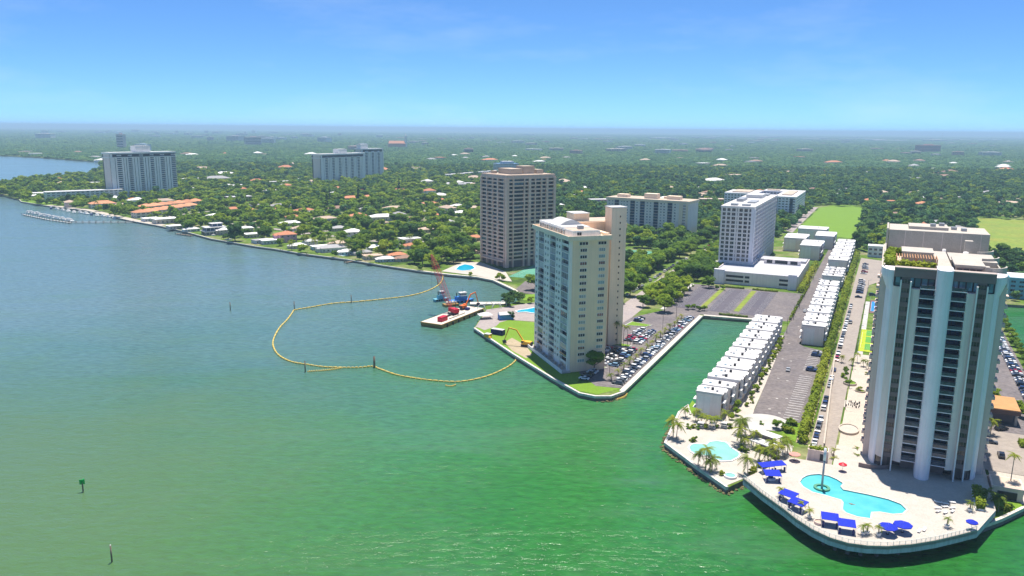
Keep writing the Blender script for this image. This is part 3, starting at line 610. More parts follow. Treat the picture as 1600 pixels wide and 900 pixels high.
# ------------------------------------------------------------------ building: the white curved tower by the pool deck
DECKZ = 5.0
def curved_tower():
    p = D(107.8, -46, DECKZ); t = thing('high_rise_tower', 'tall white tower with curved fins and dark balconies behind the pool deck', 'tower', p, DANG)
    NF, FH, Z0 = 20, 2.83, 4.2
    top = Z0 + NF * FH                       # ~60.8
    yf = lambda x: 2.2 + (abs(x) / 16.0) ** 2 * 7.0
    MB().box(-16.8, 16.9, 13.0, 88.0, -3.2, top - 2).build('body', 'pink_stucco', t)
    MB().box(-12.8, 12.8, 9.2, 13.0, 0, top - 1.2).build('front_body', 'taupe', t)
    # side balcony openings on both flanks
    for sgn, xw in ((-1, -16.8), (1, 16.9)):
        for k in range(NF - 1):
            z = Z0 + k * FH
            for y0 in ((14.2, 34.0) if sgn < 0 else (14.2,)):
                MB_ = put('side_balcony', unit('glass'), t, (xw, y0 + 1.2, z + 0.9), 0, (0.3, 2.4, 1.5))
                put('side_sill', unit('pink_stucco'), t, (xw + sgn * 0.45, y0 + 1.2, z - 0.1), 0, (0.9, 3.0, 0.95))
    # centre pillar, rounded
    n = 14; arc = [(2.1 * math.sin(a), 2.6 - 2.6 * math.cos(a)) for a in np.linspace(-math.pi / 2, math.pi / 2, n)]
    poly = arc + [(2.1, 9.2), (-2.1, 9.2)]
    MB().prism(poly, 0, top + 3.4).build('centre_pillar', 'cool_white', t)
    for s in (-1, 1):
        # balcony bay
        for k in range(NF):
            z = Z0 + k * FH
            a, b = 2.12, 6.0
            ya, yb = yf(a) + 0.9, yf(b) + 0.9
            x = s * (a + b) / 2
            put('balcony_slab', unit('cool_white'), t, (x, 5.2, z - 0.12), 0, (b - a, 4.6, 0.26))
            put('balcony_rail', unit('rail_glass'), t, (x, 2.95, z + 0.16), 0, (b - a - 0.04, 0.08, 0.95))
            put('balcony_door', window_mesh('dark_metal', 'glass_blue', 3), t, (x, 7.5, z + 0.15), 0, (b - a - 0.04, 0.2, FH - 0.3))
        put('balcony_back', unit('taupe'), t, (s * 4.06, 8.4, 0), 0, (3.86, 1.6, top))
        # inner curved panel
        def shell(name, xa, xb, m, th, z0, z1, bulge=0.0, ya=None, yb=None, nn=8):
            ya = yf(xa) if ya is None else ya; yb = yf(xb) if yb is None else yb
            fr, bk = [], []
            for i in range(nn + 1):
                u = i / nn; x = xa + (xb - xa) * u; y = ya + (yb - ya) * u - bulge * math.sin(math.pi * u)
                fr.append((s * x, y)); bk.append((s * x, y + th))
            mb = MB(); mb.prism(fr + bk[::-1], z0, z1); return mb.build(name, m, t)
        shell('wall_panel', 6.02, 8.35, 'panel_grey', 4.5, 3.2, top - 3.2, 0.15, ya=3.4, yb=4.2)
        blkx = lambda nm, m, a, b, y0, y1, zz0, zz1: put(nm, unit(m), t, (s * (a + b) / 2, (y0 + y1) / 2, zz0), 0, (b - a, y1 - y0, zz1 - zz0))
        blkx('fin', 'white_paint', 8.36, 8.72, 3.3, 8.5, 0, top - 1.0)
        blkx('fin', 'white_paint', 11.0, 11.36, 4.6, 9.19, 0, top - 1.0)
        for k in range(NF):
            z = Z0 + k * FH
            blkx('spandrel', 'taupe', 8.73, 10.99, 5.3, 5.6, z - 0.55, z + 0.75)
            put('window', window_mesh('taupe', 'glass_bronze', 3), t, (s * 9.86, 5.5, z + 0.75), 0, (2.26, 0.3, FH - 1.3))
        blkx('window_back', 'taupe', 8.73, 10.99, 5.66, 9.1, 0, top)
        blkx('lobby_glass', 'glass_bronze', 8.73, 10.99, 5.34, 5.6, 0.2, Z0 - 0.55)
        shell('wall_panel', 11.37, 13.2, 'panel_grey', 3.2, 3.2, top - 3.2, 0.3, ya=5.4, yb=7.0)
        shell('lobby_glass', 11.37, 13.2, 'glass_bronze', 2.6, 0.1, 3.15, 0.3, ya=5.8, yb=7.4)
        # outer corner shell, a deep curve wrapping to the flank
        fr = [(s * (13.2 + 1.9 * math.sin(a)), 12.98 - 6.0 * math.cos(a)) for a in np.linspace(0, math.pi / 2, 10)]
        MB().prism(fr + [(s * 13.2, 12.98)], -3.2 if s > 0 else 0.0, top - 4.5).build('corner_shell', 'cool_white', t)
        lo_ = [(*p, top - 4.5) for p in fr + [(s * 13.2, 12.98)]]; q_ = [(s * (13.2 + 3.6 * math.sin(a)), 15.5 - 8.5 * math.cos(a)) for a in np.linspace(0, math.pi / 2, 10)] + [(s * 13.2, 15.5)]
        if s < 0: lo_, q_ = lo_[::-1], q_[::-1]
        MB().quadbox(lo_, [(*p, top - 0.8) for p in q_]).build('shell_flare', 'cool_white', t)
        MB().prism(q_, top - 0.8, top + 1.5).build('shell_crown', 'cool_white', t)
    # crown
    for s in (-1, 1):
        put('top_glazing', window_mesh('dark_metal', 'glass_teal', 6), t, (s * 7.6, 6.2, top - 3.1), 0, (10.9, 0.6, 3.0))
        put('crown_band', unit('taupe'), t, (s * 7.6, 6.6, top - 0.1), 0, (11.0, 2.6, 2.6))
        put('crown_ledge', unit('taupe_wall'), t, (s * 7.6, 6.5, top + 2.5), 0, (11.1, 2.9, 0.3))
    zr = top - 1.0
    MB().box(-13.0, 13.0, 8.0, 12.97, top - 1.198, top + 0.6).build('terrace_floor', 'tan_roof', t)
    MB().box(-16.7, 16.8, 13.0, 87.9, top - 2, top - 1.0).build('roof', 'white_deck', t)
    # roof garden on the left, cream roofs on the right
    MB().box(-15.5, -2.0, 14, 52, zr, zr + 2.4).build('garden_base', 'tan_roof', t)
    hedge_box('roof_hedge', t, -12.6, -2.6, 9.0, 12.6, top + 0.5, top + 3.6, 420)
    hedge_box('roof_hedge', t, -15.0, -2.6, 40.0, 43.5, zr + 2.4, zr + 4.6, 420)
    hedge_box('roof_hedge', t, -16.0, -13.2, 16.0, 38, zr + 2.4, zr + 4.2, 300)
    pg = put('pergola', None, t, (-7.2, 21, zr + 2.4))
    for i in range(16): put('pergola_slat', unit('pergola_wood'), pg, (-5.6 + i * 0.75, 0, 2.6), 0, (0.22, 8.0, 0.25))
    for x in (-5.6, 0, 5.6):
        for y in (-3.6, 3.6): put('pergola_post', unit('pergola_wood'), pg, (x, y, 0), 0, (0.3, 0.3, 2.6))
    mb = MB(); mb.box(-11, -2.4, 27, 38, zr + 2.4, zr + 5.4); mb.box(-11.4, -2.2, 26.6, 38.4, zr + 5.4, zr + 5.8); mb.build('roof_pavilion', 'white_deck', t)
    mb = MB(); mb.box(3.2, 10.4, 13.2, 30, zr, zr + 4.2); mb.box(2.8, 10.8, 12.8, 30.4, zr + 4.202, zr + 4.7); mb.build('roof_pavilion', 'white_deck', t)
    put('pavilion_glass', window_mesh('taupe', 'glass', 4), t, (6.8, 13.1, zr + 0.3), 0, (6.8, 0.3, 3.4))
    MB().box(10.6, 12.0, 13.4, 16, zr, zr + 4.4).build('roof_column', 'white_deck', t)
    mb = MB(); mb.box(-1.6, 2.4, 16, 50, zr, zr + 3.4); mb.build('roof_ridge', 'white_deck', t)
    mb = MB(); mb.box(3, 16.2, 34, 52, zr, zr + 3.0); mb.build('roof_block', 'white_deck', t)
    # curved parapet walls on the right flank
    for yc in (16.0, 36.0, 52.0):
        pts = [(12.0 + 5.4 * math.sin(a), yc + 6 - 6 * math.cos(a)) for a in np.linspace(0, math.pi / 2, 9)]
        inn = [(12.0 + 5.0 * math.sin(a), yc + 6.4 - 6 * math.cos(a)) for a in np.linspace(0, math.pi / 2, 9)]
        MB().prism(pts + inn[::-1], zr, zr + 3.8).build('curved_parapet', 'white_deck', t)
    MB().box(-16.3, -15.9, 13.4, 66, zr, zr + 3.2).build('flank_parapet', 'white_deck', t)
    MB().box(16.3, 16.7, 24, 66, zr, zr + 2.0).build('flank_parapet', 'white_deck', t)
    MB().box(-15.4, 16.6, 66, 87, zr, zr + 8.2).build('machine_wall', 'white_deck', t)
    for i in range(5): put('wall_joint', unit('panel_grey'), t, (-10 + i * 6, 65.93, zr + 0.2), 0, (0.15, 0.1, 7.8))
    MB().box(-16.2, -15.6, 66, 87, zr, zr + 8.6).build('machine_pier', 'white_deck', t)
    MB().box(-9, 4, 72, 84, zr + 8.2, zr + 9.2).build('machine_block', 'white_deck', t)
    for (x, y) in ((-1, 75), (2, 79), (6, 77), (9, 74)): MB().box(x - .9, x + .9, y - 1.2, y + 1.2, zr + 8.2 + (1.0 if x < 4 else 0), zr + 9.2 + (1.0 if x < 4 else 0)).build('roof_unit', 'grey_metal', t)
    for (x, y, r) in ((2.6, 60, 0.6), (-5, 58, 0.7), (9, 56, 0.9)): smooth(MB().cyl(x, y, zr, zr + 3.0, r, 10, r * .9).build('roof_vent', 'white_paint', t))
    MB().box(8.6, 11.0, 58, 61, zr, zr + 6.5).build('roof_chimney', 'white_deck', t)
    # ground floor: curved dark terrace rail on the left foot, lobby glass
    pts = [(-15.2 + 8.0 * math.sin(a), 9.0 - 7.0 * (math.cos(a)) + 0) for a in np.linspace(-0.3, 1.0, 10)]
    inn = [(x * 0.985, y + 0.35) for x, y in pts]
    MB().prism(pts + inn[::-1], 0, 1.3).build('terrace_rail', 'taupe', t)
    put('lobby_glass', window_mesh('dark_metal', 'glass_bronze', 4), t, (5.2, 8.5, 0.1), 0, (6.0, 0.4, 3.4))
    return t

def leaf_cloud(n, sampler, size, rnd, up=0.8):
    """n leaf quads; sampler(n) -> (points, outward normals)"""
    p, nr = sampler(n)
    d = nr + rnd.normal(0, 0.55, (n, 3)); d[:, 2] += up; d /= np.linalg.norm(d, axis=1)[:, None] + 1e-9
    t = np.cross(d, rnd.normal(0, 1, (n, 3))); t /= np.linalg.norm(t, axis=1)[:, None] + 1e-9
    b = np.cross(d, t); s = size * rnd.uniform(0.6, 1.35, n)[:, None]
    a1 = p - t * s - b * s * 0.45; a2 = p + t * s * 0.2 - b * s * 0.75; a3 = p + t * s + b * s * 0.35; a4 = p - t * s * 0.15 + b * s * 0.8
    V_ = np.stack([a1, a2, a3, a4], 1).reshape(-1, 3)
    return V_, np.arange(4 * n).reshape(-1, 4)
def np_mesh(name, V_, Q, mats, idx=None):
    me = bpy.data.meshes.new(name); nv, nq = len(V_), len(Q); k = Q.shape[1]
    me.vertices.add(nv); me.vertices.foreach_set('co', V_.astype(np.float32).ravel())
    me.loops.add(nq * k); me.loops.foreach_set('vertex_index', Q.astype(np.int32).ravel())
    me.polygons.add(nq); me.polygons.foreach_set('loop_start', np.arange(0, nq * k, k, dtype=np.int32))
    for x in mats: me.materials.append(M[x])
    me.update(calc_edges=True); return me
def hedge_box(name, parent, x0, x1, y0, y1, z0, z1, n, m='leaf_hedge', size=0.55):
    def smp(k):
        p = rng.uniform((x0, y0, z0), (x1, y1, z1), (k, 3)); c = np.array(((x0 + x1) / 2, (y0 + y1) / 2, z0))
        ax = rng.integers(0, 4, k); nr = np.zeros((k, 3))
        p[ax < 2, 2] = z1 + rng.normal(0, 0.22, (ax < 2).sum()); nr[ax < 2, 2] = 1
        e = ax == 2; p[e, 1] = y0 + rng.normal(0, 0.15, e.sum()); nr[e, 1] = -1
        e = ax == 3; sd = rng.integers(0, 2, e.sum()); p[e, 0] = np.where(sd, x1, x0) + rng.normal(0, 0.15, e.sum()); nr[e, 0] = np.where(sd, 1, -1)
        return p, nr
    V_, Q = leaf_cloud(n, smp, size, rng)
    mb = MB().box(x0 + .25, x1 - .25, y0 + .25, y1 - .25, z0, z1 - .25)
    k = len(V_); V_ = np.vstack([V_, np.array(mb.v)]); Q = np.vstack([Q, np.array(mb.f) + k])
    return put(name, np_mesh(name, V_, Q, [m]), parent)
curved_tower()

# ------------------------------------------------------------------ townhouses
def townhouse_mesh_parts(W, Dp_, H, m_wall='taupe_wall'):
    pass
def townhouse(x0, x1, y0, y1, H, label, group, side='both', hatch=True, step=0.0):
    """one white-roofed unit in the district frame; party walls at y0/y1"""
    p = D((x0 + x1) / 2, y0, LZ); w = x1 - x0; L = y1 - y0 - 0.06
    t = thing('townhouse', label, 'house', p, DANG, group)
    put('wall', unit('taupe_wall'), t, (0, L / 2, 0), 0, (w, L, H))
    put('end_wall', unit('light_wall'), t, (0, 0.01, 0.05), 0, (w * .985, 0.14, H - .1))
    put('gable_panel', unit('white_paint'), t, (-w * 0.18, -0.06, 0.5), 0, (w * 0.5, 0.14, H - 1.6))
    r = put('roof', unit('white_roof'), t, (0, L / 2, H), 0, (w + 0.7, L, 0.35 + step))
    put('parapet', unit('white_roof'), t, (0, 0.15, H + 0.35 + step), 0, (w + 0.7, 0.3, 0.35))
    if hatch:
        put('roof_hatch', unit('dark_metal'), t, (0.4, L * 0.55, H + 0.35 + step), 0, (0.9, 1.1, 0.9))
    for _ in range(random.randint(1, 3)): put('roof_unit', unit('grey_metal'), t, (w * random.uniform(-.4, .4), L * random.uniform(.3, .85), H + 0.352 + step), random.uniform(-.1, .1), (random.uniform(.5, 1.0), random.uniform(.5, 1.1), random.uniform(.35, .8)))
    put('roof_seam', unit('concrete'), t, (w * random.uniform(-.3, .3), L * .55, H + .352 + step), 0, (.12, L * .8, .03)); put('skylight', unit('glass_teal'), t, (-w * .28, L * random.uniform(.35, .7), H + .352 + step), 0, (.9, 1.2, .18))
    for s in (-1, 1):
        xw = s * w / 2
        put('bay', unit('white_paint'), t, (xw + s * 0.45, L * 0.72, 2.9), 0, (0.9, L * 0.42, H - 2.7))
        for z in (3.2, 6.5):
            put('window', window_mesh('dark_metal', 'glass', 2), t, (xw + s * 0.06, L * 0.26, z), R_(90) * s, (L * 0.34, 0.2, 2.0))
            put('balcony', unit('white_paint'), t, (xw + s * 0.6, L * 0.26, z - 0.3), 0, (1.2, L * 0.42, 0.25))
            put('bay_window', window_mesh('white_paint', 'glass_teal', 2), t, (xw + s * 0.93, L * 0.72, z), R_(90) * s, (L * 0.34, 0.2, 2.0))
        put('garage_door', unit('panel_grey'), t, (xw + s * 0.04, L * 0.5, 0.1), 0, (0.12, L * 0.6, 2.3))
    return t
g1 = 'white roofed townhouses along the canal'
for i in range(13):
    y = 11.0 + i * 8.9
    dx = 0.25 * i
    townhouse(33.2 + dx * 0.2, 45.6 + dx * 0.1, y, y + 8.9, 9.6 + (0.2 if i % 2 else 0), 'white roofed taupe townhouse in the terrace along the green canal', g1, step=0.0)
townhouse(32.4, 41.8, -13.5, -4.6, 9.2, 'lower white roofed end townhouse behind the small pool terrace', None)
townhouse(32.6, 43.4, -4.5, 4.4, 9.2, 'white roofed townhouse stepped between the end house and the canal terrace', None)
townhouse(33.0, 45.0, 4.5, 10.95, 9.9, 'narrow white roofed townhouse at the start of the canal terrace', None)
g2 = 'white roofed townhouses along the hedge'
for i in range(13):
    y = 113 + i * 10.6
    townhouse(58.0 - 0.12 * i, 68.4 - 0.12 * i, y, y + 10.6, 9.6 + (0.22 if i % 2 else 0), 'white roofed townhouse in the long row beside the yellow green hedge', g2)
for i in range(4):
    y = 268 + i * 10.5
    townhouse(56.0, 67.5, y, y + 10.5, 9.4, 'white roofed townhouse in the short row beyond the long hedge row', 'short row of townhouses', hatch=True)
for i, (y, n) in enumerate(((335, 6),)):
    for k in range(n): townhouse(55.0, 68.0, y + k * 22, y + k * 22 + 22, 10.5, 'flat roofed grey townhouse in the far row next to the long lane', 'far row of townhouses')
for (x0, x1, y0, y1) in ((28, 44, 398, 440), (34, 50, 470, 510), (10, 28, 442, 480), (14, 40, 520, 550)):
    townhouse(x0, x1, y0, y1, 11.5, 'boxy white three storey house between the grey tower and the lane end', 'boxy white houses at the lane end', hatch=False)

# ------------------------------------------------------------------ grey tower on its garage
def grey_tower():
    p = D(-9, 300, LZ); t = thing('grey_tower', 'pale grey apartment tower with long balcony side rising from a garage', 'tower', p, DANG)
    SX, SY, NF, FH, Z0 = 24.0, 128.0, 13, 3.1, 9.4
    x0 = -SX / 2; x1 = SX / 2; top = Z0 + NF * FH
    MB().box(x0 + .8, x1 - 1.2, 0.8, SY - .8, 0, top).build('core', 'taupe', t)
    f = Facade(t, (x0, 0), 0.0)
    piers = [0.0, 3.4, 6.8, 10.6, 12.2, 15.8, 19.4, 22.4]
    for q in piers: f.block('pier', 'light_wall', q, q + 1.1, 0, top, -0.79, 0.1)
    f.block('pier', 'cool_white', 22.0, 24.0, 0, top, -0.9, 0.4)
    for k in range(NF):
        z = Z0 + k * FH
        f.block('floor_band', 'light_wall', 0, 24, z - 0.3, z + 0.5, -0.79, 0.0)
        for a, b in zip(piers[:-1], piers[1:]):
            if b - a > 1.7: f.win((a + 1.1 + b) / 2, z + 0.5, b - a - 1.12, FH - 0.8, 'light_wall', 'glass', 2, 0.2, -0.5)
    g = Facade(t, (x1, 0), R_(90)); nb = 18; st = SY / nb
    for i in range(nb + 1):
        g.block('pier', 'cool_white', i * st - (0.5 if i else 0), i * st + (0.5 if i < nb else 0), 0, top, -1.19, 0.25)
    for k in range(NF):
        z = Z0 + k * FH
        g.block('floor_band', 'light_wall', 0, SY, z - 0.3, z + 0.25, -1.19, 0.1)
        for i in range(nb):
            g.win((i + .5) * st, z + 0.25, st - 1.02, FH - 0.55, 'white_paint', 'glass_blue', 3, 0.2, -0.9)
            if i % 2 == 0: g.block('balcony', 'cool_white', i * st + 0.5, (i + 1) * st - 0.5, z + 0.25, z + 1.15, 0.7, 0.8)
    g.block('corner_frame', 'cool_white', -0.2, 3.0, Z0, top, 0.3, 0.9); 
    f2 = Facade(t, (x0, SY), R_(-90))
    for k in range(NF): f2.block('floor_band', 'light_wall', 0, SY, Z0 + k * FH - .3, Z0 + k * FH + .6, -0.79, 0.1)
    MB().box(x0 - .3, x1 + .4, -.4, SY + .3, top, top + 1.5).build('parapet', 'light_wall', t)
    MB().box(x0 + .4, x1 - .4, .4, SY - .4, top + 1.5, top + 1.56).build('roof', 'white_roof', t)
    for (a, b, y0, y1, h) in ((-6, -1, 4, 9, 1.5), (2, 8, 5, 10, 1.2), (-8, -3, 40, 62, 2.2), (2, 8, 30, 50, 1.0), (-7, 6, 80, 100, 2.8), (1, 7, 106, 120, 1.6)):
        MB().box(a, b, y0, y1, top + 1.56, top + 1.56 + h).build('roof_unit', 'grey_metal' if h < 2.5 else 'white_roof', t)
    MB().box(x0 - 1.5, x1 + 2.0, -2.5, SY * .5, Z0 - 1.2, Z0 - .32).build('podium_slab', 'light_wall', t)
grey_tower()
def garage():
    p = D(13, 258, LZ); t = thing('parking_garage', 'low pale grey parking garage at the foot of the grey tower', 'garage', p, DANG)
    MB().box(-28, 28, 0, 84, 0, 8.0).build('wall', 'light_wall', t)
    MB().box(-27.6, 27.6, .4, 83.6, 8.0, 8.06).build('deck', 'garage_roof', t)
    mb = MB()
    for a in ((-28.1, 28.1, -.1, .35), (27.65, 28.1, .35, 84), (-28.1, 28.1, 83.7, 84.1), (-28.1, -27.65, .35, 83.7)): mb.box(*a, 8.0, 9.1)
    mb.build('parapet', 'light_wall', t)
    f = Facade(t, (-28, 0), 0.0)
    for z in (2.0, 5.0):
        f.block('opening', 'dark_metal', 8, 20, z, z + 1.5, -.3, 0.05); f.block('opening', 'dark_metal', 21, 24, z, z + 1.5, -.3, 0.05)
        f.block('opening', 'dark_metal', 44, 50, z, z + 1.5, -.3, 0.05)
    f.block('stair_block', 'cool_white', 0, 7, 0, 10.5, 0.0, 3.0); f.block('stair_block', 'cool_white', 50, 55.5, 0, 10.5, 0, 2.5)
    mb = MB(); mb.box(-2, 24, 54, 60, 8.06, 11.5); mb.build('ramp_house', 'light_wall', t)
    ff = Facade(t, (-2, 54), 0)
    for a, b in ((2, 6), (8, 17), (19, 24)): ff.block('opening', 'dark_metal', a, b, 8.6, 10.9, -.3, .05)
    for i in range(16): put('bay_line', unit('mark_white'), t, (-10 + i * 2.4, 20, 8.06), 0, (0.15, 5, 0.02))
    MB().box(-26, 27, 66, 80, 8.06, 9.6).build('ramp', 'garage_roof', t)
garage()
def gw(x0, x1, y0, y1, h, name, label, cat, wallm, rot=DANG, floors=8, cols=12, m='glass', roofm='white_roof', group=None, frame='D', wfrac=0.6, zoff=0.0, sidecols=None):
    """plain slab block with parapet, roof and separate windows on the two faces seen from the bay"""
    w, L = x1 - x0, y1 - y0
    p = D(x0, y0, LZ) if frame == 'D' else Vector((x0, y0, LZ))
    t = thing(name, label, cat, p, rot, group)
    put('wall', unit(wallm), t, (w / 2, L / 2, 0), 0, (w, L, h))
    put('parapet', unit(wallm), t, (w / 2, L / 2, h), 0, (w + .5, L + .5, 0.9))
    put('roof', unit(roofm), t, (w / 2, L / 2, h + .9), 0, (w - .6, L - .6, 0.08))
    fs = [(Facade(t, (0, 0), 0.0), w, cols), (Facade(t, (w, 0), R_(90)), L, sidecols or max(2, int(cols * L / w)))]
    fh = (h - 1.5) / floors
    for f, ln, c in fs:
        for k in range(floors):
            for i in range(c):
                f.win((i + .5) * ln / c, 1.0 + k * fh + 0.3 * fh, ln / c * wfrac, fh * 0.52, wallm, m, 2, 0.25, 0.06)
    return t
t = gw(-100, -60, 740, 800, 27, 'apartment_block', 'white U shaped apartment block with dark window columns', 'building', 'cool_white', floors=8, cols=10, sidecols=8)
t2 = gw(-34, -9, 712, 830, 27, 'apartment_block', 'white U shaped apartment block with dark window columns', 'building', 'cool_white', floors=8, cols=6, sidecols=16)
t3 = gw(-60, -34, 800, 835, 27, 'apartment_block', 'white link block joining the wings of the U shaped apartments', 'building', 'cool_white', floors=8, cols=6, sidecols=4)
for tt, a in ((t, (8, 30, 10, 50)), (t2, (6, 18, 20, 90)), (t3, (4, 20, 8, 20))):
    put('roof_plant', unit('tan_roof'), tt, ((a[0] + a[1]) / 2, (a[2] + a[3]) / 2, 27.98), 0, (a[1] - a[0], a[3] - a[2], 1.2))
for s in (2.0, 20.0): put('balcony_stack', unit('glass_blue'), t2, (s, -0.25, 1), 0, (3.4, 0.8, 25))
for tt, off in ((t2, (66, -28)), (t3, (40, 60))):        # one building: all wings hang on one root
    for ch in [c for c in COL.objects if c.parent == tt]:
        ch.parent = t; ch.location.x += off[0]; ch.location.y += off[1]
    bpy.data.objects.remove(tt)

def cream_slab():
    p = D(-178, 498, LZ); t = thing('slab_block', 'long cream slab apartment block with dark balcony columns behind the trees', 'building', p, R_(-32.0))
    w, L, NF, FH, Z0 = 90.0, 30.0, 11, 2.9, 2.0; top = Z0 + NF * FH
    put('wall', unit('light_wall'), t, (w / 2, L / 2, 0), 0, (w, L, top))
    put('parapet', unit('cream_shaft'), t, (w / 2, L / 2, top), 0, (w + 1.6, L + 1.6, 2.4))
    put('roof', unit('tan_roof'), t, (w / 2, L / 2, top + 2.4), 0, (w, L, 0.1))
    for (x, y, a, b, h) in ((46, 12, 14, 9, 5), (14, 12, 12, 8, 3), (70, 14, 14, 8, 3.5), (60, 20, 6, 6, 2)): put('roof_house', unit('cream_shaft'), t, (x, y, top + 2.5), 0, (a, b, h))
    f = Facade(t, (0, 0), 0.0)
    for c in (9, 27, 38, 53, 68):
        f.block('balcony_column', 'dark_metal', c, c + 5, Z0, top, -0.02, 0.04)
        for k in range(NF):
            z = Z0 + k * FH
            f.win(c + 2.5, z + 0.15, 4.9, 2.5, 'dark_metal', 'glass_blue', 3, 0.2, 0.12, 'balcony_glazing')
            f.block('balcony', 'light_wall', c - .2, c + 5.2, z - 0.1, z + 0.14, 0.05, 0.95)
    for k in range(NF):
        for s in (3, 6.5, 17, 20, 23.5, 34.5, 46, 49.5, 61, 64.5, 76): f.win(s, Z0 + k * FH + .8, 1.7, 1.3, 'white_paint', 'glass_tint', 2, .25, .08, color=random.choice(((.02, .025, .03), (.25, .28, .3), (.03, .04, .05), (.16, .18, .2))))
    f.block('end_pier', 'cream_shaft', 80.5, 84.5, 0, top, 0.0, 0.8); f.block('end_pier', 'cream_shaft', 87.6, 90, 0, top, 0.0, 0.8)
    for k in range(NF): f.block('balcony', 'taupe_wall', 84.5, 87.6, Z0 + k * FH - .1, Z0 + k * FH + 1.0, 0.02, 0.6)
cream_slab()

# ------------------------------------------------------------------ finned slab towers down the bay
def fin_tower(base, ang, L, Wd, H, label, head, seed):
    rd = random.Random(seed)
    t = thing('finned_tower', label, 'tower', (base.x, base.y, LZ), R_(ang))
    FH = 2.95; NF = int((H - 4) / FH)
    put('core', unit('dark_metal'), t, (L / 2, Wd / 2, 0), 0, (L - 1.2, Wd - 1.2, H - 1))
    f = Facade(t, (0, 0), 0.0)
    unit_ = (('p', 3.4), ('d', 1.0), ('p', 2.6), ('g', 7.0), ('p', 2.6), ('d', 1.0))
    s = 0.0; i = 0
    f.block('corner_pier', 'white_paint', 0, 3.2, 0, H, -0.58, 0.2); s = 3.2
    while s < L - 4:
        k, w = unit_[i % len(unit_)]; w *= rd.uniform(0.85, 1.15); i += 1
        if k == 'p': f.block('fin', 'white_paint', s, s + w, 0, H - 7, -0.58, 0.35)
        elif k == 'd': f.block('slot', 'dark_metal', s, s + w, 0, H - 7, -0.58, -0.4)
        else:
            for q in range(NF):
                z = 3 + q * FH
                f.win(s + w * .36, z + .76, w * .66, FH - 1.05, 'dark_metal', 'glass_blue', 2, .3, -0.3)
                f.win(s + w * .86, z + .8, w * .24, FH - 1.3, 'white_paint', 'glass', 1, .3, -0.3)
                f.block('balcony', 'white_paint', s, s + w, z - .25, z + .75, -0.57, 0.1)
        s += w
    f.block('corner_pier', 'white_paint', s, L, 0, H, -0.58, 0.2)
    e = Facade(t, (0, Wd), R_(-90))
    e.block('end_wall', 'panel_grey', Wd * .12, Wd * .9, 0, H - 1.5, -0.58, 0.3); e.block('end_slot', 'dark_metal', 0, Wd * .1, 0, H, -.5, .1)
    for z, h in ((H - 1.6, 2.4), (H - 7.4, 1.3)):
        mb = MB(); mb.box(-0.9, L + .9, -1.1, Wd + .9, z, z + h); mb.build('crown_band', 'white_paint', t)
    put('roof', unit('white_roof'), t, (L / 2, Wd / 2, H + .8), 0, (L - 2, Wd - 2, 0.1))
    for a, b, h in head:
        put('roof_house', unit('white_paint'), t, ((a + b) / 2, Wd / 2, H + .9), 0, (b - a, Wd * .6, h))
        put('roof_unit', unit('grey_metal'), t, (a + 2, Wd / 2, H + .9 + h), 0, (2.5, 2.5, 1.2))
    return t
fin_tower(at(178, 309), 55, 105, 22, 66, 'broad white finned tower standing by the boat marina', ((42, 66, 9),), 3)
fin_tower(at(503, 290), 60, 122, 22, 57, 'wide white finned twin tower in the trees, front slab', ((52, 76, 8),), 5)
b2 = at(503, 290) + Vector((math.cos(R_(60)), math.sin(R_(60)), 0)) * 150 + Vector((math.sin(R_(60)), -math.cos(R_(60)), 0)) * 2
fin_tower(at(566, 279), 52, 62, 22, 62, 'white finned twin tower in the trees, rear slab', ((2, 22, 9),), 8)

# ------------------------------------------------------------------ low buildings
def low_block(px, py, ang, w, d, h, label, wall, roof='white_roof', cat='building', floors=1, cols=8, hip=False, group=None, name='low_building'):
    o = at(px, py); t = thing(name, label, cat, (o.x, o.y, LZ), R_(ang), group)
    put('wall', unit('house_paint'), t, (w / 2, d / 2, 0), 0, (w, d, h), wall)
    if hip:
        mb = MB(); e = .7; rh = min(w, d) * .22
        b = [(-e, -e, h), (w + e, -e, h), (w + e, d + e, h), (-e, d + e, h)]
        k = min(w, d) / 2
        tt = [(k, d / 2 - .01, h + rh), (w - k, d / 2 - .01, h + rh), (w - k, d / 2 + .01, h + rh), (k, d / 2 + .01, h + rh)] if w > d else [(w / 2 - .01, k, h + rh), (w / 2 + .01, k, h + rh), (w / 2 + .01, d - k, h + rh), (w / 2 - .01, d - k, h + rh)]
        mb.quadbox(b, tt); mb.build('roof', roof, t)
    else:
        put('roof', unit(roof), t, (w / 2, d / 2, h), 0, (w + 1.2, d + 1.2, .45))
    f = Facade(t, (0, 0), 0.0); g = Facade(t, (0, d), R_(-90)); g2 = Facade(t, (w, 0), R_(90))
    fh = h / floors
    for k in range(floors):
        for i in range(cols): f.win((i + .5) * w / cols, k * fh + fh * .3, w / cols * .6, fh * .45, 'white_paint', 'glass', 2, .25, .08)
        for i in range(max(1, int(cols * d / w))):
            n_ = max(1, int(cols * d / w)); g.win((i + .5) * d / n_, k * fh + fh * .3, d / n_ * .5, fh * .45, 'white_paint', 'glass', 2, .25, .08)
            g2.win((i + .5) * d / n_, k * fh + fh * .3, d / n_ * .5, fh * .45, 'white_paint', 'glass', 2, .25, .08)
    f.win(w * .5, .1, 1.2, 2.2, 'white_paint', 'glass', 1, .25, .1, 'door')
    return t
lb = low_block
lb(73, 315, 40, 100, 18, 13, 'long white four storey block with open galleries next to the finned tower', (.66, .68, .66), floors=4, cols=16)
lb(30, 308, 25, 55, 22, 5, 'low white clubhouse with wide roof at the end of the spit', (.62, .6, .56), cols=6)
lb(128, 291, 20, 60, 18, 6, 'white roofed pavilion among the palms on the spit', (.7, .7, .66), cols=6)
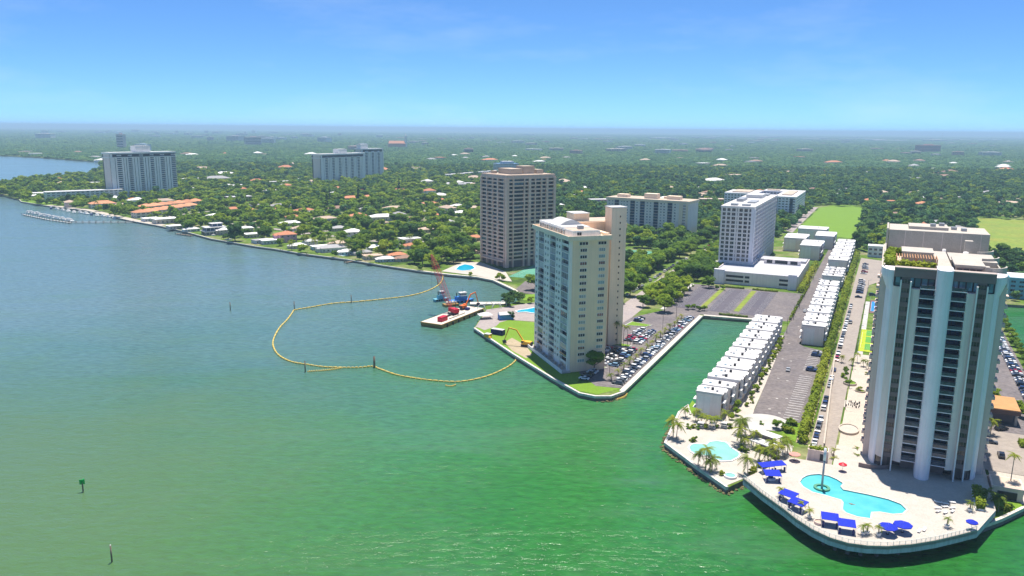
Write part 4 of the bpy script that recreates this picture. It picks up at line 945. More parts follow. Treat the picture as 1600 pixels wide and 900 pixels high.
for i in range(7):
    lb(213 + i * 13, 341 - i * 2.0, 48, 17, 14, 6.5, 'terracotta roofed villa in the front terrace below the finned tower', (.66, .6, .52), 'terracotta', 'house', 2, 3, True, 'front terrace of terracotta villas', 'terrace_villa')
for i in range(7):
    lb(222 + i * 13, 331 - i * 1.5, 48, 17, 14, 6.5, 'terracotta roofed villa in the back terrace below the finned tower', (.66, .6, .52), 'terracotta', 'house', 2, 3, True, 'back terrace of terracotta villas', 'terrace_villa')
lb(143, 326, 40, 30, 16, 6, 'terracotta roofed white boathouse by the marina promenade', (.7, .7, .68), 'terracotta', 'house', 2, 5, True)
for i, (px, py, w) in enumerate(((300, 300, 60), (345, 296, 80), (395, 305, 46), (410, 290, 70), (455, 300, 40), (270, 285, 60), (470, 284, 60))):
    lb(px, py, 45, w, 16, 6, 'long white flat roofed apartment row between the finned towers', (.60, .45, .38), 'white_roof', 'building', 2, 8, False, 'flat roofed rows between the finned towers')
lb(358, 316, 40, 34, 16, 7, 'maroon walled flat roofed block in the shore trees', (.30, .07, .09), 'white_roof', 'building', 2, 5)
def office():
    o = at(779, 272); t = thing('office_building', 'white striped office block rising behind the brown tower', 'building', (o.x, o.y, LZ), R_(20))
    put('core', unit('glass_blue'), t, (26, 20, 0), 0, (51, 39, 25))
    for k in range(8): put('floor_band', unit('white_paint'), t, (26, 20, k * 3.3), 0, (52.4, 40.4, 1.7))
    put('roof_house', unit('white_paint'), t, (28, 20, 24.8), 0, (28, 20, 5))
office()
for i in range(9):
    lb(697 + i * 9.5, 281 - i * .9, 12, 14.5, 16, 11, 'narrow pale town shop in the long row behind the brown tower', random.choice(((.62, .6, .58), (.66, .52, .46), (.7, .7, .7), (.5, .5, .55))), 'white_roof', 'building', 3, 3, False, 'row of town shops behind the brown tower', 'shop')
for i in range(5):
    lb(690 + i * 9, 291 + (i % 2) * 2, 10, 15, 14, 6, 'low pale shop in front of the long shop row', (.6, .55, .52), 'white_roof', 'building', 2, 3, False, 'low shops in front of the long row', 'shop')
lb(924, 322, 15, 30, 14, 9, 'pale blue flat roofed block beside the cream slab', (.34, .42, .6), 'white_roof', 'building', 2, 5)
lb(1095, 322, 0, 34, 16, 10, 'orange red low block behind the cream slab', (.55, .16, .08), 'tan_roof', 'building', 3, 6)

# ------------------------------------------------------------------ pool deck of the white tower
def pool_deck():
    rim = [(1161, 748), (1190, 772), (1225, 797), (1245, 813), (1270, 829), (1295, 841), (1325, 850), (1355, 854), (1387, 855), (1425, 852), (1462, 846), (1500, 837), (1527, 830)]
    rimw = [tuple(at(x, y, DECKZ).xy) for x, y in rim]
    pool_px = [(1250, 753), (1254, 747), (1260, 743.5), (1267, 741.7), (1279.5, 740.7), (1295, 743.5), (1307.5, 749), (1317, 755), (1313, 760), (1317.5, 765), (1357.5, 773), (1387.5, 780), (1407.5, 787.5), (1416, 796), (1410, 802), (1395, 803), (1375, 799.5), (1361, 800), (1359.5, 810), (1340, 807), (1322.5, 801), (1317, 796), (1318, 785), (1315, 781), (1290, 773.7), (1270, 768.7), (1255, 760)]
    pw = [tuple(at(x, y, DECKZ).xy) for x, y in pool_px]
    inner = [Dp(126, -58), Dp(126, 90), Dp(91.0, 90), Dp(91.0, -28), Dp(83.0, -28), Dp(83.0, -46), Dp(70.5, -46)]
    outer = rimw + inner
    # deck surface with a hole for the pool
    me = MB(); pl = [[Vector((*p, 0)) for p in outer], [Vector((*p, 0)) for p in pw]]
    allp = outer + pw; k = 0; me.v += [(*p, DECKZ) for p in allp]
    for a, b, c in tessellate_polygon(pl):
        p, q, r = allp[a], allp[b], allp[c]
        if (q[0] - p[0]) * (r[1] - p[1]) - (q[1] - p[1]) * (r[0] - p[0]) < 0: b, c = c, b
        me.f.append((a, b, c)); me.m.append(0)
    n0 = len(me.v); no = len(outer)
    me.v += [(*p, DECKZ - 1.9) for p in outer]
    for i in range(no):
        j = (i + 1) % no; me.f.append((i, j, n0 + j, n0 + i)[::-1]); me.m.append(1)
    me.f.append(tuple(range(n0, n0 + no))[::-1]); me.m.append(1)
    nb = len(me.v); npw = len(pw); me.v += [(*p, DECKZ - 0.35) for p in pw]
    for i in range(npw):
        j = (i + 1) % npw; me.f.append((no + i, no + j, nb + j, nb + i)); me.m.append(2)
    t = thing('pool_deck', 'white raised pool deck with blue grey fascia cantilevered over the green water', 'deck', (0, 0, 0))
    me.build('deck', ['white_deck', 'deck_fascia', 'pool_tile'], t)
    mb = MB(); mb.prism(pw, DECKZ - 0.9, DECKZ - 0.28); w = mb.build('pool_water', 'pool_water', t)
    # pool coping ring
    cen = Vector((sum(p[0] for p in pw) / npw, sum(p[1] for p in pw) / npw))
    ring = offset_line(pw + pw[:1], 0.0); mb = MB()
    oo = offset_line(pw + [pw[0]], 0.55)
    for i in range(npw):
        mb.quadbox([(*pw[i], DECKZ - .1), (*pw[(i + 1) % npw], DECKZ - .1), (*oo[i + 1], DECKZ - .1), (*oo[i], DECKZ - .1)], [(*pw[i], DECKZ + .06), (*pw[(i + 1) % npw], DECKZ + .06), (*oo[i + 1], DECKZ + .06), (*oo[i], DECKZ + .06)])
    mb.build('pool_coping', 'coping', t)
    # beige kerb under the railing
    a = offset_line(rimw, 0.0); b = offset_line(rimw, 0.5); mb = MB()
    for i in range(len(rimw) - 1):
        mb.quadbox([(*a[i], DECKZ - .7), (*a[i + 1], DECKZ - .7), (*b[i + 1], DECKZ - .7), (*b[i], DECKZ - .7)], [(*a[i], DECKZ + .3), (*a[i + 1], DECKZ + .3), (*b[i + 1], DECKZ + .3), (*b[i], DECKZ + .3)])
        q = 0
    o = mb.build('kerb', 'cream_plaza', t); o.location = (-0.0, -0.0, 0.001)
    # piles below
    inn = offset_line(rimw, 4.5)
    for i in range(1, len(inn) - 1):
        mb = MB(); mb.cyl(inn[i][0], inn[i][1], -1.5, DECKZ - 1.9, 0.5, 8); mb.build('pile', 'seawall', t)
    mid = offset_line(rimw, 9.0); mb = MB()
    for i in range(len(mid) - 1): mb.quadbox([(*mid[i], -1.2), (*mid[i + 1], -1.2), (*inn[i + 1], -1.2), (*inn[i], -1.2)][:4], [(*mid[i], 2.9), (*mid[i + 1], 2.9), (*inn[i + 1], 2.9), (*inn[i], 2.9)])
    # railing
    rt = thing('deck_railing', 'pale post and rail fence along the outer edge of the pool deck', 'railing', (0, 0, 0))
    ln = offset_line(rimw, 0.25); pts = []
    for p, q in zip(ln[:-1], ln[1:]):
        L = math.dist(p, q); n = max(1, round(L / 1.5))
        for i in range(n): pts.append((p[0] + (q[0] - p[0]) * i / n, p[1] + (q[1] - p[1]) * i / n))
    pts.append(ln[-1])
    for p in pts: put('post', unit('white_paint'), rt, (*p, DECKZ + .25), 0, (.09, .09, 1.05))
    MB().tube([(*p, DECKZ + 1.3) for p in pts], .05, 4).build('top_rail', 'white_paint', rt)
    mb = MB()
    for p, q in zip(pts[:-1], pts[1:]):
        mb.bar((*p, DECKZ + .45), (*q, DECKZ + .45), .03, 4)
        for i in range(1, 8):
            x, y = p[0] + (q[0] - p[0]) * i / 8, p[1] + (q[1] - p[1]) * i / 8
            mb.bar((x, y, DECKZ + .3), (x, y, DECKZ + 1.28), .015, 3)
    stuff(mb.build('baluster', 'white_paint', rt))
    # fountain mast and ring in the round end
    c = at(1284, 763, DECKZ - .28)
    f = thing('fountain_mast', 'tall slim grey mast rising from a green ring basin in the pool', 'fountain', (c.x, c.y, DECKZ - .9))
    mb = MB(); n = 24
    for i in range(n):
        a0, a1 = 2 * math.pi * i / n, 2 * math.pi * (i + 1) / n
        r1, r2 = 1.55, 2.35
        q = [(r1, a0), (r2, a0), (r2, a1), (r1, a1)]
        mb.quadbox([(r * math.cos(a), r * math.sin(a), .3) for r, a in q], [(r * math.cos(a), r * math.sin(a), 1.05) for r, a in q])
    mb.build('ring', 'court_green', f)
    smooth(MB().cyl(0, 0, .2, 9.5, .34, 10, .3).build('mast', 'grey_metal', f))
    smooth(MB().cyl(0, 0, 9.5, 13.2, .42, 10, .38).build('mast_head', 'steel_white', f))
pool_deck()
def swimmer():
    c = at(1332, 788, DECKZ - .28); me = bpy.data.meshes.new('person')
    vs = [(0, 0, 0), (0, .28, .06), (0, .5, .10), (0, .62, .12), (0, .78, .16), (.2, .5, .08), (.36, .78, .04), (.30, 1.05, .0), (-.2, .5, .08), (-.42, .35, .03), (-.5, .1, .0), (.1, -.4, -.02), (.12, -.85, -.08), (-.1, -.4, -.02), (-.14, -.82, -.02)]
    me.from_pydata(vs, [(0, 1), (1, 2), (2, 3), (3, 4), (2, 5), (5, 6), (6, 7), (2, 8), (8, 9), (9, 10), (0, 11), (11, 12), (0, 13), (13, 14)], [])
    o = put('person', me, None, (c.x, c.y, DECKZ - .27), R_(70)); o.modifiers.new('skin', 'SKIN'); o.modifiers.new('sub', 'SUBSURF').levels = 1
    rr = [.15, .14, .15, .06, .12, .07, .05, .04, .07, .05, .04, .08, .05, .08, .05]
    for v, r in zip(me.skin_vertices[0].data, rr): v.radius = (r, r)
    me.skin_vertices[0].data[0].use_root = True; me.materials.append(M['skin']); tag(o, 'person swimming in the square end of the deck pool', 'person')
mat('skin', (.36, .20, .13), .6, .05)
swimmer()

# the raised plaza between the lane and the tower: bowls, low walls, pattern
def raised_ring(px, py, rx, ry, z, h, m, name, label, cat, fill=None):
    c = at(px, py, z); t = thing(name, label, cat, (c.x, c.y, z), DANG); n = 26; mb = MB()
    for i in range(n):
        a0, a1 = 2 * math.pi * i / n, 2 * math.pi * (i + 1) / n
        q = [(1, a0), (1.13, a0), (1.13, a1), (1, a1)]
        mb.quadbox([(k * rx * math.cos(a), k * ry * math.sin(a), 0) for k, a in q], [(k * rx * math.cos(a), k * ry * math.sin(a), h) for k, a in q])
    mb.build('rim', m, t)
    if fill: MB().prism([(rx * .99 * math.cos(2 * math.pi * i / n), ry * .99 * math.sin(2 * math.pi * i / n)) for i in range(n)], 0, h * .6).build('floor', fill, t)
    return t
raised_ring(1326, 672, 3.1, 4.6, LZ + .15, .7, 'cream_plaza', 'garden_circle', 'large oval ring wall with a pale floor in the plaza', 'planter', 'white_deck')
raised_ring(1328, 600, 2.4, 2.6, LZ + .15, .8, 'cream_plaza', 'planter', 'oval planter with clipped dome shrubs on the plaza', 'planter', 'lawn')
raised_ring(1316, 712, 3.0, 3.6, LZ + .15, 1.0, 'cream_plaza', 'planter', 'curved planter ring with a coral parasol behind the fountain pool', 'planter', 'white_deck')
raised_ring(1344, 612, 1.8, 1.2, LZ + .15, .6, 'cream_plaza', 'planter', 'small kidney planter beside the dome shrub planter', 'planter', 'lawn')
def chess():
    c = at(1332, 632, LZ + .15); t = thing('garden_chess', 'giant garden chess pieces standing in rows on the plaza', 'chess set', (c.x, c.y, LZ + .13), DANG)
    put('board', unit('white_deck'), t, (0, 0, 0), 0, (6, 9, .04))
    for i in range(26):
        x = random.uniform(-2.4, 2.6); y = (-3.5, -1.5, .5, 2.5)[i % 4] + random.uniform(-.3, .3)
        m = 'dark_metal' if i % 3 else 'taupe_wall'; mb = MB(); mb.cyl(x, y, .04, .35, .25, 8, .14).cyl(x, y, .35, .75, .12, 8, .18).cyl(x, y, .75, .95, .18, 8, .04); mb.build('chess_piece', m, t)
chess()
def low_wall(px0, py0, px1, py1, z, h, th, m, label, name='wall', cat='wall'):
    a, b = at(px0, py0, z), at(px1, py1, z); L = (b - a).length
    t = thing(name, label, cat, (a.x, a.y, z), math.atan2(b.y - a.y, b.x - a.x))
    put('panel', unit(m), t, (L / 2, 0, 0), 0, (L, th, h)); put('cap', unit('cream_plaza'), t, (L / 2, 0, h), 0, (L + .1, th + .2, .15))
    return t
low_wall(1287, 700, 1304, 560, LZ, 1.6, .35, 'cream_plaza', 'long cream garden wall between the lane and the plaza')
def gatehouse():
    a = D(75.2, -44.5, DECKZ - 3.2); t = thing('gatehouse', 'pink stucco gatehouse with a planted roof at the end of the lane', 'building', a, DANG)
    put('wall', unit('pink_stucco'), t, (3, 1.8, 0), 0, (6, 3.6, 6.2)); put('door', unit('dark_metal'), t, (4.2, -.03, 3.25), 0, (1.0, .12, 2.2))
    put('parapet', unit('pink_stucco'), t, (3, 1.8, 6.2), 0, (6.2, 3.8, .3)); hedge_box('roof_hedge', t, .5, 5.5, .4, 3.2, 6.4, 7.0, 160, size=.35)
gatehouse()

# ------------------------------------------------------------------ townhouse pool terrace
def small_pool():
    px = [(1076.7, 699), (1080, 695), (1084.4, 693.3), (1104.4, 694.4), (1108, 691), (1111, 690), (1120, 688.9), (1133.3, 691), (1138, 694.5), (1141, 699), (1148, 703), (1153.3, 706.7), (1155, 710), (1153.3, 713.3), (1142, 719.3), (1126.7, 720), (1118, 716.5), (1109, 712), (1098, 711), (1086.7, 709), (1080, 705)]
    zz = LZ + .35; pw = [tuple(at(x, y, zz).xy) for x, y in px]
    t = thing('swimming_pool', 'kidney shaped turquoise pool on the townhouse terrace', 'pool', (0, 0, 0))
    MB().prism(pw, LZ, zz - .06).build('pool_water', 'pool_pale', t)
    oo = offset_line(pw + [pw[0]], .5); mb = MB(); n = len(pw)
    for i in range(n):
        j = (i + 1) % n; mb.quadbox([(*pw[i], LZ), (*pw[j], LZ), (*oo[i + 1], LZ), (*oo[i], LZ)], [(*pw[i], zz + .05), (*pw[j], zz + .05), (*oo[i + 1], zz + .05), (*oo[i], zz + .05)])
    mb.build('pool_rim', 'white_paint', t)
    c = at(1141, 744, zz); t = thing('hot_tub', 'small round pale green hot tub beside the terrace seawall', 'hot tub', (c.x, c.y, LZ))
    mb = MB(); n = 20
    for i in range(n):
        a0, a1 = 2 * math.pi * i / n, 2 * math.pi * (i + 1) / n; q = [(1.6, a0), (2.0, a0), (2.0, a1), (1.6, a1)]
        mb.quadbox([(r * math.cos(a), r * math.sin(a), 0.1) for r, a in q], [(r * math.cos(a), r * math.sin(a), .75) for r, a in q])
    mb.build('rim', 'white_paint', t); MB().cyl(0, 0, .1, .6, 1.6, 20).build('water_surface', 'pool_pale', t)
    # pavilion with two white roofs
    for (px_, py_, w, d, lab) in ((1182, 672, 13, 4.2, 'long white flat roof shelter at the turning circle'), (1190, 690, 11, 4.0, 'white flat roof bar shelter behind the pool palms')):
        c = at(px_, py_, LZ + 3.2); t = thing('shelter', lab, 'shelter', (c.x, c.y, LZ), DANG - R_(25))
        put('roof', unit('white_roof'), t, (w * .2, 0, 3.0), 0, (w, d, .3))
        for a in (-.45, .45):
            for b in (-.42, .42): put('post', unit('white_paint'), t, (w * .2 + a * w, b * d, 0.1), 0, (.3, .3, 2.9))
        put('back_wall', unit('taupe_wall'), t, (w * .2, d * .3, .1), 0, (w * .7, .3, 2.6))
small_pool()
for i, (px, py) in enumerate(((1113, 669), (1131, 668), (1095, 668))):
    c = at(px, py); t = thing('daybed', 'white canopy daybed on the townhouse pool terrace', 'daybed', (c.x, c.y, LZ + .1), DANG, 'white daybeds on the pool terrace')
    put('mattress', unit('white_roof'), t, (0, 0, .3), 0, (2.0, 1.7, .3)); put('canopy', unit('white_roof'), t, (0, 0, 2.0), 0, (2.2, 1.9, .12)); put('base', unit('timber'), t, (0, 0, 0), 0, (1.9, 1.6, .3))
    for a in (-1, 1):
        for b in (-.8, .8): put('post', unit('white_paint'), t, (a, b, 0), 0, (.1, .1, 2.0))

# ------------------------------------------------------------------ parasols, cabanas, loungers on the deck
def parasol(px, py, z, m, label, r=2.4, rot=0.0, group=None):
    c = at(px, py, z + 2.3); t = thing('parasol', label, 'parasol', (c.x, c.y, z), rot, group)
    n = 8; mb = MB(); ring = [(r * math.cos(2 * math.pi * i / n), r * math.sin(2 * math.pi * i / n), 2.2) for i in range(n)]; low = [(p[0], p[1], 2.0) for p in ring]
    for i in range(n):
        j = (i + 1) % n; mb.face([ring[i], ring[j], (0, 0, 2.95)]); mb.face([low[i], low[j], ring[j], ring[i]])
    mb.build('canopy', m, t); MB().cyl(0, 0, 0, 2.95, .05, 6).build('pole', 'steel_white', t); MB().cyl(0, 0, 0, .12, .4, 10).build('base', 'dark_metal', t)
    return t
parasol(1388, 822, DECKZ, 'navy_canvas', 'blue parasol over a navy table near the deck rail palms', rot=.2)
parasol(1411, 819, DECKZ, 'navy_canvas', 'blue parasol beside a small red stool near the deck rail', rot=.5)
parasol(1519, 815, DECKZ, 'navy_canvas', 'blue and violet parasol at the eastern corner of the deck', 1.5)
parasol(1242, 709, DECKZ, 'coral_canvas', 'coral parasol next to the pink gatehouse', 1.8)
parasol(1327, 706, LZ + .2, 'coral_canvas', 'coral parasol standing in the ring planter', 2.0)
parasol(1317, 725, DECKZ, 'red_paint', 'closed red round float cover beside the ring planter', 1.3)
def cabana(px, py, ang, w, d, label):
    w *= 1.0; d *= 1.12
    c = at(px, py, DECKZ + 2.4); t = thing('cabana', label, 'cabana', (c.x, c.y, DECKZ), R_(ang))
    mb = MB(); mb.quadbox([(-w / 2, -d / 2, 2.2), (w / 2, -d / 2, 2.2), (w / 2, d / 2, 2.5), (-w / 2, d / 2, 2.5)], [(-w / 2, -d / 2, 2.3), (w / 2, -d / 2, 2.3), (w / 2, d / 2, 2.65), (-w / 2, d / 2, 2.65)]); mb.build('canopy', 'navy_canvas', t)
    for a in (-1, 1):
        for b in (-1, 1): put('post', unit('white_paint'), t, (a * (w / 2 - .1), b * (d / 2 - .1), 0), 0, (.1, .1, 2.2 if b < 0 else 2.5))
    for a in (-.25, .25): put('curtain', unit('navy_box'), t, (a * w * 1.5, -d / 2 + .3, 0), 0, (.45, .4, 1.5))
for a in ((1297, 807, -18, 4.4, 3.4, 'blue square cabana closest to the stone fire ring on the deck'), (1323, 817, -18, 4.4, 3.4, 'blue square cabana between the fire ring cabana and the twin palms'),
          (1232, 771, -48, 4.6, 3.2, 'blue square cabana behind the potted palm pair, inner one'), (1247, 784, -48, 4.6, 3.2, 'blue square cabana right beside the potted palm pair'),
          (1197, 726, 12, 4.2, 2.6, 'blue cabana with white canopy pole near the townhouse hedge'), (1216, 724, 12, 4.2, 2.6, 'blue cabana under the coral parasol side'),
          (1207, 739, -5, 4.8, 3.4, 'blue cabana beside the dark round daybed')): cabana(*a)
raised_ring(1280, 818, 1.2, 1.2, DECKZ, .7, 'pink_stucco', 'fire_ring', 'round stone fire ring on the pool deck', 'fire pit', 'tan_roof')
c = at(1205, 749, DECKZ); t = thing('round_daybed', 'dark violet round daybed on the deck corner', 'daybed', (c.x, c.y, DECKZ)); MB().cyl(0, 0, 0, .5, 1.3, 14).build('mattress', 'white_paint', t); MB().cyl(0, .5, .5, 1.3, .8, 10, .5).build('hood', 'navy_box', t)
def lounger(px, py, ang, group='white loungers on the eastern deck'):
    c = at(px, py, DECKZ); t = thing('sun_lounger', 'white sun lounger lying on the sunny eastern deck', 'sun lounger', (c.x, c.y, DECKZ), R_(ang), group)
    put('seat', unit('white_paint'), t, (0, -.2, .3), 0, (.65, 1.3, .1)); o = put('backrest', unit('white_paint'), t, (0, .75, .36), 0, (.65, .75, .1)); o.rotation_euler = (R_(28), 0, 0)
    for a in (-.28, .28):
        for b in (-.7, .4): put('leg', unit('white_paint'), t, (a, b, 0), 0, (.06, .06, .3))
for i in range(9): lounger(1466 + (i % 3) * 11, 786 + (i // 3) * 7 + (i % 2) * 2, 60 + i * 9)
for i, (x, y) in enumerate(((1436, 831), (1444, 829))): lounger(x, y, -40)

# ------------------------------------------------------------------ courts and pools
def court(name, label, poly, base, inner, z, lines=True):
    t = thing(name, label, 'court', (0, 0, 0))
    MB().prism(poly, LZ, z).build('surface', base, t)
    c = [sum(p[i] for p in poly) / len(poly) for i in (0, 1)]
    sc = lambda k: [(c[0] + (p[0] - c[0]) * k, c[1] + (p[1] - c[1]) * k) for p in poly]
    if inner: MB().prism(sc(.72), LZ, z + .02).build('playing_area', inner, t)
    if lines:
        q = sc(.72); mb = MB()
        for i in range(len(q)): mb.bar((*q[i], z + .03), (*q[(i + 1) % len(q)], z + .03), .06, 4)
        mb.build('court_line', 'mark_white', t)
        h = sc(1.0); mb = MB()
        for i in range(len(h)):
            a, b = h[i], h[(i + 1) % len(h)]; n = max(2, int(math.dist(a, b) / 4))
            for k in range(n): mb.bar((a[0] + (b[0] - a[0]) * k / n, a[1] + (b[1] - a[1]) * k / n, z), (a[0] + (b[0] - a[0]) * k / n, a[1] + (b[1] - a[1]) * k / n, z + 3), .05, 4)
            for zz in (1.0, 3.0): mb.bar((*a, z + zz), (*b, z + zz), .04, 4)
        mb.build('fence', 'grey_metal', t)
    return t
court('tennis_court', 'yellow green putting court with darker squares beside the white tower', Drect(80.6 + 4, 91, 112, 160), 'court_yellow', None, z4 + .1)
for k in range(0):
    pass
tc = thing('court_mat', 'dark green square mats laid across the yellow green court', 'mat', D(88, 114, z4 + .1), DANG)
for k in range(3): put('mat', unit('court_stripe'), tc, (1.1, 8 + k * 15, .004), 0, (3.4, 12.5, .04))
court('tennis_court', 'brown court with bright blue playing area beside the garden path', Drect(87.2, 93.5, 205, 246), 'court_brown', 'court_blue', z4 + .1)
court('tennis_court', 'green tennis court below the brown tower', [tuple(at(*p).xy) for p in ((794, 432), (836, 413), (872, 413), (860, 437))], 'court_green', 'court_green', z4)
court('tennis_court', 'teal tennis court behind the cream tower by the avenue trees', Drect(-122, -92, 315, 378), 'court_green', 'court_green', z4)
def teal_pavilion():
    p = D(-103, 268, LZ); t = thing('pavilion', 'open pavilion with a bright teal roof behind the cream tower', 'pavilion', p, DANG)
    put('roof', unit('teal_roof'), t, (0, 0, 4.0), 0, (20, 16, .6)); put('wall', unit('taupe'), t, (0, 2, 0), 0, (17, 10, 4))
    for a in (-9, 0, 9):
        for b in (-7.5, 7.5): put('post', unit('white_paint'), t, (a, b, 0), 0, (.4, .4, 4))
teal_pavilion()
def simple_pool(pxs, m, label):
    pw = [tuple(at(x, y, LZ + .3).xy) for x, y in pxs]; t = thing('swimming_pool', label, 'pool', (0, 0, 0))
    MB().prism(pw, LZ, LZ + .26).build('pool_water', m, t)
    oo = offset_line(pw + [pw[0]], .8); mb = MB(); n = len(pw)
    for i in range(n):
        j = (i + 1) % n; mb.quadbox([(*pw[i], LZ), (*pw[j], LZ), (*oo[i + 1], LZ), (*oo[i], LZ)], [(*pw[i], LZ + .42), (*pw[j], LZ + .42), (*oo[i + 1], LZ + .42), (*oo[i], LZ + .42)])
    mb.build('pool_rim', 'white_paint', t)
simple_pool([(806, 486), (815, 484), (824, 483), (834, 481), (846, 480), (850, 487), (844, 491), (834, 489), (820, 487), (810, 488)], 'pool_blue', 'blue pool on the pink terrace behind the cream tower')
simple_pool([(712, 421), (717, 416), (726, 413), (738, 415), (742, 419), (735, 422), (722, 423)], 'pool_blue', 'blue pool beside the foot of the brown tower')
simple_pool([(528, 394), (540, 395), (548, 398), (536, 400), (526, 397)], 'pool_pale', 'small pale pool in a shore garden')
sheet('terrace', [P(690, 424), P(722, 410), P(752, 410), P(790, 425), P(800, 440), P(772, 437), P(745, 431)], 'white_deck', z1)
sheet('path', [P(820, 440), P(850, 432), P(850, 462), P(815, 458), P(806, 452)], 'asphalt', z1)
sheet('lawn', [P(815, 462), P(850, 458), P(850, 470), P(818, 470)], 'lawn', z2)

# ------------------------------------------------------------------ what a thing stands near, for its label
LAND = [('the boat marina', 110, 325), ('the broad finned tower', 225, 305), ('the terracotta terraces', 265, 330), ('the modern white house', 345, 360), ('the pink walled villa', 450, 376), ('the white two storey villa', 552, 368), ('the shore jetties', 500, 395), ('the twin finned tower', 540, 292), ('the flat roofed rows', 400, 298), ('the row of town shops', 735, 280), ('the brown tower', 800, 395), ('the cream slab block', 1020, 350), ('the small quay pool', 640, 405), ('the office block', 800, 268), ('the church', 620, 231), ('the lawn field', 1320, 335), ('the dry field', 1560, 360), ('the white U shaped block', 1200, 325), ('the eastern canal', 1590, 430)]
LANDW = [(n_, at(x_, y_)) for n_, x_, y_ in LAND]
def near_to(x, y, lst=None):
    return min(lst or LANDW, key=lambda q: (q[1].x - x) ** 2 + (q[1].y - y) ** 2)[0]
TERR = [(n_, at(x_, y_)) for n_, x_, y_ in (('the terrace tip', 1050, 690), ('the end townhouse', 1100, 650), ('the kidney pool', 1110, 708), ('the hot tub', 1140, 742), ('the flat roof shelters', 1185, 690), ('the turning circle', 1160, 660), ('the gatehouse', 1235, 700))]
LOTS = [(n_, D(*q)) for n_, q in (('the headland tip', (-4, 10)), ('the cream tower corner', (-6, 45)), ('the palm island', (-8, 80)), ('the canal head', (-5, 135)), ('the empty lot', (-52, 200)), ('the teal court', (-56, 330)), ('the cream slab drive', (-56, 480)), ('the gatehouse', (76, -25)), ('the dome shrubs', (76, 50)), ('the yellow green court', (76, 130)), ('the blue court', (77, 215)), ('the maroon walled building', (80, 300)), ('the small white villa', (80, 390)), ('the brown roofed pavilion', (140, 40)), ('the bright trees', (150, 90)), ('the clipped canal trees', (150, 150)), ('the canal end', (150, 220)))]
# ------------------------------------------------------------------ cars
def car_meshes(kind):
    L, Wd = (4.6, 1.82) if kind != 'suv' else (4.8, 1.95); hb = .85 if kind != 'suv' else 1.0; hr = 1.43 if kind != 'suv' else 1.75
    prof = [(-L / 2, .28), (L / 2, .28), (L / 2, hb * .78), (L * .44, hb * .95), (L * .2, hb), (-L * .36 if kind != 'suv' else -L * .46, hb * 1.04), (-L / 2, hb * .9)]
    mb = MB(); n = len(prof)
    a = [(x, -Wd / 2 * (1 if z < hb * .85 else .93), z) for x, z in prof]; b = [(x, -y, z) for x, y, z in a]
    k = 0; mb.v += a + b
    for i in range(n): j = (i + 1) % n; mb.f.append((i, i + n, j + n, j)); mb.m.append(0)
    mb.f.append(tuple(range(n))); mb.f.append(tuple(range(2 * n - 1, n - 1, -1))); mb.m += [0, 0]
    xr0, xr1 = (-L * .2, L * .06) if kind != 'suv' else (-L * .4, L * .04)
    mb.box(xr0, xr1, -Wd * .39, Wd * .39, hr - .05, hr, 0)
    body = mb.mesh('body', 'car_paint')
    x0, x1 = (-L * .37, L * .21) if kind != 'suv' else (-L * .47, L * .2)
    g = MB(); g.quadbox([(x0, -Wd * .46, hb * .98), (x1, -Wd * .46, hb * .98), (x1, Wd * .46, hb * .98), (x0, Wd * .46, hb * .98)], [(xr0, -Wd * .39, hr - .05), (xr1, -Wd * .39, hr - .05), (xr1, Wd * .39, hr - .05), (xr0, Wd * .39, hr - .05)])
    glass = g.mesh('windows', 'glass')
    w = MB(); nn = 10
    b1 = [(.33 * math.cos(2 * math.pi * i / nn), -.11, .33 * math.sin(2 * math.pi * i / nn)) for i in range(nn)]
    w.quadbox(b1, [(x, .11, z) for x, y, z in b1]); wheel = w.mesh('wheel', 'tyre')
    return body, glass, wheel, L, Wd
CM = {k: car_meshes(k) for k in ('sedan', 'suv')}
CC = (('white', (.78, .78, .77)), ('white', (.78, .78, .77)), ('silver', (.42, .44, .46)), ('black', (.015, .015, .018)), ('dark grey', (.09, .095, .105)), ('navy blue', (.02, .045, .14)), ('red', (.36, .015, .03)), ('light blue', (.20, .34, .48)))
def car(x, y, ang, where, near=True, kind=None, ci=None, z=LZ + .2):
    kind = kind or random.choice(('sedan', 'suv')); cn, cc = CC[ci] if ci is not None else random.choices(CC, (5, 4, 4, 4, 4, 3, 1.2, 1))[0]
    body, glass, wheel, L, Wd = CM[kind]; p = D(x, y, z)
    nm = 'parked_car' if 'parked' in where else 'car'
    nr_ = near_to(p.x, p.y, LOTS); t = thing(nm, f'{cn} {kind} {where}, by {nr_}', 'car', p, DANG + R_(ang), f'{cn} {kind}s {where}, by {nr_}')
    put('body', body, t, color=cc); put('windows', glass, t)
    if near:
        for a in (-.3, .31):
            for b in (-.5, .5): put('wheel', wheel, t, (a * L, b * (Wd - .16), .33))
    return t
# row along the canal seawall (nose to the water)
y = 8.0
while y < 142:
    if random.random() < .88: car(-5.6 + random.uniform(-.3, .3), y, random.choice((0, 180)), 'parked along the seawall walkway')
    y += 2.9
for x, y0, y1 in ((-15.2, 32, 64), (-20.8, 32, 64), (-27.0, 44, 62), (-16.5, 74, 104), (-22.3, 74, 104)):
    y = y0
    while y < y1:
        if random.random() < .9: car(x, y, random.choice((0, 180)), 'parked in the middle bay')
        y += 3.0
for y in (8, 11, 14, 17, 20): car(-20.5, y, 180, 'parked beneath the round tree', ci=3 if y in (11, 14) else None)
for y in (120, 123.5, 127): car(-30, y, 10, 'parked at the grassy island by the avenue', ci=5 if y == 120 else None)
for y in range(150, 330, 7):
    if random.random() < .75: car(-55.5 - (y - 130) * .012, y, 90, 'parked along the shaded avenue', near=False)
for y in range(330, 520, 9):
    if random.random() < .6: car(-56, y, 90, 'parked further up the shaded avenue', near=False)
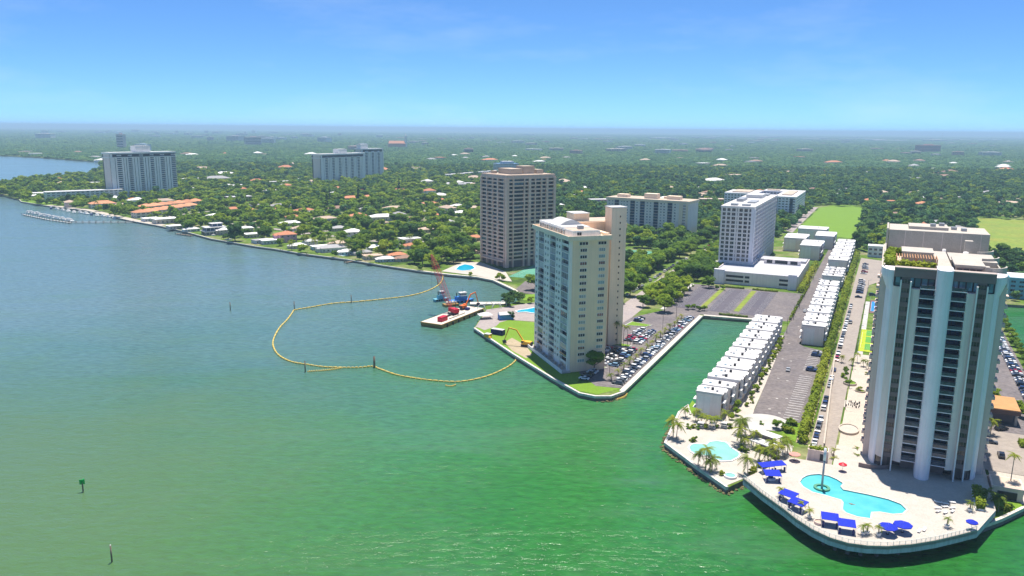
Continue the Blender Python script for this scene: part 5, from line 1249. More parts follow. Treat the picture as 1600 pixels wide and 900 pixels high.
# kerbside line on the sand coloured lane
y = -28.0
while y < 225:
    if random.random() < .85: car(75.9 + y * .004, y, random.choice((90, 90, 270)), 'parked along the tall hedge', near=y < 120)
    y += 6.2
for y in (66, 69, 92, 95, 98): car(67, y, 0, 'parked in the townhouse bays under the hedge', ci=5 if y in (66, 92) else None)
for y in range(250, 400, 8): 
    if random.random() < .75: car(80 + random.uniform(-.4, .4), y, 0, 'parked beyond the courts', near=False)
y = 60
while y < 230:
    if random.random() < .9: car(150.5, y, 0, 'parked in the eastern canal car park', near=y < 140)
    y += 3.1
y = 62
for (x, y, a) in ((133, -6, 90), (136, 22, 40), (147, -12, 20), (151, -16, 20), (143, -16, 90), (131, 6, 0), (152, -4, 20)): car(x, y, a, 'parked on the sandy forecourt')
car(88, 262, 20, 'turning at the end of the sand coloured lane', ci=3); car(78.5, 172, 88, 'driving on the sand coloured lane', ci=4)
for y in (62, 190, 300): car(52.5 + (y < 100) * 5, y, 92, 'driving on the purple grey street', near=False, ci=2)
# painted bay lines
mk = MB()
def bay_line(x, y, L, along='x', w=.26, parent=None, z=z3 + .16):
    p = D(x, y, z); put('bay_line', unit('mark_white'), parent, p, DANG, (L, w, .02) if along == 'x' else (w, L, .02))
for y in np.arange(-4, 58, 3.0): bay_line(65.6, y, 5.4, parent=streetA)
for y in np.arange(66, 104, 3.0): bay_line(66, y, 5.0, parent=streetA)
for y in np.arange(6.5, 142, 2.9): bay_line(-5.4, y, 4.8, parent=parking1)
for y in np.arange(30.5, 66, 3.0): bay_line(-21, y, 16, parent=parking1, w=.14)
for y in np.arange(72.5, 106, 3.0): bay_line(-19.4, y, 11, parent=parking1, w=.14)
for y in np.arange(170, 240, 3.2):
    for x in (-19.0, -10.5, 1, 10, 20, 28): bay_line(x, y, 4.2, parent=parking2, w=.12)
for x, y in ((57, 6), (61, 3), (58, 20), (61.5, 22), (55, 48), (59, 46), (53, 80), (57, 78), (52.5, 110), (53, 150), (52, 200)):
    put('manhole', unit('concrete'), streetA, D(x, y, z3 + .12), DANG, (.9, .9, .03))
# kerbed islands
def island(poly, label, h=.18):
    t = thing('traffic_island', label, 'island', (0, 0, 0)); MB().prism(poly, LZ, LZ + .36).build('kerb', 'concrete', t)
    c = [sum(p[i] for p in poly) / len(poly) for i in (0, 1)]; q = [(c[0] + (p[0] - c[0]) * .9, c[1] + (p[1] - c[1]) * .9) for p in poly]
    MB().prism(q, LZ, LZ + .4).build('grass', 'lawn', t)
island([Dp(-31, 26), Dp(-18, 26), Dp(-16.5, 28.5), Dp(-31, 29.5)], 'kerbed grass island at the near end of the middle parking bay')
island([Dp(-33, 66), Dp(-18, 66), Dp(-18, 70), Dp(-33, 71)], 'kerbed island with tall palms at the far end of the middle parking bay')
island([Dp(-34, 108), Dp(-22, 110), Dp(-20, 115), Dp(-33, 118)], 'round ended grass island under the avenue tree')

# ------------------------------------------------------------------ works barge, crane, tug, excavators
def barge():
    a, b, c_, d = at(662, 505, .8), at(690, 512, .8), at(753, 487, .8), at(725, 482, .8)
    ctr = (a + b + c_ + d) / 4; ang = math.atan2(c_.y - b.y, c_.x - b.x); L, Wd = 47.0, 14.0
    t = thing('work_barge', 'rusty yellow flat work barge moored off the headland', 'barge', (ctr.x, ctr.y, 0), ang)
    MB().quadbox([(-L / 2 + 1, -Wd / 2, -.8), (L / 2 - 1, -Wd / 2, -.8), (L / 2 - 1, Wd / 2, -.8), (-L / 2 + 1, Wd / 2, -.8)], [(-L / 2, -Wd / 2, 2.4), (L / 2, -Wd / 2, 2.4), (L / 2, Wd / 2, 2.4), (-L / 2, Wd / 2, 2.4)]).build('hull', 'rust', t)
    put('deck', unit('coping'), t, (0, 0, 2.4), 0, (L - .8, Wd - .8, .06))
    for i in range(7): smooth(MB().bar((-18 + i * 6, -Wd / 2 - .3, .4), (-18 + i * 6, -Wd / 2 - .3, 1.9), .45, 8).build('tyre_fender', 'tyre', t))
    put('red_container', unit('red_paint'), t, (-15.5, -2.5, 2.46), 0, (6, 3, 2.6)); put('rack', unit('dark_metal'), t, (-7, 0, 2.46), 0, (9, .6, 1.0)); put('beam', unit('coping'), t, (-2, -3.8, 2.46), 0, (16, .8, .7))
    put('winch', unit('navy_box'), t, (14, -1, 2.46), 0, (2.4, 2.0, 1.5))
    # crawler crane, a lifted thing of its own
    p = ctr + Vector((math.cos(ang) * .5 - math.sin(ang) * .6, math.sin(ang) * .5 + math.cos(ang) * .6, 0))
    k = thing('crawler_crane', 'red crawler crane with a tall lattice boom standing on the barge', 'crane', (p.x, p.y, 2.46), R_(128))
    for s in (-1.6, 1.6): put('track', unit('dark_metal'), k, (0, s, 0), 0, (5.6, .9, 1.1))
    put('turntable', unit('dark_metal'), k, (0, 0, 1.1), 0, (2.2, 2.2, .5)); put('house', unit('red_paint'), k, (-1.4, 0, 1.6), 0, (5.4, 3.2, 2.2)); put('cab', unit('red_paint'), k, (1.9, 1.0, 1.6), 0, (1.6, 1.2, 2.0)); put('cab_glass', unit('glass'), k, (2.72, 1.0, 2.4), 0, (.1, 1.0, 1.0))
    p0, p1 = Vector((1.6, 0, 2.4)), Vector((23, 0, 32)); dirv = (p1 - p0); N = 26; side = Vector((0, 1, 0)); nrm = dirv.normalized().cross(side)
    mb = MB(); prev = None
    for i in range(N + 1):
        u = i / N; wdt = .35 + 1.0 * min(1, 5 * u, 5 * (1 - u)); c0 = p0 + dirv * u
        q = [c0 + side * wdt * a + nrm * wdt * b for a, b in ((-1, -1), (1, -1), (1, 1), (-1, 1))]
        if prev:
            for j in range(4):
                mb.bar(prev[j], q[j], .10, 4); mb.bar(prev[j], q[(j + 1) % 4], .05, 3); mb.bar(prev[(j + 1) % 4], q[j], .05, 3)
        prev = q
    mb.build('boom', 'red_steel', k)
    mb = MB(); mb.bar((-3, 0, 3.8), (-2.2, 0, 9), .14, 4); mb.bar((-2.2, 0, 9), p1, .05, 3); mb.bar(p1, (23, 0, 9), .05, 3); mb.build('cable', 'dark_metal', k)
    return ctr, ang
BC, BA = barge()
def tug(px, py, ang, label, hullm, L=15.0):
    c = at(px, py, 0); t = thing('tug_boat', label, 'boat', (c.x, c.y, 0), R_(ang)); w = L * .32
    pr = [(-L / 2, -w / 2), (L * .25, -w / 2), (L / 2, 0), (L * .25, w / 2), (-L / 2, w / 2)]
    mb = MB(); mb.quadbox([(x * .92, y * .8, -.6) for x, y in pr], [(x, y, 1.7) for x, y in pr]); mb.build('hull', hullm, t)
    put('deck_house', unit('blue_paint' if hullm != 'cyan_paint' else 'cyan_paint'), t, (-L * .05, 0, 1.7), 0, (L * .42, w * .62, 2.3))
    put('wheel_house', unit('white_paint'), t, (L * .02, 0, 4.0), 0, (L * .24, w * .55, 2.2)); put('wheel_house_glass', unit('glass_blue'), t, (L * .02, 0, 4.9), 0, (L * .245, w * .56, .8)); put('roof', unit('white_roof'), t, (L * .02, 0, 6.2), 0, (L * .29, w * .66, .25))
    MB().cyl(-L * .22, 0, 4.0, 6.4, .35, 8).build('funnel', 'dark_metal', t); MB().cyl(L * .02, 0, 6.45, 9, .07, 5).build('mast', 'dark_metal', t)
    for i in range(5): put('fender', unit('tyre'), t, (-L * .4 + i * L * .16, -w / 2 - .2, .6), 0, (.9, .4, .9))
    return t
tug(722, 472, 30, 'blue tug boat with a white wheelhouse behind the barge', 'blue_paint', 17)
tug(690, 470, 35, 'pale turquoise work boat moored off the blue tug', 'cyan_paint', 11)
c = at(704, 478, 0); t = thing('work_float', 'small rusty float piled with tan sacks beside the tug', 'float', (c.x, c.y, 0), R_(30)); put('hull', unit('rust'), t, (0, 0, -.5), 0, (9, 5, 2.0)); 
for i in range(7): smooth(MB().cyl(-3 + i, (-1, 1)[i % 2] * .8, 1.5, 2.9, .9, 8, .5).build('sack', 'coping', t))
def excavator(px, py, ang, z, m, label, reach=1.0):
    c = at(px, py, z); t = thing('excavator', label, 'excavator', (c.x, c.y, z), R_(ang))
    for s in (-1.25, 1.25):
        MB().quadbox([(-2, s - .35, 0), (2, s - .35, 0), (2, s + .35, 0), (-2, s + .35, 0)], [(-2.4, s - .35, .95), (2.4, s - .35, .95), (2.4, s + .35, .95), (-2.4, s + .35, .95)]).build('track', 'dark_metal', t)
    put('house', unit(m), t, (-.9, 0, 1.1), 0, (3.8, 2.9, 1.5)); put('cab', unit(m), t, (1.3, .8, 1.1), 0, (1.6, 1.2, 1.9)); put('cab_glass', unit('glass'), t, (1.4, .8, 1.9), 0, (1.65, 1.25, .9)); put('counterweight', unit('dark_metal'), t, (-3.0, 0, 1.1), 0, (.8, 2.7, 1.2))
    k = reach; mb = MB(); mb.bar((1.0, -.2, 1.8), (4.2 * k, -.2, 6.2 * k), .45, 4, .4); mb.bar((4.2 * k, -.2, 6.2 * k), (7.6 * k, -.2, 6.8 * k), .42, 4, .32); mb.build('boom', m, t)
    MB().bar((7.4 * k, -.2, 6.9 * k), (9.4 * k, -.2, 2.0), .32, 4, .25).build('stick', m, t)
    MB().quadbox([(8.6 * k, -.9, .5), (9.8 * k, -.9, .3), (9.8 * k, .5, .3), (8.6 * k, .5, .5)], [(9.0 * k, -.9, 1.9), (10.2 * k, -.9, 1.7), (10.2 * k, .5, 1.7), (9.0 * k, .5, 1.9)]).build('bucket', 'dark_metal', t)
excavator(822, 541, 158, LZ + .2, 'yellow_paint', 'yellow excavator digging on the headland lawn', 1.25)
p = BC + Vector((math.cos(BA), math.sin(BA), 0)) * 15 + Vector((-math.sin(BA), math.cos(BA), 0)) * 2
def px_of(p):
    d = Vector(p) - Vector((0, 0, CAMH)); zc = d.dot(fwd); return CX + F_ * d.dot(rgt) / zc, CY - F_ * d.dot(upv) / zc
excavator(*px_of((p.x, p.y, 2.5)), 50, 2.5, 'orange_paint', 'orange excavator with its arm raised on the barge end', 1.3)
c = at(778, 522); t = thing('container', 'navy blue shipping container with white top on the headland lawn', 'container', (c.x, c.y, LZ + .2), R_(-30))
put('body', unit('navy_box'), t, (0, 0, 0), 0, (7.2, 2.9, 2.7)); put('top', unit('white_roof'), t, (0, 0, 2.7), 0, (7.2, 2.9, .12))
for i in range(12): put('rib', unit('navy_box'), t, (-3.3 + i * .6, -1.5, .2), 0, (.18, .1, 2.3))
c = at(765, 527); t = thing('crate_stack', 'yellow crate stack with a pale lid near the blue container', 'crates', (c.x, c.y, LZ + .2), R_(-32)); put('crate', unit('yellow_paint'), t, (-1, 0, 0), 0, (3.2, 2.6, 1.7)); put('crate', unit('yellow_paint'), t, (1.4, -1.8, 0), 0, (1.5, 1.2, .8)); put('lid', unit('white_roof'), t, (-1, 0, 1.7), 0, (3.3, 2.7, .2))
c = at(758, 497); t = thing('tent', 'white peaked canopy on the sandy works yard', 'tent', (c.x, c.y, LZ + .1), .3); MB().quadbox([(-4, -3, 2.2), (4, -3, 2.2), (4, 3, 2.2), (-4, 3, 2.2)], [(-1.2, -.1, 3.6), (1.2, -.1, 3.6), (1.2, .1, 3.6), (-1.2, .1, 3.6)]).build('canopy', 'white_roof', t)
for a in (-3.8, 3.8):
    for b in (-2.8, 2.8): put('post', unit('white_paint'), t, (a, b, 0), 0, (.15, .15, 2.2))
c = at(790, 498); t = thing('shed', 'blue and white pool shed beside the headland lawn', 'shed', (c.x, c.y, LZ + .1), R_(18)); put('wall', unit('blue_paint'), t, (0, 0, 0), 0, (8, 4.5, 3)); MB().quadbox([(-4.4, -2.7, 3), (4.4, -2.7, 3), (4.4, 2.7, 3), (-4.4, 2.7, 3)], [(-4.0, -.1, 4.2), (4.0, -.1, 4.2), (4.0, .1, 4.2), (-4.0, .1, 4.2)]).build('roof', 'white_roof', t)
for i, (px, py, w) in enumerate(((752, 484, 5), (764, 480, 6), (776, 482, 7), (786, 478, 6))):
    c = at(px, py); t = thing('pipe_arch', 'white curved pipe arch standing on the works quay', 'pipe', (c.x, c.y, LZ), R_(10 + 12 * i), 'white pipe arches on the works quay')
    MB().tube([(w * math.cos(a) * .5, 0, 3.6 * math.sin(a)) for a in np.linspace(0, math.pi, 10)], .18, 6).build('pipe', 'steel_white', t)
c = at(762, 474, 1.2); t = thing('quay', 'low concrete quay slab closing the mouth of the cove', 'quay', (c.x, c.y, 0), R_(5)); put('slab', unit('coping'), t, (0, 0, .6), 0, (22, 6, .9)); 
for a in (-9, -3, 3, 9): MB().cyl(a, -2.4, -1, .6, .4, 8).build('pile', 'seawall', t)

# ------------------------------------------------------------------ yellow turbidity boom, pilings, marks
def catmull(p, n=8):
    out = []
    for i in range(len(p) - 1):
        p0, p1, p2, p3 = p[max(i - 1, 0)], p[i], p[i + 1], p[min(i + 2, len(p) - 1)]
        for k in range(n):
            t = k / n; out.append(tuple(.5 * ((2 * p1[j]) + (-p0[j] + p2[j]) * t + (2 * p0[j] - 5 * p1[j] + 4 * p2[j] - p3[j]) * t * t + (-p0[j] + 3 * p1[j] - 3 * p2[j] + p3[j]) * t ** 3) for j in (0, 1)))
    out.append(tuple(p[-1][:2])); return out
def boom(pxs, label, r=.55, n=6):
    w = [tuple(at(x, y, .25).xy) for x, y in pxs]; c = catmull(w, n); t = thing('floating_boom', label, 'boom', (0, 0, 0))
    for i in range(0, len(c) - 1):
        mb = MB(); a, b = Vector((*c[i], .22)), Vector((*c[i + 1], .22)); d = (b - a); L = d.length; d /= max(L, 1e-6)
        mb.bar(a + d * .3, b - d * .3, r * random.uniform(.85, 1.1), 7); smooth(mb.build('float', 'boom_yellow', t))
    mb = MB(); mb.tube([(*q, .12) for q in c], .22, 5); mb.build('skirt', 'boom_yellow', t)
boom([(692, 430), (691, 437), (684, 446), (666, 455), (640, 462), (600, 467), (560, 471), (520, 474), (485, 480), (461, 484), (457, 488), (449, 499), (436, 513), (427, 531), (428, 544), (437, 556), (455, 565), (478, 569), (505, 573), (535, 574), (560, 574), (583, 572), (590, 575), (618, 585), (650, 591), (685, 595), (720, 596), (760, 588), (790, 575), (804, 565), (806, 560)], 'long yellow floating boom looping across the bay to the headland', .42, 4)
boom([(480, 580), (500, 579), (520, 577), (537, 574)], 'short loose tail of yellow boom drifting beside its loop', .5)
boom([(923, 622), (940, 625), (960, 624), (975, 620), (980, 615)], 'yellow boom strip along the tip of the headland seawall', .4)
boom([(696, 602), (705, 603), (712, 601)], 'small loose end of yellow boom below the loop', .3)
def piling(px, py, h, label, r=.35, group=None, cap=None):
    c = at(px, py, 0); t = thing('piling', label, 'piling', (c.x, c.y, -1.0), 0, group); mb = MB(); mb.cyl(0, 0, 0, h + 1, r, 8, r * .85); smooth(mb.build('post', 'timber', t)); MB().cyl(0, 0, h + 1, h + 1.25, r * .9, 8, .05).build('cap', cap or 'dark_metal', t); return t
for px, py in ((460, 484), (549, 473), (477, 581), (360, 485), (684, 445)): piling(px, py, 5.0, 'slender dark timber piling standing beside the far boom loop', .3, 'dark pilings along the boom')
piling(585, 574, 5.2, 'thick dark piling where two boom lengths are tied', .55)
piling(175, 878, 4.6, 'lone piling with a pale cap in the shallow green water', .22, None, 'white_paint')
c = at(130, 768, 0); t = thing('channel_marker', 'green square channel marker on a post in the shallows', 'marker', (c.x, c.y, -1)); MB().cyl(0, 0, 0, 4.0, .22, 8).build('post', 'timber', t); put('board', unit('marker_green'), t, (0, -.1, 3.4), .2, (1.5, .1, 1.5)); put('board', unit('marker_green'), t, (0.02, .25, 3.4), 1.4, (1.3, .1, 1.4))

# ------------------------------------------------------------------ marina docks and boats on the far shore
def dock(pts, label, w=2.2, group=None):
    ws = [tuple(at(x, y, 1.0).xy) for x, y in pts]; t = thing('dock', label, 'dock', (0, 0, 0), 0, group); 
    for a, b in zip(ws[:-1], ws[1:]):
        d = ((b[0] - a[0]), (b[1] - a[1])); L = math.hypot(*d); d = (d[0] / L, d[1] / L)
        mb = MB(); mb.rbox(((a[0] + b[0]) / 2, (a[1] + b[1]) / 2), d, L, w, .75, 1.1); mb.build('walkway', 'concrete' if w < 2.3 else 'timber', t)
        n = max(2, int(L / 7))
        for i in range(n + 1):
            for s in (-1, 1):
                x, y = a[0] + d[0] * L * i / n - d[1] * s * w * .6, a[1] + d[1] * L * i / n + d[0] * s * w * .6
                MB().cyl(x, y, -1, 2.6, .28, 6).build('pile', 'timber', t)
dock([(36, 335), (75, 343), (110, 348)], 'long outer boat dock crowded with white boats'); dock([(108, 347), (150, 347), (208, 347)], 'straight piled jetty running from the outer dock to shore')
for pts in ([(276, 365), (300, 368)], [(395, 378), (410, 381)], [(440, 392), (458, 389)], [(480, 399), (510, 396)], [(540, 410), (566, 405)], [(348, 374), (366, 371)], [(590, 412), (610, 416)]):
    dock(pts, 'small timber jetty in front of the shore houses', 2.4, 'small jetties along the shore houses')
def boat(px, py, ang, L, label, group=None, hull='white_paint'):
    c = at(px, py, 0); t = thing('motor_boat', label, 'boat', (c.x, c.y, 0), R_(ang), group); w = L * .3
    pr = [(-L / 2, -w / 2), (L * .15, -w / 2), (L / 2, 0), (L * .15, w / 2), (-L / 2, w / 2)]
    MB().quadbox([(x * .9, y * .7, -.4) for x, y in pr], [(x, y, 1.3) for x, y in pr]).build('hull', hull, t); put('cabin', unit('white_paint'), t, (-L * .05, 0, 1.3), 0, (L * .4, w * .7, 1.1)); put('windscreen', unit('glass_blue'), t, (L * .12, 0, 1.5), 0, (L * .1, w * .66, .7)); put('hardtop', unit('white_roof'), t, (-L * .08, 0, 3.0), 0, (L * .32, w * .75, .15))
    for a in (-1, 1): put('post', unit('steel_white'), t, (-L * .2, a * w * .3, 2.4), 0, (.12, .12, .6)); put('post', unit('steel_white'), t, (L * .05, a * w * .3, 2.4), 0, (.12, .12, .6))
for i in range(16): boat(44 + i * 4.4, 333 + i * .95 + random.uniform(-1.5, .6), 150 + random.uniform(-10, 10), random.uniform(9, 14), 'white motor boat berthed on the long outer dock', 'boats on the outer dock')
for i in range(13): boat(80 + i * 9.0, 326.5 + i * 1.35 + random.uniform(-.4, .6), random.choice((120, 140)), random.uniform(8, 15), 'white motor boat moored along the marina promenade', 'boats along the promenade', 'navy_box' if i in (0, 7) else 'white_paint')
boat(333, 371, 160, 10, 'white motor boat beside the modern white house'); boat(357, 378, 150, 14, 'white motor boat under the boathouse canopy')

# ------------------------------------------------------------------ east side of the white tower
def brown_porte():
    p = D(132, 29, LZ); t = thing('entrance_pavilion', 'flat orange brown roofed entrance pavilion beside the white tower', 'pavilion', p, DANG)
    put('roof', unit('brown_roof'), t, (4.7, 8, 5.8), 0, (11, 17, .3)); put('fascia', unit('court_brown'), t, (4.7, 8, 4.2), 0, (11.4, 17.4, 1.6)); put('wall', unit('taupe'), t, (4.7, 9, 0), 0, (8, 12, 4.2))
    for a in (.2, 9.2):
        for b in (.4, 15.6): put('column', unit('cream_plaza'), t, (a, b, 0), 0, (.8, .8, 4.2))
brown_porte()
gw(168, 215, 296, 318, 13, 'apartment_block', 'low white roofed blue grey apartment block beyond the eastern canal', 'building', 'cyan_paint', floors=4, cols=10)
gw(98, 112, 268, 330, 9, 'shed_block', 'white flat roofed maroon walled building beyond the sports courts', 'building', 'court_brown', floors=2, cols=3, sidecols=8)
gw(80, 92, 440, 452, 9, 'villa', 'small white villa with a lookout roof at the end of the lane', 'house', 'white_paint', floors=2, cols=3)
gw(148, 185, 330, 345, 7, 'apartment_block', 'low white roofed block in the trees beyond the eastern canal', 'building', 'cool_white', floors=2, cols=8)
low_wall(1500, 735, 1600, 772, LZ + .2, 1.5, .4, 'cream_plaza', 'low cream wall of the sandy forecourt below the pavilion')
def lot_wall():
    p = D(126.6, -42, LZ); t = thing('service_block', 'small pink service block beside the tower forecourt', 'building', p, DANG)
    put('wall', unit('pink_stucco'), t, (4, 4, 0), 0, (8, 8, 3.6)); put('parapet', unit('pink_stucco'), t, (4, 4, 3.6), 0, (8.3, 8.3, .5)); put('roof', unit('tan_roof'), t, (4, 4, 4.1), 0, (7.4, 7.4, .05)); put('opening', unit('dark_metal'), t, (4, -.05, .3), 0, (5, .2, 2.4))
lot_wall()
# street lamps
def lamp(x, y, lab, h=8.5, grp='street lamps'):
    t = thing('street_lamp', lab, 'lamp', D(x, y, LZ), DANG, grp); MB().cyl(0, 0, 0, h, .12, 6, .07).build('pole', 'dark_metal', t); MB().bar((0, 0, h), (1.4, 0, h + .2), .06, 4).build('arm', 'dark_metal', t); put('lamp_head', unit('grey_metal'), t, (1.5, 0, h + .1), 0, (.8, .35, .16))
for y in range(20, 300, 28): lamp(83.4 + y * .005, y, 'slim dark street lamp along the sand coloured lane', grp='lamps along the lane')
for y in range(20, 150, 30): lamp(-13, y, 'slim dark lamp post in the cream tower parking lot', grp='lamps in the cream tower lot')
for y in range(30, 330, 34): lamp(49.6 - y * .006, y, 'slim dark street lamp beside the townhouse street', grp='lamps along the townhouse street')

# ------------------------------------------------------------------ houses of the shore suburb
HOUSE_ROOFS = {'terracotta': (.50, .20, .10), 'white': (.74, .73, .70), 'grey': (.34, .33, .33), 'tan': (.48, .36, .27), 'brown': (.28, .17, .12)}
def house_meshes():
    out = {}
    for kind, (w, d, h, rh) in {'hip': (16, 11, 3.6, 2.4), 'wide': (22, 12, 3.8, 2.2), 'tall': (14, 11, 6.4, 2.4)}.items():
        wall = MB().box(-w / 2, w / 2, -d / 2, d / 2, 0, h).box(-w / 2 - 3, -w / 2 - .01, -d / 4, d / 2 - .5, 0, h - .6)
        e = .7; r = MB(); k = d / 2
        r.quadbox([(-w / 2 - e, -d / 2 - e, h), (w / 2 + e, -d / 2 - e, h), (w / 2 + e, d / 2 + e, h), (-w / 2 - e, d / 2 + e, h)], [(-w / 2 + k, -.02, h + rh), (w / 2 - k, -.02, h + rh), (w / 2 - k, .02, h + rh), (-w / 2 + k, .02, h + rh)])
        r.quadbox([(-w / 2 - 3.5, -d / 4 - .5, h - .58), (-w / 2 - .72, -d / 4 - .5, h - .58), (-w / 2 - .72, d / 2, h - .58), (-w / 2 - 3.5, d / 2, h - .58)], [(-w / 2 - 2.5, d * .1, h + .5), (-w / 2 - .72, d * .1, h + .5), (-w / 2 - .72, d * .14, h + .5), (-w / 2 - 2.5, d * .14, h + .5)])
        out[kind] = (wall.mesh('wall', 'house_paint'), r.mesh('roof', 'roof_paint'), w, d, h)
    w, d, h = 18, 12, 3.8
    fl = MB().box(-w / 2, w / 2, -d / 2, d / 2, 0, h); fr = MB().box(-w / 2 - .8, w / 2 + .8, -d / 2 - .8, d / 2 + .8, h, h + .4)
    out['flat'] = (fl.mesh('wall', 'house_paint'), fr.mesh('roof', 'roof_paint'), w, d, h)
    return out
HM = house_meshes(); WC = ((.68, .66, .62), (.66, .58, .48), (.62, .50, .44), (.55, .62, .66), (.70, .70, .70))
def house(x, y, ang, roof, kind, where, s=1.0, wc=None, detail=True, name='house'):
    wall, rf, w, d, h = HM[kind]; storey = {'tall': 'two storey house', 'flat': 'flat roofed house', 'wide': 'long bungalow', 'hip': 'bungalow'}[kind]
    q_ = near_to(x, y); t = thing(name, f'{roof} roofed {storey} {where}, towards {q_}', 'house', (x, y, LZ), ang, f'{roof} roofed {storey}s {where}, towards {q_}')
    t.scale = (s, s, s)
    put('wall', wall, t, color=wc or random.choice(WC)); rc = HOUSE_ROOFS[roof]; q = random.uniform(.85, 1.15); put('roof', rf, t, color=tuple(min(.9, c * q) for c in rc))
    if detail:
        for f, ln in ((Facade(t, (-w / 2, -d / 2), 0.0), w), (Facade(t, (w / 2, -d / 2), R_(90)), d)):
            n = int(ln / 3.6)
            for i in range(n):
                f.win((i + .5) * ln / n, 1.0, 1.6, 1.4, 'white_paint', 'glass', 2, .25, .08, 'window' if i != n // 2 else 'window')
                if kind == 'tall': f.win((i + .5) * ln / n, 4.2, 1.6, 1.3, 'white_paint', 'glass', 2, .25, .08)
        Facade(t, (-w / 2, -d / 2), 0.0).block('door', 'timber', w * .48, w * .48 + 1.1, .05, 2.2, -.05, .12)
    return t
front = 'on the waterfront'; back = 'behind the shore trees'
HP = [(258, 348, 'white', 'flat', front, 1.3, 45), (378, 362, 'white', 'flat', front, 1.1, 40), (396, 370, 'white', 'flat', front, .9, 40), (448, 377, 'terracotta', 'tall', front, 1.15, 35), (422, 380, 'white', 'flat', front, .9, 35), (486, 383, 'white', 'tall', front, .7, 35),
      (520, 392, 'grey', 'wide', front, 1.0, 30), (552, 372, 'white', 'tall', back, 1.1, 30), (640, 378, 'white', 'flat', back, 1.0, 30), (650, 387, 'terracotta', 'wide', back, .9, 30), (622, 402, 'terracotta', 'hip', front, .8, 25), (632, 407, 'brown', 'hip', front, .8, 25), (568, 398, 'grey', 'hip', front, .8, 25),
      (476, 333, 'terracotta', 'wide', back, 1.1, 40), (420, 331, 'terracotta', 'wide', back, 1.0, 40), (508, 346, 'tan', 'wide', back, 1.1, 35), (560, 345, 'terracotta', 'tall', back, 1.1, 35), (598, 344, 'white', 'wide', back, 1.3, 30), (594, 352, 'tan', 'hip', back, 1.0, 30), (548, 313, 'terracotta', 'wide', back, 1.2, 35), (575, 311, 'terracotta', 'hip', back, 1.1, 35), (616, 329, 'tan', 'wide', back, 1.1, 30), (652, 323, 'white', 'hip', back, 1.1, 25), (672, 322, 'terracotta', 'wide', back, 1.1, 25), (706, 315, 'terracotta', 'wide', back, 1.2, 25), (580, 330, 'grey', 'wide', back, 1.1, 30), (440, 325, 'grey', 'wide', back, 1.1, 40), (495, 334, 'grey', 'hip', back, 1.0, 35), (715, 325, 'white', 'hip', back, 1.0, 25), (740, 328, 'tan', 'hip', back, 1.0, 25), (390, 332, 'terracotta', 'hip', back, 1.0, 40), (742, 375, 'terracotta', 'hip', back, .9, 30), (745, 395, 'tan', 'hip', back, .8, 30), (700, 350, 'grey', 'hip', back, .9, 30), (680, 340, 'terracotta', 'hip', back, 1.0, 25), (640, 345, 'brown', 'hip', back, .9, 25), (365, 330, 'terracotta', 'hip', back, 1.0, 40), (670, 362, 'tan', 'wide', back, .9, 30), (530, 360, 'grey', 'hip', back, .9, 30), (470, 360, 'tan', 'hip', back, .9, 35)]
HP += [(275, 357, 'white', 'flat', front, .9, 42), (300, 361, 'white', 'hip', front, .8, 42), (408, 379, 'grey', 'flat', front, .8, 38), (466, 387, 'white', 'hip', front, .8, 35), (500, 389, 'white', 'flat', front, .8, 32), (543, 397, 'white', 'hip', front, .8, 30), (582, 404, 'tan', 'flat', front, .8, 28), (603, 408, 'white', 'hip', front, .75, 26), (350, 366, 'white', 'tall', front, .8, 40), (235, 345, 'white', 'flat', front, .9, 44), (530, 384, 'tan', 'hip', back, .9, 32), (585, 390, 'white', 'hip', back, .8, 28), (610, 386, 'grey', 'flat', back, .8, 28), (455, 352, 'white', 'wide', back, .9, 36), (405, 352, 'tan', 'hip', back, .9, 38), (340, 340, 'white', 'wide', back, .9, 40)]
HOUSES = []
for px, py, rf, kd, wh, s, a in HP:
    p = at(px, py); wc = (.62, .34, .44) if (px, py) == (448, 377) else None
    house(p.x, p.y, R_(a + random.uniform(-8, 8)), rf, kd, wh, s, wc); HOUSES.append((p.x, p.y, 13 * s))
def modern_house():
    o = at(322, 368); t = thing('modern_house', 'white modern three level house with dark glass on the shore', 'house', (o.x, o.y, LZ), R_(38))
    for (x0, x1, y0, y1, za, zb) in ((0, 22, 0, 15, 0, 3.6), (1, 20, 1, 14, 4.0, 7.4), (8, 18, 5, 13, 7.8, 10.6)):
        put('wall', unit('white_paint'), t, ((x0 + x1) / 2, (y0 + y1) / 2, za), 0, (x1 - x0, y1 - y0, zb - za)); put('roof', unit('white_roof'), t, ((x0 + x1) / 2, (y0 + y1) / 2, zb), 0, (x1 - x0 + 2, y1 - y0 + 2, .4))
        f = Facade(t, (x0, y0), 0.0); n = int((x1 - x0) / 3.4)
        for i in range(n): f.win((i + .5) * (x1 - x0) / n, za + .4, (x1 - x0) / n * .86, 2.6, 'dark_metal', 'glass_blue', 2, .25, .08)
        g = Facade(t, (x0, y1), R_(-90)); n = int((y1 - y0) / 3.4)
        for i in range(n): g.win((i + .5) * (y1 - y0) / n, za + .4, (y1 - y0) / n * .86, 2.6, 'dark_metal', 'glass_blue', 2, .25, .08)
    put('boat_canopy', unit('white_roof'), t, (28, -6, 3.2), 0, (12, 8, .3))
    for a in (-5, 5):
        for b in (-3, 3): put('post', unit('white_paint'), t, (28 + a, -6 + b, 0), 0, (.3, .3, 3.2))
modern_house()
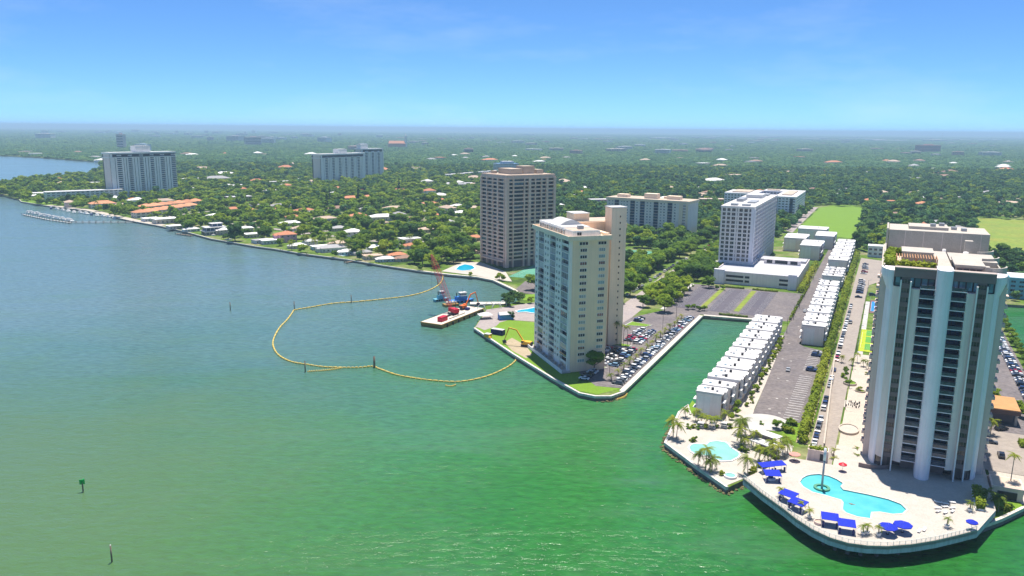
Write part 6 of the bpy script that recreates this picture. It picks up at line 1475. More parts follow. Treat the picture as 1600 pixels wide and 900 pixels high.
# further houses peeping out of the canopy; positions on a loose street grid, distances from the ground they stand on
placed = list(HOUSES)
def in_poly(x, y, poly):
    x = np.asarray(x); y = np.asarray(y); c = np.zeros(x.shape, bool); n = len(poly)
    for i in range(n):
        x1, y1 = poly[i][:2]; x2, y2 = poly[(i + 1) % n][:2]
        if y1 == y2: continue
        k = ((y1 > y) != (y2 > y)) & (x < (x2 - x1) * (y - y1) / (y2 - y1) + x1); c ^= k
    return c
LANDP = np.array(land_poly)
def near_house(n, y0, y1, where, detail, smin, smax, kinds, gap, span=(-.62, .66)):
    k = 0; tries = 0
    while k < n and tries < 6000:
        tries += 1
        y = math.sqrt(random.uniform(y0 * y0, y1 * y1)); x = random.uniform(*span) * y
        if not in_poly([x], [y], land_poly)[0]: continue
        dx, dy = toD((x, y))
        if -190 < dx < 320 and -80 < dy < 560: continue
        if (-120 < dx < 72 or 165 < dx < 310) and dy < 1000: continue
        if any((x - a) ** 2 + (y - b) ** 2 < gap ** 2 for a, b, r in placed): continue
        s = random.uniform(smin, smax)
        house(x, y, R_(random.choice((35, -55, 20)) + random.uniform(-6, 6)), random.choices(('terracotta', 'white', 'grey', 'tan', 'brown'), (4, 4, 3, 4, 1))[0], random.choice(kinds), where, s, detail=detail)
        placed.append((x, y, 12 * s)); HOUSES.append((x, y, 11 * s)); k += 1
near_house(70, 700, 1500, 'in the inland canopy', False, .9, 1.3, ('hip', 'wide', 'tall'), 30)
near_house(26, 640, 1400, 'between the fields', False, .8, 1.2, ('hip', 'wide', 'flat'), 26, (0.18, .66))
near_house(85, 1500, 3200, 'far inland', False, 1.2, 2.2, ('hip', 'wide', 'flat'), 70)

# ------------------------------------------------------------------ far city along the horizon
FARM = {}
for nm, bands in (('pale_block', 5), ('hall', 1)):
    mb = MB(); mb.box(-.5, .5, -.5, .5, 0, 1); mb.box(-.51, .51, -.51, .51, 1, 1.06)
    for k in range(bands): mb.box(-.47, .47, -.506, -.49, (k + .3) / bands, (k + .7) / bands, 1)
    for k in range(bands): mb.box(-.506, -.49, -.47, .47, (k + .3) / bands, (k + .7) / bands, 1)
    mb.box(-.15, .2, -.2, .2, 1.06, 1.16); FARM[nm] = mb.mesh(nm, ['house_paint', 'glass'])
def far_block(px, dist, w, h, kind, col, label, grp, name='distant_building'):
    d = fwd * F_ + rgt * (px - CX); x = d.x / d.y * dist
    if not in_poly([x], [dist], land_poly)[0]: return
    o = put(name, FARM[kind], None, (x, dist, LZ), random.uniform(-.5, .5), (w, w * random.uniform(.4, .8), h), col); tag(o, label, 'building', grp)
for i in range(34):
    far_block(random.uniform(1230, 1600) if i % 3 else random.uniform(820, 1230), random.uniform(9000, 14500), random.uniform(90, 260), random.uniform(14, 26), 'hall', random.choice(((.78, .78, .78), (.7, .7, .72), (.75, .68, .62))), 'long white warehouse on the far inland horizon', 'warehouses on the horizon')
for i in range(44):
    far_block(random.uniform(-20, 620), random.uniform(5200, 13000), random.uniform(40, 120), random.uniform(18, 44), 'pale_block', random.choice(((.72, .66, .62), (.7, .7, .72), (.6, .55, .55))), 'pale city block in the haze of the western horizon', 'hazy city blocks to the west')
for i in range(75):
    far_block(random.uniform(560, 1600), random.uniform(3200, 9000), random.uniform(30, 90), random.uniform(10, 22), 'pale_block' if i % 3 else 'hall', random.choice(((.76, .74, .72), (.7, .62, .55), (.66, .45, .38))), 'pale building rising from the distant inland canopy', 'buildings in the distant canopy')
for px, dist, w, h, kd, col, lab in ((210, 3800, 34, 62, 'pale_block', (.62, .5, .48), 'pinkish tower block beyond the finned tower in the haze'), (242, 3300, 60, 30, 'pale_block', (.6, .66, .72), 'pale blue office block left of the pinkish haze tower'), (1425, 4300, 110, 38, 'pale_block', (.52, .27, .24), 'red brick hospital like block in the inland haze'), (408, 4600, 90, 45, 'pale_block', (.62, .52, .5), 'stepped pink block in the western haze'), (432, 5000, 80, 34, 'pale_block', (.72, .72, .74), 'white block beside the stepped pink block')):
    far_block(px, dist, w, h, kd, col, lab, None)
def church():
    p = at(620, 231); t = thing('church', 'salmon coloured church with a slim white bell tower in the canopy', 'church', (p.x, p.y, LZ), R_(15))
    put('nave', unit('terracotta'), t, (0, 0, 0), 0, (90, 40, 24)); MB().quadbox([(-46, -21, 24), (46, -21, 24), (46, 21, 24), (-46, 21, 24)], [(-40, -.5, 38), (40, -.5, 38), (40, .5, 38), (-40, .5, 38)]).build('roof', 'terracotta', t)
    put('bell_tower', unit('white_paint'), t, (50, 0, 0), 0, (12, 12, 62)); MB().quadbox([(43.5, -6.5, 62), (56.5, -6.5, 62), (56.5, 6.5, 62), (43.5, 6.5, 62)], [(49.9, -.1, 80), (50.1, -.1, 80), (50.1, .1, 80), (49.9, .1, 80)]).build('spire', 'white_paint', t)
church()
def mast(px, dist, h):
    d = fwd * F_ + rgt * (px - CX); x = d.x / d.y * dist; t = thing('radio_mast', 'thin lattice radio mast on the inland horizon', 'mast', (x, dist, LZ)); MB().cyl(0, 0, 0, h, 2.0, 4, .8).build('mast', 'grey_metal', t); 
    for k in range(6): put('platform', unit('grey_metal'), t, (0, 0, h * (k + 1) / 7), 0, (6, 6, 1))
mast(1445, 9000, 104)

# ------------------------------------------------------------------ vegetation prototypes
def cube_sphere():
    v, f = [], []; g = np.linspace(-1, 1, 3); idx = {}
    def vid(p):
        k = tuple(np.round(p, 3))
        if k not in idx: idx[k] = len(v); q = np.array(p, float); v.append(q / np.linalg.norm(q))
        return idx[k]
    for ax in range(3):
        for s in (-1, 1):
            for i in range(2):
                for j in range(2):
                    q = []
                    for a, b in ((i, j), (i + 1, j), (i + 1, j + 1), (i, j + 1)):
                        p = [0, 0, 0]; p[ax] = s; p[(ax + 1) % 3] = g[a]; p[(ax + 2) % 3] = g[b]; q.append(vid(p))
                    f.append(q if s > 0 else q[::-1])
    return np.array(v), np.array(f)
CSV, CSF = cube_sphere()
def crown_arrays(R, H, z0, lobes, n, size, rnd, flat=.75, spread=1.0):
    cs, rs = [], []
    for i in range(lobes):
        a = rnd.uniform(0, 2 * math.pi); q = math.sqrt(rnd.uniform(0, 1)) * .68 * spread; zz = rnd.uniform(.12, .9) * (1 - .45 * q * q)
        cs.append((R * q * math.cos(a), R * q * math.sin(a), z0 + H * zz)); rs.append(R * rnd.uniform(.26, .46))
    cs = np.array(cs); rs = np.array(rs); VV, QQ, k = [], [], 0
    for c, r in zip(cs, rs):
        vv = CSV * r * .86 * np.array((1, 1, flat)) * rnd.uniform(.82, 1.12, (len(CSV), 1)) + c; VV.append(vv); QQ.append(CSF + k); k += len(vv)
    def smp(m):
        i = rnd.choice(lobes, m, p=rs ** 2 / (rs ** 2).sum()); d = rnd.normal(0, 1, (m, 3)); d[:, 2] = np.abs(d[:, 2]) * 1.1 - .35 * (rnd.uniform(0, 1, m) < .4); d /= np.linalg.norm(d, axis=1)[:, None]
        return cs[i] + d * (rs[i] * rnd.uniform(.84, 1.12, m))[:, None] * np.array((1, 1, flat)), d
    v, q = leaf_cloud(n, smp, size, rnd); VV.append(v); QQ.append(q + k)
    return np.vstack(VV), np.vstack(QQ)
def trunk_mb(h, r, R, rnd, limbs=4):
    mb = MB(); mb.cyl(0, 0, 0, h * .55, r, 7, r * .7)
    for i in range(limbs):
        a = 2 * math.pi * i / limbs + rnd.uniform(-.4, .4); mb.bar((0, 0, h * .5), (R * .5 * math.cos(a), R * .5 * math.sin(a), h * rnd.uniform(.75, 1.0)), r * .6, 5, r * .2)
    return mb
TREE = {}
for nm, m, k in (('shade', 'leaf_tree', 4), ('bright', 'leaf_bright', 3), ('dark', 'leaf_dark', 3)):
    TREE[nm] = []
    for i in range(k):
        rd = np.random.default_rng(100 + i + len(nm) * 7); V_, Q = crown_arrays(5.2, 6.2, 2.6, 13, 950, .42, rd)
        TREE[nm].append((np_mesh('crown', V_, Q, [m]), trunk_mb(5.0, .32, 5.2, rd).mesh('trunk', 'bark')))
TREE['column'] = []
for i in range(2):
    rd = np.random.default_rng(300 + i); cs = [crown_arrays(2.6 * (1 - .6 * k / 6), 3.4, 1.5 + k * 2.3, 4, 150, .38, rd, .9) for k in range(7)]
    o, Vs, Qs = 0, [], []
    for v, q in cs: Vs.append(v); Qs.append(q + o); o += len(v)
    TREE['column'].append((np_mesh('crown', np.vstack(Vs), np.vstack(Qs), ['leaf_dark']), MB().cyl(0, 0, 0, 14, .3, 7, .1).mesh('trunk', 'bark')))
TREE['shrub'] = []
for i in range(3):
    rd = np.random.default_rng(400 + i); V_, Q = crown_arrays(1.1, 1.3, .1, 5, 150, .17, rd); TREE['shrub'].append((np_mesh('foliage', V_, Q, ['leaf_hedge' if i else 'leaf_tree']), MB().cyl(0, 0, 0, .8, .08, 5).mesh('stem', 'bark')))
def palm_mesh(h, rd, fr=19, L=3.2):
    bend = rd.uniform(-.5, .5, 2); tr = MB(); pts = [(bend[0] * (u ** 2), bend[1] * (u ** 2), h * u) for u in np.linspace(0, 1, 5)]
    for i in range(4): tr.bar(pts[i], pts[i + 1], .2 - .025 * i, 6, .2 - .025 * (i + 1))
    tx, ty, tz = pts[-1]; mb = MB()
    for i in range(fr):
        a = 2 * math.pi * i / fr * 2.4 + rd.uniform(-.2, .2); el = rd.uniform(-.35, 1.1); l = L * rd.uniform(.8, 1.1); prev = None; d2 = (math.cos(a), math.sin(a))
        sp = []
        for u in np.linspace(0, 1, 6):
            r = l * u * math.cos(el * (1 - u * .6)); z = l * (math.sin(el) * u - .75 * u * u * (1.1 - .3 * el)); sp.append(Vector((tx + d2[0] * r, ty + d2[1] * r, tz + z)))
        sd = Vector((-d2[1], d2[0], 0))
        for k in range(5):
            w = .85 * math.sin(math.pi * min(1, (k + .6) / 5.2)) ** .6 * L / 3
            for s in (-1, 1):
                for j in range(2):
                    b0 = sp[k].lerp(sp[k + 1], j * .5); b1 = sp[k].lerp(sp[k + 1], j * .5 + .47); tip = b0.lerp(b1, .9) + sd * s * w + Vector((0, 0, -.28 * w)) + (sp[k + 1] - sp[k]) * .5
                    mb.face([b0, b1, tip])
    return mb.mesh('fronds', 'leaf_palm'), tr.mesh('trunk', 'palm_bark')
TREE['palm'] = [palm_mesh(h, np.random.default_rng(500 + i)) for i, h in enumerate((6.0, 7.0, 5.0, 8.0))]
TREE['tall_palm'] = [palm_mesh(h, np.random.default_rng(520 + i), 18, 2.4) for i, h in enumerate((13.0, 14.5))]
TREE['pot_palm'] = [palm_mesh(2.0, np.random.default_rng(540 + i), 13, 1.5) for i in range(2)]
def tree(kind, x, y, s, label, group, z=LZ, name=None, cat='tree', sz=None):
    if group and not name and kind in ('shade', 'bright', 'dark', 'palm') and len(label.split()) < 12 and ('suburb' in label or 'waterfront' in label): q_ = near_to(x, y); label += ' near ' + q_; group += ' near ' + q_
    elif group and 'pool' in group and 'townhouse' in group: q_ = near_to(x, y, TERR); label += ' near ' + q_; group += ' near ' + q_
    cm, tm = random.choice(TREE[kind]); t = thing(name or {'palm': 'palm_tree', 'tall_palm': 'palm_tree', 'pot_palm': 'potted_palm', 'shrub': 'shrub', 'column': 'pine_tree'}.get(kind, 'shade_tree'), label, cat, (x, y, z), random.uniform(0, 6.28), group)
    put('fronds' if 'palm' in kind else ('foliage' if kind == 'shrub' else 'crown'), cm, t, (0, 0, 0), 0, (s, s, sz or s)); put('stem' if kind == 'shrub' else 'trunk', tm, t, (0, 0, 0), 0, (s, s, sz or s))
    return t
def tree_px(kind, px, py, s, label, group, zc=5.0, **k):       # px,py = centre of the crown, zc its height
    p = at(px, py, LZ + zc * s); return tree(kind, p.x, p.y, s, label, group, **k)

# avenue and park trees behind the cream tower
for px, py, s, kd in ((985, 372, 1.3, 'bright'), (1002, 366, 1.4, 'shade'), (1020, 374, 1.3, 'bright'), (1040, 372, 1.3, 'shade'), (1058, 378, 1.2, 'shade'), (1075, 372, 1.3, 'shade'), (1090, 378, 1.2, 'dark'), (1105, 352, 1.6, 'bright'), (1118, 345, 1.5, 'bright'), (1120, 362, 1.3, 'shade'), (1100, 366, 1.2, 'shade')):
    tree_px(kd, px, py, s, 'spreading park tree in front of the cream slab block', 'park trees before the cream slab')
for px, py, s, kd in ((1062, 392, 1.2, 'shade'), (1045, 398, 1.2, 'shade'), (1028, 405, 1.3, 'shade'), (1015, 412, 1.3, 'dark'), (1005, 420, 1.2, 'shade'), (990, 428, 1.2, 'dark'), (980, 438, 1.2, 'shade'), (970, 446, 1.2, 'dark'), (1000, 438, 1.1, 'shade'), (985, 450, 1.1, 'shade'), (1080, 388, 1.2, 'shade'), (968, 462, 1.0, 'dark')):
    tree_px(kd, px, py, s, 'dense dark shade tree on the tower side of the avenue', 'trees on the tower side of the avenue')
for px, py, s, kd in ((1039, 472, 1.2, 'bright'), (1046, 460, 1.2, 'bright'), (1056, 452, 1.2, 'bright'), (1064, 446, 1.2, 'bright'), (1072, 440, 1.1, 'bright'), (1034, 452, .75, 'bright'), (1050, 440, 1.1, 'bright'), (1042, 468, .8, 'bright'), (1060, 462, .75, 'bright')):
    tree_px(kd, px, py, s, 'bright yellow green tree on the parking lot side of the avenue', 'bright trees beside the empty parking lot')
for px, py, s, kd in ((1064, 425, 1.0, 'shade'), (1078, 420, 1.0, 'shade'), (1090, 428, 1.0, 'dark'), (1100, 415, 1.1, 'dark'), (1110, 408, 1.1, 'shade'), (1115, 395, 1.2, 'dark'), (1105, 428, 1.0, 'shade'), (1122, 385, 1.1, 'dark'), (1095, 402, 1.0, 'shade'), (1108, 440, .9, 'shade'), (1120, 375, 1.1, 'dark')):
    tree_px(kd, px, py, s, 'dark tree crowding the corner of the grey tower garage', 'dark trees by the garage corner')
def belt(u0, u1, v0, v1, step, kinds, s0, s1, label, group):
    for v in np.arange(v0, v1, step):
        for u in np.arange(u0, u1 + .1, step):
            tree(random.choice(kinds), *D(u + random.uniform(-.35, .35) * step, v + random.uniform(-.4, .4) * step).xy, random.uniform(s0, s1), label, group)
belt(-68, -60, 165, 300, 8.5, ('shade', 'shade', 'bright', 'dark'), 1.0, 1.4, 'leafy tree shading the parked cars on the tower side of the avenue', 'shade trees over the avenue cars')
belt(-68, -62, 300, 520, 10, ('shade', 'dark'), .9, 1.25, 'leafy tree lining the upper avenue towards the cream slab', 'trees of the upper avenue')
belt(-38, -31, 160, 246, 7.6, ('bright', 'bright', 'shade'), .85, 1.2, 'yellow green tree in the belt between avenue and empty lot', 'belt trees beside the empty lot')
belt(-40, -22, 262, 330, 9, ('shade', 'dark'), 1.0, 1.35, 'dark leafy tree in the grove west of the garage', 'grove west of the garage')
belt(-40, -26, 335, 520, 11, ('shade', 'dark', 'bright'), 1.0, 1.3, 'leafy tree in the grove west of the grey tower', 'grove west of the grey tower')
tree_px('shade', 929, 562, 1.05, 'round tree at the foot of the cream tower beside black cars', None)
for px, py, s in ((957, 497, .8), (962, 488, .7), (950, 506, .75), (946, 516, .55), (948, 528, .5)): tree_px('dark', px, py, s, 'dark tree hugging the lift shaft side of the cream tower', 'trees along the shaft of the cream tower')
for px, py, s in ((790, 466, .75), (801, 462, .8), (811, 464, .75), (796, 470, .7)): tree_px('dark', px, py, s, 'dark spreading tree on the head of the cove', 'trees at the cove head')
tree_px('dark', 798, 492, .5, 'small dark tree beside the blue pool shed', None)
for px, py, s in ((780, 431, .6), (786, 434, .5), (830, 468, .5), (735, 428, .4)): tree_px('bright', px, py, s, 'small bright tree on the quay of the brown tower', 'small trees on the brown tower quay')
# parking lot palms and shrubs
for i, y in enumerate(np.arange(12, 140, 9.0)): tree('pot_palm', *D(-9.4 + random.uniform(-.4, .4), y).xy, random.uniform(1.1, 1.6), 'small bushy palm in the planting strip of the cream tower lot', 'small palms between the parked cars', name='small_palm', cat='palm')
for px, py in ((948, 540), (955, 535), (985, 548)): tree_px('shrub', px, py, 1.2, 'low shrub on the parking island near the cream tower', 'shrubs on the parking islands', zc=1, cat='shrub')
for x, y in ((-32, 67.5), (-29, 69), (-22, 68), (-25, 67), (-20, 68.5)): tree('tall_palm', *D(x, y).xy, random.uniform(.75, .95), 'tall slim palm on the island of the cream tower lot', 'tall palms on the parking island')
for y in np.arange(164, 245, 9): tree('shrub', *D(-25, y).xy, 1.3, 'shrub on the kerb of the empty parking lot', 'shrubs round the empty lot', cat='shrub')
for x, y in ((-5, 163), (-2, 165), (-9, 165), (-12, 163), (-8, 232), (-4, 234), (-19, 243), (-14, 243)): tree('shade', *D(x, y).xy, .38, 'young round tree in the empty parking lot', 'young trees in the empty lot')
def hedge_lumps(t, x0, x1, y0, y1, h, n, m, size):
    W_ = x1 - x0; L = y1 - y0; k = max(3, int(L / 1.7)); cs, rs = [], []
    for i in range(k):
        y = y0 + L * (i + .5) / k
        for q in range(2):
            r = W_ * rng.uniform(.3, .52); cs.append(((x0 + x1) / 2 + rng.uniform(-.22, .22) * W_, y + rng.uniform(-.6, .6), h * rng.uniform(.42, .78) if q else h * .3)); rs.append(r)
    cs, rs = np.array(cs), np.array(rs); VV, QQ, o = [], [], 0
    for c, r in zip(cs, rs): VV.append(CSV * r * .85 * np.array((1, 1, 1.15)) + c); QQ.append(CSF + o); o += len(CSV)
    def smp(mm):
        i = rng.integers(0, len(cs), mm); d = rng.normal(0, 1, (mm, 3)); d[:, 2] = np.abs(d[:, 2]); d /= np.linalg.norm(d, axis=1)[:, None]
        return cs[i] + d * (rs[i] * rng.uniform(.85, 1.2, mm))[:, None] * np.array((1, 1, 1.2)), d
    v, q = leaf_cloud(int(n * 1.6), smp, size * .7, rng); VV.append(v); QQ.append(q + o)
    put('foliage', np_mesh('foliage', np.vstack(VV), np.vstack(QQ), [m]), t)
def hedge(x0, x1, y0, y1, h, n, label, group=None, m='leaf_hedge', size=.6):
    t = thing('hedge', label, 'hedge', D(0, 0, LZ), DANG, group)
    if h > 2: hedge_lumps(t, x0, x1, y0, y1, h, n, m, size)
    else: hedge_box('foliage', t, x0, x1, y0, y1, 0.05, h, n, m, size)
    put('soil', unit('dirt'), t, ((x0 + x1) / 2, (y0 + y1) / 2, 0), 0, (x1 - x0 + .3, y1 - y0 + .3, .12))
hl = 'tall yellow green clipped hedge between the townhouses and the lane'
for i, y in enumerate(range(-24, 250, 30)): hedge(70.0, 73.4, y, y + 29.6, 4.0 + random.uniform(-.4, .5), 900, hl, 'lengths of the tall hedge')
for y in range(250, 440, 40): hedge(69.5, 73.6, y, y + 39.5, 3.0, 600, 'lower yellow green hedge by the short townhouse row', 'lengths of the lower hedge', size=.8)
for y in range(250, 345, 30): hedge(42.2, 46.2, y, y + 29.5, 4.0, 500, 'green hedge screening the parking garage from the street', 'hedges beside the garage', size=.8)
for y in range(162, 250, 29): hedge(46.4 - .0, 47.6, y, y + 28, 2.6, 320, 'green hedge between the empty lot and the purple street', 'hedges beside the empty lot', size=.6)
hedge(8, 24, 158, 159.6, 1.2, 300, 'low clipped hedge across the end of the empty parking lot', size=.35)
hedge(-8, 8, 243, 244.6, 1.3, 240, 'low clipped hedge below the garage wall, western length', size=.35); hedge(14, 30, 243, 244.6, 1.3, 240, 'low clipped hedge below the garage wall, eastern length', size=.35)
hedge(140, 150, 6, 12, 1.8, 420, 'clipped green hedge below the brown roofed pavilion', size=.35)
th_ = thing('hedge', 'green hedge screen at the east end of the pool deck', 'hedge', D(0, 0, DECKZ), DANG); hedge_box('foliage', th_, 121.0, 123.2, -60, -47, 0.3, 2.2, 420, 'leaf_hedge', .35); put('planter', unit('white_paint'), th_, (122.1, -53.5, 0), 0, (2.5, 13.4, .5))
# townhouse garden strip
for y in np.arange(6, 122, 4.2):
    x = 48.6 + random.uniform(-.8, 1.2); tree('shrub', *D(x, y).xy, random.uniform(.7, 1.3), 'round shrub in the white garden strip of the canal townhouses', 'shrubs in the townhouse strip', cat='shrub')
for y in (18, 26, 44, 52, 70, 78, 84, 96, 104, 110): tree('bright', *D(48.5, y).xy, random.uniform(.25, .36), 'small bright tree in the townhouse garden strip', 'small trees in the townhouse strip')
for px, py, s in ((1152, 632, .42), (1150, 642, .36), (1144, 650, .3)): tree_px('bright', px, py, s, 'yellow green tree beside the end townhouse', 'yellow green trees by the end townhouse')
tree('shade', *D(62, -14).xy, .4, 'small tree on the grass island of the turning circle', None)
tn = 'palm on the townhouse pool terrace'
for px, py, s in ((1053, 660, 1.0), (1058, 665, .9), (1072, 637, .7), (1088, 641, .75), (1097, 646, .7), (1104, 648, .7), (1112, 650, .8), (1120, 650, .7), (1135, 646, .7), (1092, 706, .85), (1104, 710, .95), (1114, 712, .9), (1110, 720, .75), (1157, 655, 1.0), (1160, 665, 1.1), (1158, 674, 1.0), (1163, 682, .8), (1170, 716, 1.0), (1178, 678, .8), (1188, 700, .8), (1196, 706, .85), (1206, 698, .9), (1214, 705, .9), (1228, 692, .9), (1232, 688, .8), (1200, 712, .7)):
    tree_px('palm', px, py, s * .95, tn, 'palms on the townhouse pool terrace', zc=6)
for px, py in ((1076, 665), (1083, 664), (1090, 666), (1100, 664), (1120, 663), (1140, 664), (1160, 698), (1166, 702), (1082, 685), (1085, 683), (1180, 730), (1176, 735), (1184, 726), (1190, 698), (1196, 692), (1202, 696), (1212, 712), (1127, 738), (1190, 660)):
    tree_px('shrub', px, py, random.uniform(1.0, 1.5), 'leafy shrub round the townhouse pool', 'shrubs round the townhouse pool', zc=1, cat='shrub')
# deck palms in pots
dp = 'palm in a white pot along the pool deck rail'
for px, py in ((1266, 796), (1252, 787), (1350, 822), (1356, 821), (1374, 824), (1481, 811), (1222, 764), (1517, 786)):
    p = at(px, py, DECKZ + 2.4); t = tree('pot_palm', p.x, p.y, 1.0, dp, 'potted palms on the pool deck', z=DECKZ + .5)
    MB().cyl(0, 0, -.5, .25, .45, 10, .7).build('pot', 'white_paint', t)
for px, py in ((1303, 703), (1305, 716), (1338, 702), (1340, 712)):
    p = at(px, py, LZ + 3); tree('pot_palm', p.x, p.y, 1.1, 'small palm by the ring planter of the plaza', 'small plaza palms', z=LZ + 1.0, name='small_palm', cat='palm')
for px, py, s in ((1326, 594, 2.2), (1322, 580, 1.7), (1320, 575, 1.3), (1342, 607, 1.5), (1354, 583, .9), (1318, 585, 1.6)): tree_px('shrub', px, py, s, 'clipped dome shrub on the cream plaza', 'dome shrubs on the plaza', zc=.8, cat='shrub')
for px, py in ((1316, 556), (1332, 560), (1350, 562), (1358, 566), (1340, 556)): tree_px('palm', px, py, .55, 'low palm at the end of the cream plaza', 'low palms by the yellow green court', zc=6)
tree_px('bright', 1372, 448, .45, 'yellow green tree in the round bed by the blue court', None)
# east garden palms
tree_px('tall_palm', 1585, 711, .95, 'tall single palm on the sandy forecourt beside the canal mouth', None, zc=13)
for px, py, s in ((1541, 775, .8), (1563, 776, .8), (1537, 656, .9), (1560, 772, .7), (1550, 660, .8)): tree_px('palm', px, py, s, 'palm in the small lawn garden east of the pool deck', 'palms in the east garden', zc=6)
for px, py in ((1528, 770), (1534, 777), (1572, 790), (1580, 788), (1545, 568), (1550, 590), (1547, 600)): tree_px('shrub', px, py, 1.6, 'leafy shrub in the garden east of the white tower', 'shrubs in the east garden', zc=1, cat='shrub')
for y in np.arange(78, 262, 11.5): tree('shade', *D(156.3, y).xy, .55, 'round clipped tree in the row along the eastern canal', 'trees along the eastern canal')
for x, y in ((136, 72), (134, 84), (137, 96), (135, 110), (138, 60), (144, 48), (146, 40), (150, 34)): tree('bright', *D(x, y).xy, random.uniform(.4, .6), 'bright tree between the white tower and the eastern car park', 'bright trees by the eastern car park')
# dark slender pines of the suburb
for px, py, s in ((560, 303, 1.7), (623, 289, 1.6), (511, 316, 1.5), (590, 374, 1.0), (602, 378, .9), (515, 308, 1.3)): tree_px('column', px, py, s, 'slender dark pine rising above the shore suburb', 'dark pines of the suburb', zc=9)
for px, py, s, kd in ((555, 390, .9, 'shade'), (660, 400, 1.4, 'dark'), (690, 395, 1.6, 'shade'), (675, 385, 1.5, 'dark'), (700, 380, 1.5, 'shade'), (715, 395, 1.3, 'dark'), (680, 402, 1.2, 'shade'), (725, 380, 1.3, 'dark'), (735, 400, .9, 'dark'), (600, 395, .7, 'bright'), (575, 385, .7, 'bright'), (295, 352, 1.2, 'shade'), (300, 350, 1.1, 'shade'), (375, 365, .7, 'shade'), (110, 310, 1.6, 'dark'), (125, 312, 1.4, 'shade'), (100, 312, 1.3, 'dark')):
    tree_px(kd, px, py, s, 'broad tree on the shore beside the waterfront houses', 'broad trees on the waterfront')
for px, py in ((475, 372), (480, 368), (505, 372), (512, 370), (520, 374), (535, 378), (440, 372), (455, 380), (490, 375), (525, 365), (600, 380), (615, 372), (640, 365), (650, 362), (578, 398), (560, 378), (545, 385), (565, 388), (335, 345), (348, 350), (150, 318), (165, 320), (180, 322), (195, 326), (205, 330), (60, 288), (75, 287), (105, 284), (130, 283)):
    tree_px('palm', px, py, random.uniform(1.0, 1.4), 'tall palm in the gardens of the shore suburb', 'palms of the shore suburb', zc=6)

def riprap(pts, label, step=.8, w=1.6, d=-.9):
    ln = offset_line(pts, d); mb = MB()
    for a, b in zip(ln[:-1], ln[1:]):
        for i in range(int(math.dist(a, b) / step)):
            for q in range(2):
                u = rng.uniform(0, 1); x = a[0] + (b[0] - a[0]) * u + rng.uniform(-w, w) * .5; y = a[1] + (b[1] - a[1]) * u + rng.uniform(-w, w) * .5; r = rng.uniform(.25, .6); k = len(mb.v)
                pv_ = CSV * r * rng.uniform(.7, 1.2, (len(CSV), 1)) * np.array((1, 1, .7)) + np.array((x, y, rng.uniform(-.1, .25))); mb.v += [tuple(p) for p in pv_]; mb.f += [tuple(int(c) + k for c in f) for f in CSF]; mb.m += [0] * len(CSF)
    stuff(tag(mb.build('riprap', 'riprap'), label, 'rocks'))
mat('riprap', (.20, .17, .07), .9, .35, .6, col2=(.11, .10, .05))
riprap(pen2[2:7], 'weedy yellow brown rocks at the foot of the pool terrace seawall')
riprap(pen1[5:9], 'dark rocks at the foot of the headland tip seawall', 1.2)
for i in range(14): tree('shrub', *D(random.uniform(64.5, 69), random.uniform(-18, -5)).xy, random.uniform(1.2, 1.9), 'round shrub on the green island of the turning circle', 'shrubs on the turning circle island', cat='shrub')
# ------------------------------------------------------------------ the tree canopy: nearest trees singly, the rest as one mass
BND = {}
def mesh_bounds(me):
    if me.name not in BND:
        a = np.empty(len(me.vertices) * 3, np.float32); me.vertices.foreach_get('co', a); a = a.reshape(-1, 3); BND[me.name] = (a.min(0), a.max(0))
    return BND[me.name]
RECTS = []
kids = {}
for o in COL.objects:
    if o.parent: kids.setdefault(o.parent.name, []).append(o)
for o in list(COL.objects):
    if o.parent is None and o.get('category') in ('tower', 'building', 'house', 'garage', 'court', 'pool', 'pavilion', 'church'):
        lo, hi = np.full(2, 1e9), np.full(2, -1e9)
        for c in kids.get(o.name, []):
            if c.type != 'MESH': continue
            a, b = mesh_bounds(c.data); M4 = c.matrix_basis
            for x in (a[0], b[0]):
                for y in (a[1], b[1]):
                    p = M4 @ Vector((float(x), float(y), 0)); lo = np.minimum(lo, (p.x, p.y)); hi = np.maximum(hi, (p.x, p.y))
        if lo[0] < 1e8:
            s = o.scale.x; RECTS.append((o.location.x, o.location.y, o.rotation_euler.z, lo[0] * s, hi[0] * s, lo[1] * s, hi[1] * s, o.get('category')))
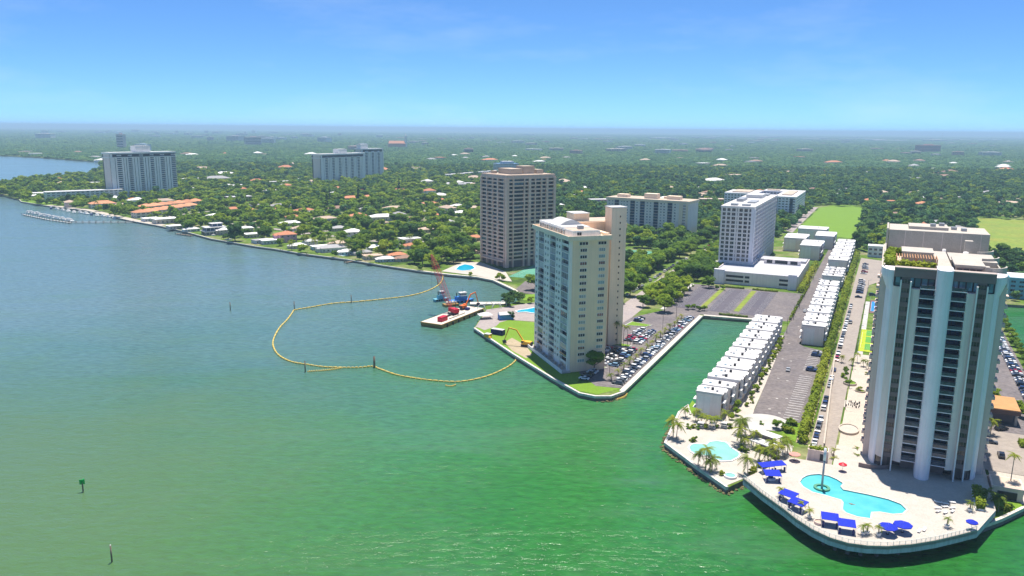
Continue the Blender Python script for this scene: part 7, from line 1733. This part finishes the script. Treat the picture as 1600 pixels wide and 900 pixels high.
def free(x, y, margin):
    ok = in_poly(x, y, land_poly)
    for ox, oy, a, x0, x1, y0, y1, cat in RECTS:
        c, s = math.cos(-a), math.sin(-a); R = max(abs(x0), abs(x1)) + max(abs(y0), abs(y1)) + 40
        m = (np.abs(x - ox) < R) & (np.abs(y - oy) < R)
        if not m.any(): continue
        dx, dy = x[m] - ox, y[m] - oy; lx = dx * c - dy * s; ly = dx * s + dy * c
        ok[m] &= ~((lx > x0 - margin) & (lx < x1 + margin) & (ly > y0 - margin) & (ly < y1 + margin))
        if cat == 'house':                                        # garden in front of a house, on the bay side
            dist = math.hypot(ox, oy); ux, uy = -ox / dist, -oy / dist; g = 16 if dist < 1500 else 30
            al = dx * ux + dy * uy; pe = np.abs(-dx * uy + dy * ux); hw = max(x1 - x0, y1 - y0) * .42
            ok[m] &= ~((al > 0) & (al < g + 8) & (pe < hw))
    u = (x - _A.x) * DX.x + (y - _A.y) * DX.y; v = (x - _A.x) * DY.x + (y - _A.y) * DY.y
    ok &= ~((u > -64) & (u < 162) & (v > -90) & (v < 470))
    ok &= ~((u > -2) & (u < 66) & (v > 440) & (v < 930))
    ok &= ~((u > 172) & (u < 290) & (v > 490) & (v < 855) & (u > 172 + (v - 490) * .05))
    ok &= ~((u > -160) & (u < -60) & (v > -60) & (v < 170)); ok &= ~((u > -215) & (u < -120) & (v > 150) & (v < 262))
    ok &= ~((u > 157) & (u < 300) & (v > -60) & (v < 288))
    ok &= ~((u > 120) & (u < 157) & (v > 470) & (v < 560))
    for a, b, w in (((-420, 940), (-60, 690), 10), ((-60, 690), (20, 640), 10), ((-300, 1150), (60, 900), 10), ((-230, 760), (-90, 960), 9), ((-120, 690), (30, 900), 9), ((-420, 930), (-250, 1250), 9)):
        d = np.array((b[0] - a[0], b[1] - a[1]), float); L = np.hypot(*d); d /= L; al = (x - a[0]) * d[0] + (y - a[1]) * d[1]; pe = np.abs(-(x - a[0]) * d[1] + (y - a[1]) * d[0]); ok &= ~((al > 0) & (al < L) & (pe < w / 2 + 2))
    return ok
def ring(y0, y1, step, smin, smax, keep, margin):
    ys = np.arange(y0, y1, step); X, Y = [], []
    for yy in ys:
        xs = np.arange(-.74 * yy - 60, .74 * yy + 60, step); X.append(xs); Y.append(np.full(len(xs), yy))
    x = np.concatenate(X); y = np.concatenate(Y); x = x + rng.uniform(-.48, .48, len(x)) * step; y = y + rng.uniform(-.48, .48, len(y)) * step
    k = rng.uniform(0, 1, len(x)) < np.where((x < 0) & (y < 1150) & (y < 640 - .95 * x), keep * .72, keep); x, y = x[k], y[k]; k = free(x, y, margin); x, y = x[k], y[k]
    return x, y, smin + (smax - smin) * rng.beta(1.5, 2.2, len(x)) * 1.35
rings = [ring(440, 1250, 9.5, .5, 1.45, .76, 3.5), ring(1250, 2200, 12.0, .8, 1.5, .9, 5), ring(2200, 4600, 19, 1.3, 2.2, .95, 8), ring(4600, 9000, 34, 2.2, 3.6, .95, 10), ring(9000, 17000, 62, 4.0, 6.0, .95, 20)]
X = np.concatenate([r[0] for r in rings]); Y = np.concatenate([r[1] for r in rings]); S = np.concatenate([r[2] for r in rings])
ZS = np.concatenate([r[2] if i < 2 else np.clip(r[2] * .5, 1.0, 1.8) for i, r in enumerate(rings)])
dist = np.hypot(X, Y); fov = np.abs(X) < .66 * Y
order = np.argsort(-(S / dist) * fov); NEAR = order[:150]; REST = np.setdiff1d(np.arange(len(X)), NEAR)
for i in NEAR:
    kd = random.choices(('shade', 'bright', 'dark'), (5, 3, 3))[0]; lab = {'shade': 'mid green garden tree of the shore suburb', 'bright': 'bright yellow green garden tree of the shore suburb', 'dark': 'dark green garden tree of the shore suburb'}[kd]
    tree(kd, float(X[i]), float(Y[i]), float(S[i]), lab, lab.replace('tree', 'trees'), sz=float(S[i]) * random.uniform(.85, 1.15))
pc = bpy.data.collections.new('canopy_kinds'); nk = 0
for i in range(6):
    rd = np.random.default_rng(700 + i); V_, Q = crown_arrays(5.0, 6.4, 2.0, 10, 300, .72, rd); o = bpy.data.objects.new('canopy_kind_%02d' % i, np_mesh('canopy_crown', V_, Q, [('leaf_far', 'leaf_far', 'leaf_tree', 'leaf_tree', 'leaf_bright', 'leaf_dark')[i]])); pc.objects.link(o)
for i in range(3):
    rd = np.random.default_rng(720 + i); V_, Q = crown_arrays(5.6, 5.0, 1.0, 12, 70, 1.0, rd, .7, 1.1); o = bpy.data.objects.new('canopy_kind_%02d' % (6 + i), np_mesh('canopy_clump', V_, Q, ['leaf_far'])); pc.objects.link(o)
def canopy(idx, name, lo, hi):
    n = len(idx); me = bpy.data.meshes.new(name); me.vertices.add(n)
    co = np.stack([X[idx], Y[idx], np.full(n, LZ)], 1).astype(np.float32); me.vertices.foreach_set('co', co.ravel())
    for nm, arr in (('tree_scale', S[idx]), ('tree_height', ZS[idx] * rng.uniform(.8, 1.2, n)), ('tree_turn', rng.uniform(0, 6.28, n))):
        a = me.attributes.new(nm, 'FLOAT', 'POINT'); a.data.foreach_set('value', arr.astype(np.float32))
    a = me.attributes.new('tree_kind', 'INT', 'POINT'); kk = rng.integers(lo, hi, n)
    if lo == 0:                              # yellow green gardens by the shore, darker woods inland to the east
        west = (X[idx] < .02 * Y[idx] - 10) & (Y[idx] < 1700 + rng.normal(0, 150, n)); u_ = rng.uniform(0, 1, n)
        kk = np.where(west, np.select([u_ < .42, u_ < .85, u_ < .93], [4, rng.integers(2, 4, n), 5], 0), np.select([u_ < .55, u_ < .75, u_ < .83], [rng.integers(0, 2, n), rng.integers(2, 4, n), 4], 5))
    a.data.foreach_set('value', kk.astype(np.int32))
    o = put(name, me); tag(o, 'dense green tree canopy spreading inland to the horizon' if lo == 0 else 'hazy blue green canopy of far woods below the horizon', 'trees'); stuff(o)
    ng = bpy.data.node_groups.new(name, 'GeometryNodeTree'); ng.interface.new_socket('Geometry', in_out='INPUT', socket_type='NodeSocketGeometry'); ng.interface.new_socket('Geometry', in_out='OUTPUT', socket_type='NodeSocketGeometry')
    N = ng.nodes; l = ng.links; gi = N.new('NodeGroupInput'); go = N.new('NodeGroupOutput'); ip = N.new('GeometryNodeInstanceOnPoints'); ci = N.new('GeometryNodeCollectionInfo')
    ci.inputs['Collection'].default_value = pc; ci.inputs['Separate Children'].default_value = True; ci.inputs['Reset Children'].default_value = True
    def attr(nm, ty='FLOAT'):
        q = N.new('GeometryNodeInputNamedAttribute'); q.data_type = ty; q.inputs['Name'].default_value = nm; return q.outputs[0]
    cx = N.new('ShaderNodeCombineXYZ'); sc_ = attr('tree_scale'); l.new(sc_, cx.inputs[0]); l.new(sc_, cx.inputs[1]); l.new(attr('tree_height'), cx.inputs[2])
    cr = N.new('ShaderNodeCombineXYZ'); l.new(attr('tree_turn'), cr.inputs[2])
    l.new(gi.outputs[0], ip.inputs['Points']); l.new(ci.outputs[0], ip.inputs['Instance']); ip.inputs['Pick Instance'].default_value = True; l.new(attr('tree_kind', 'INT'), ip.inputs['Instance Index']); l.new(cr.outputs[0], ip.inputs['Rotation']); l.new(cx.outputs[0], ip.inputs['Scale']); l.new(ip.outputs[0], go.inputs[0])
    o.modifiers.new('scatter', 'NODES').node_group = ng
canopy(REST[Y[REST] < 2200], 'tree_canopy', 0, 6)
canopy(REST[Y[REST] >= 2200], 'distant_woods', 6, 9)

# ------------------------------------------------------------------ air
hz = bpy.data.materials.new('air'); hz.use_nodes = True; n = hz.node_tree.nodes; n.clear(); pv = n.new('ShaderNodeVolumePrincipled'); mo = n.new('ShaderNodeOutputMaterial')
pv.inputs['Color'].default_value = (.54, .80, 1.0, 1); pv.inputs['Density'].default_value = 0.00011; pv.inputs['Anisotropy'].default_value = 0.0
hz.node_tree.links.new(pv.outputs[0], mo.inputs['Volume']); M['air'] = hz
stuff(tag(MB().box(-32000, 32000, -3500, 41000, -3, 135).build('haze', 'air'), 'thin blue haze lying over the land and bay', 'haze'))
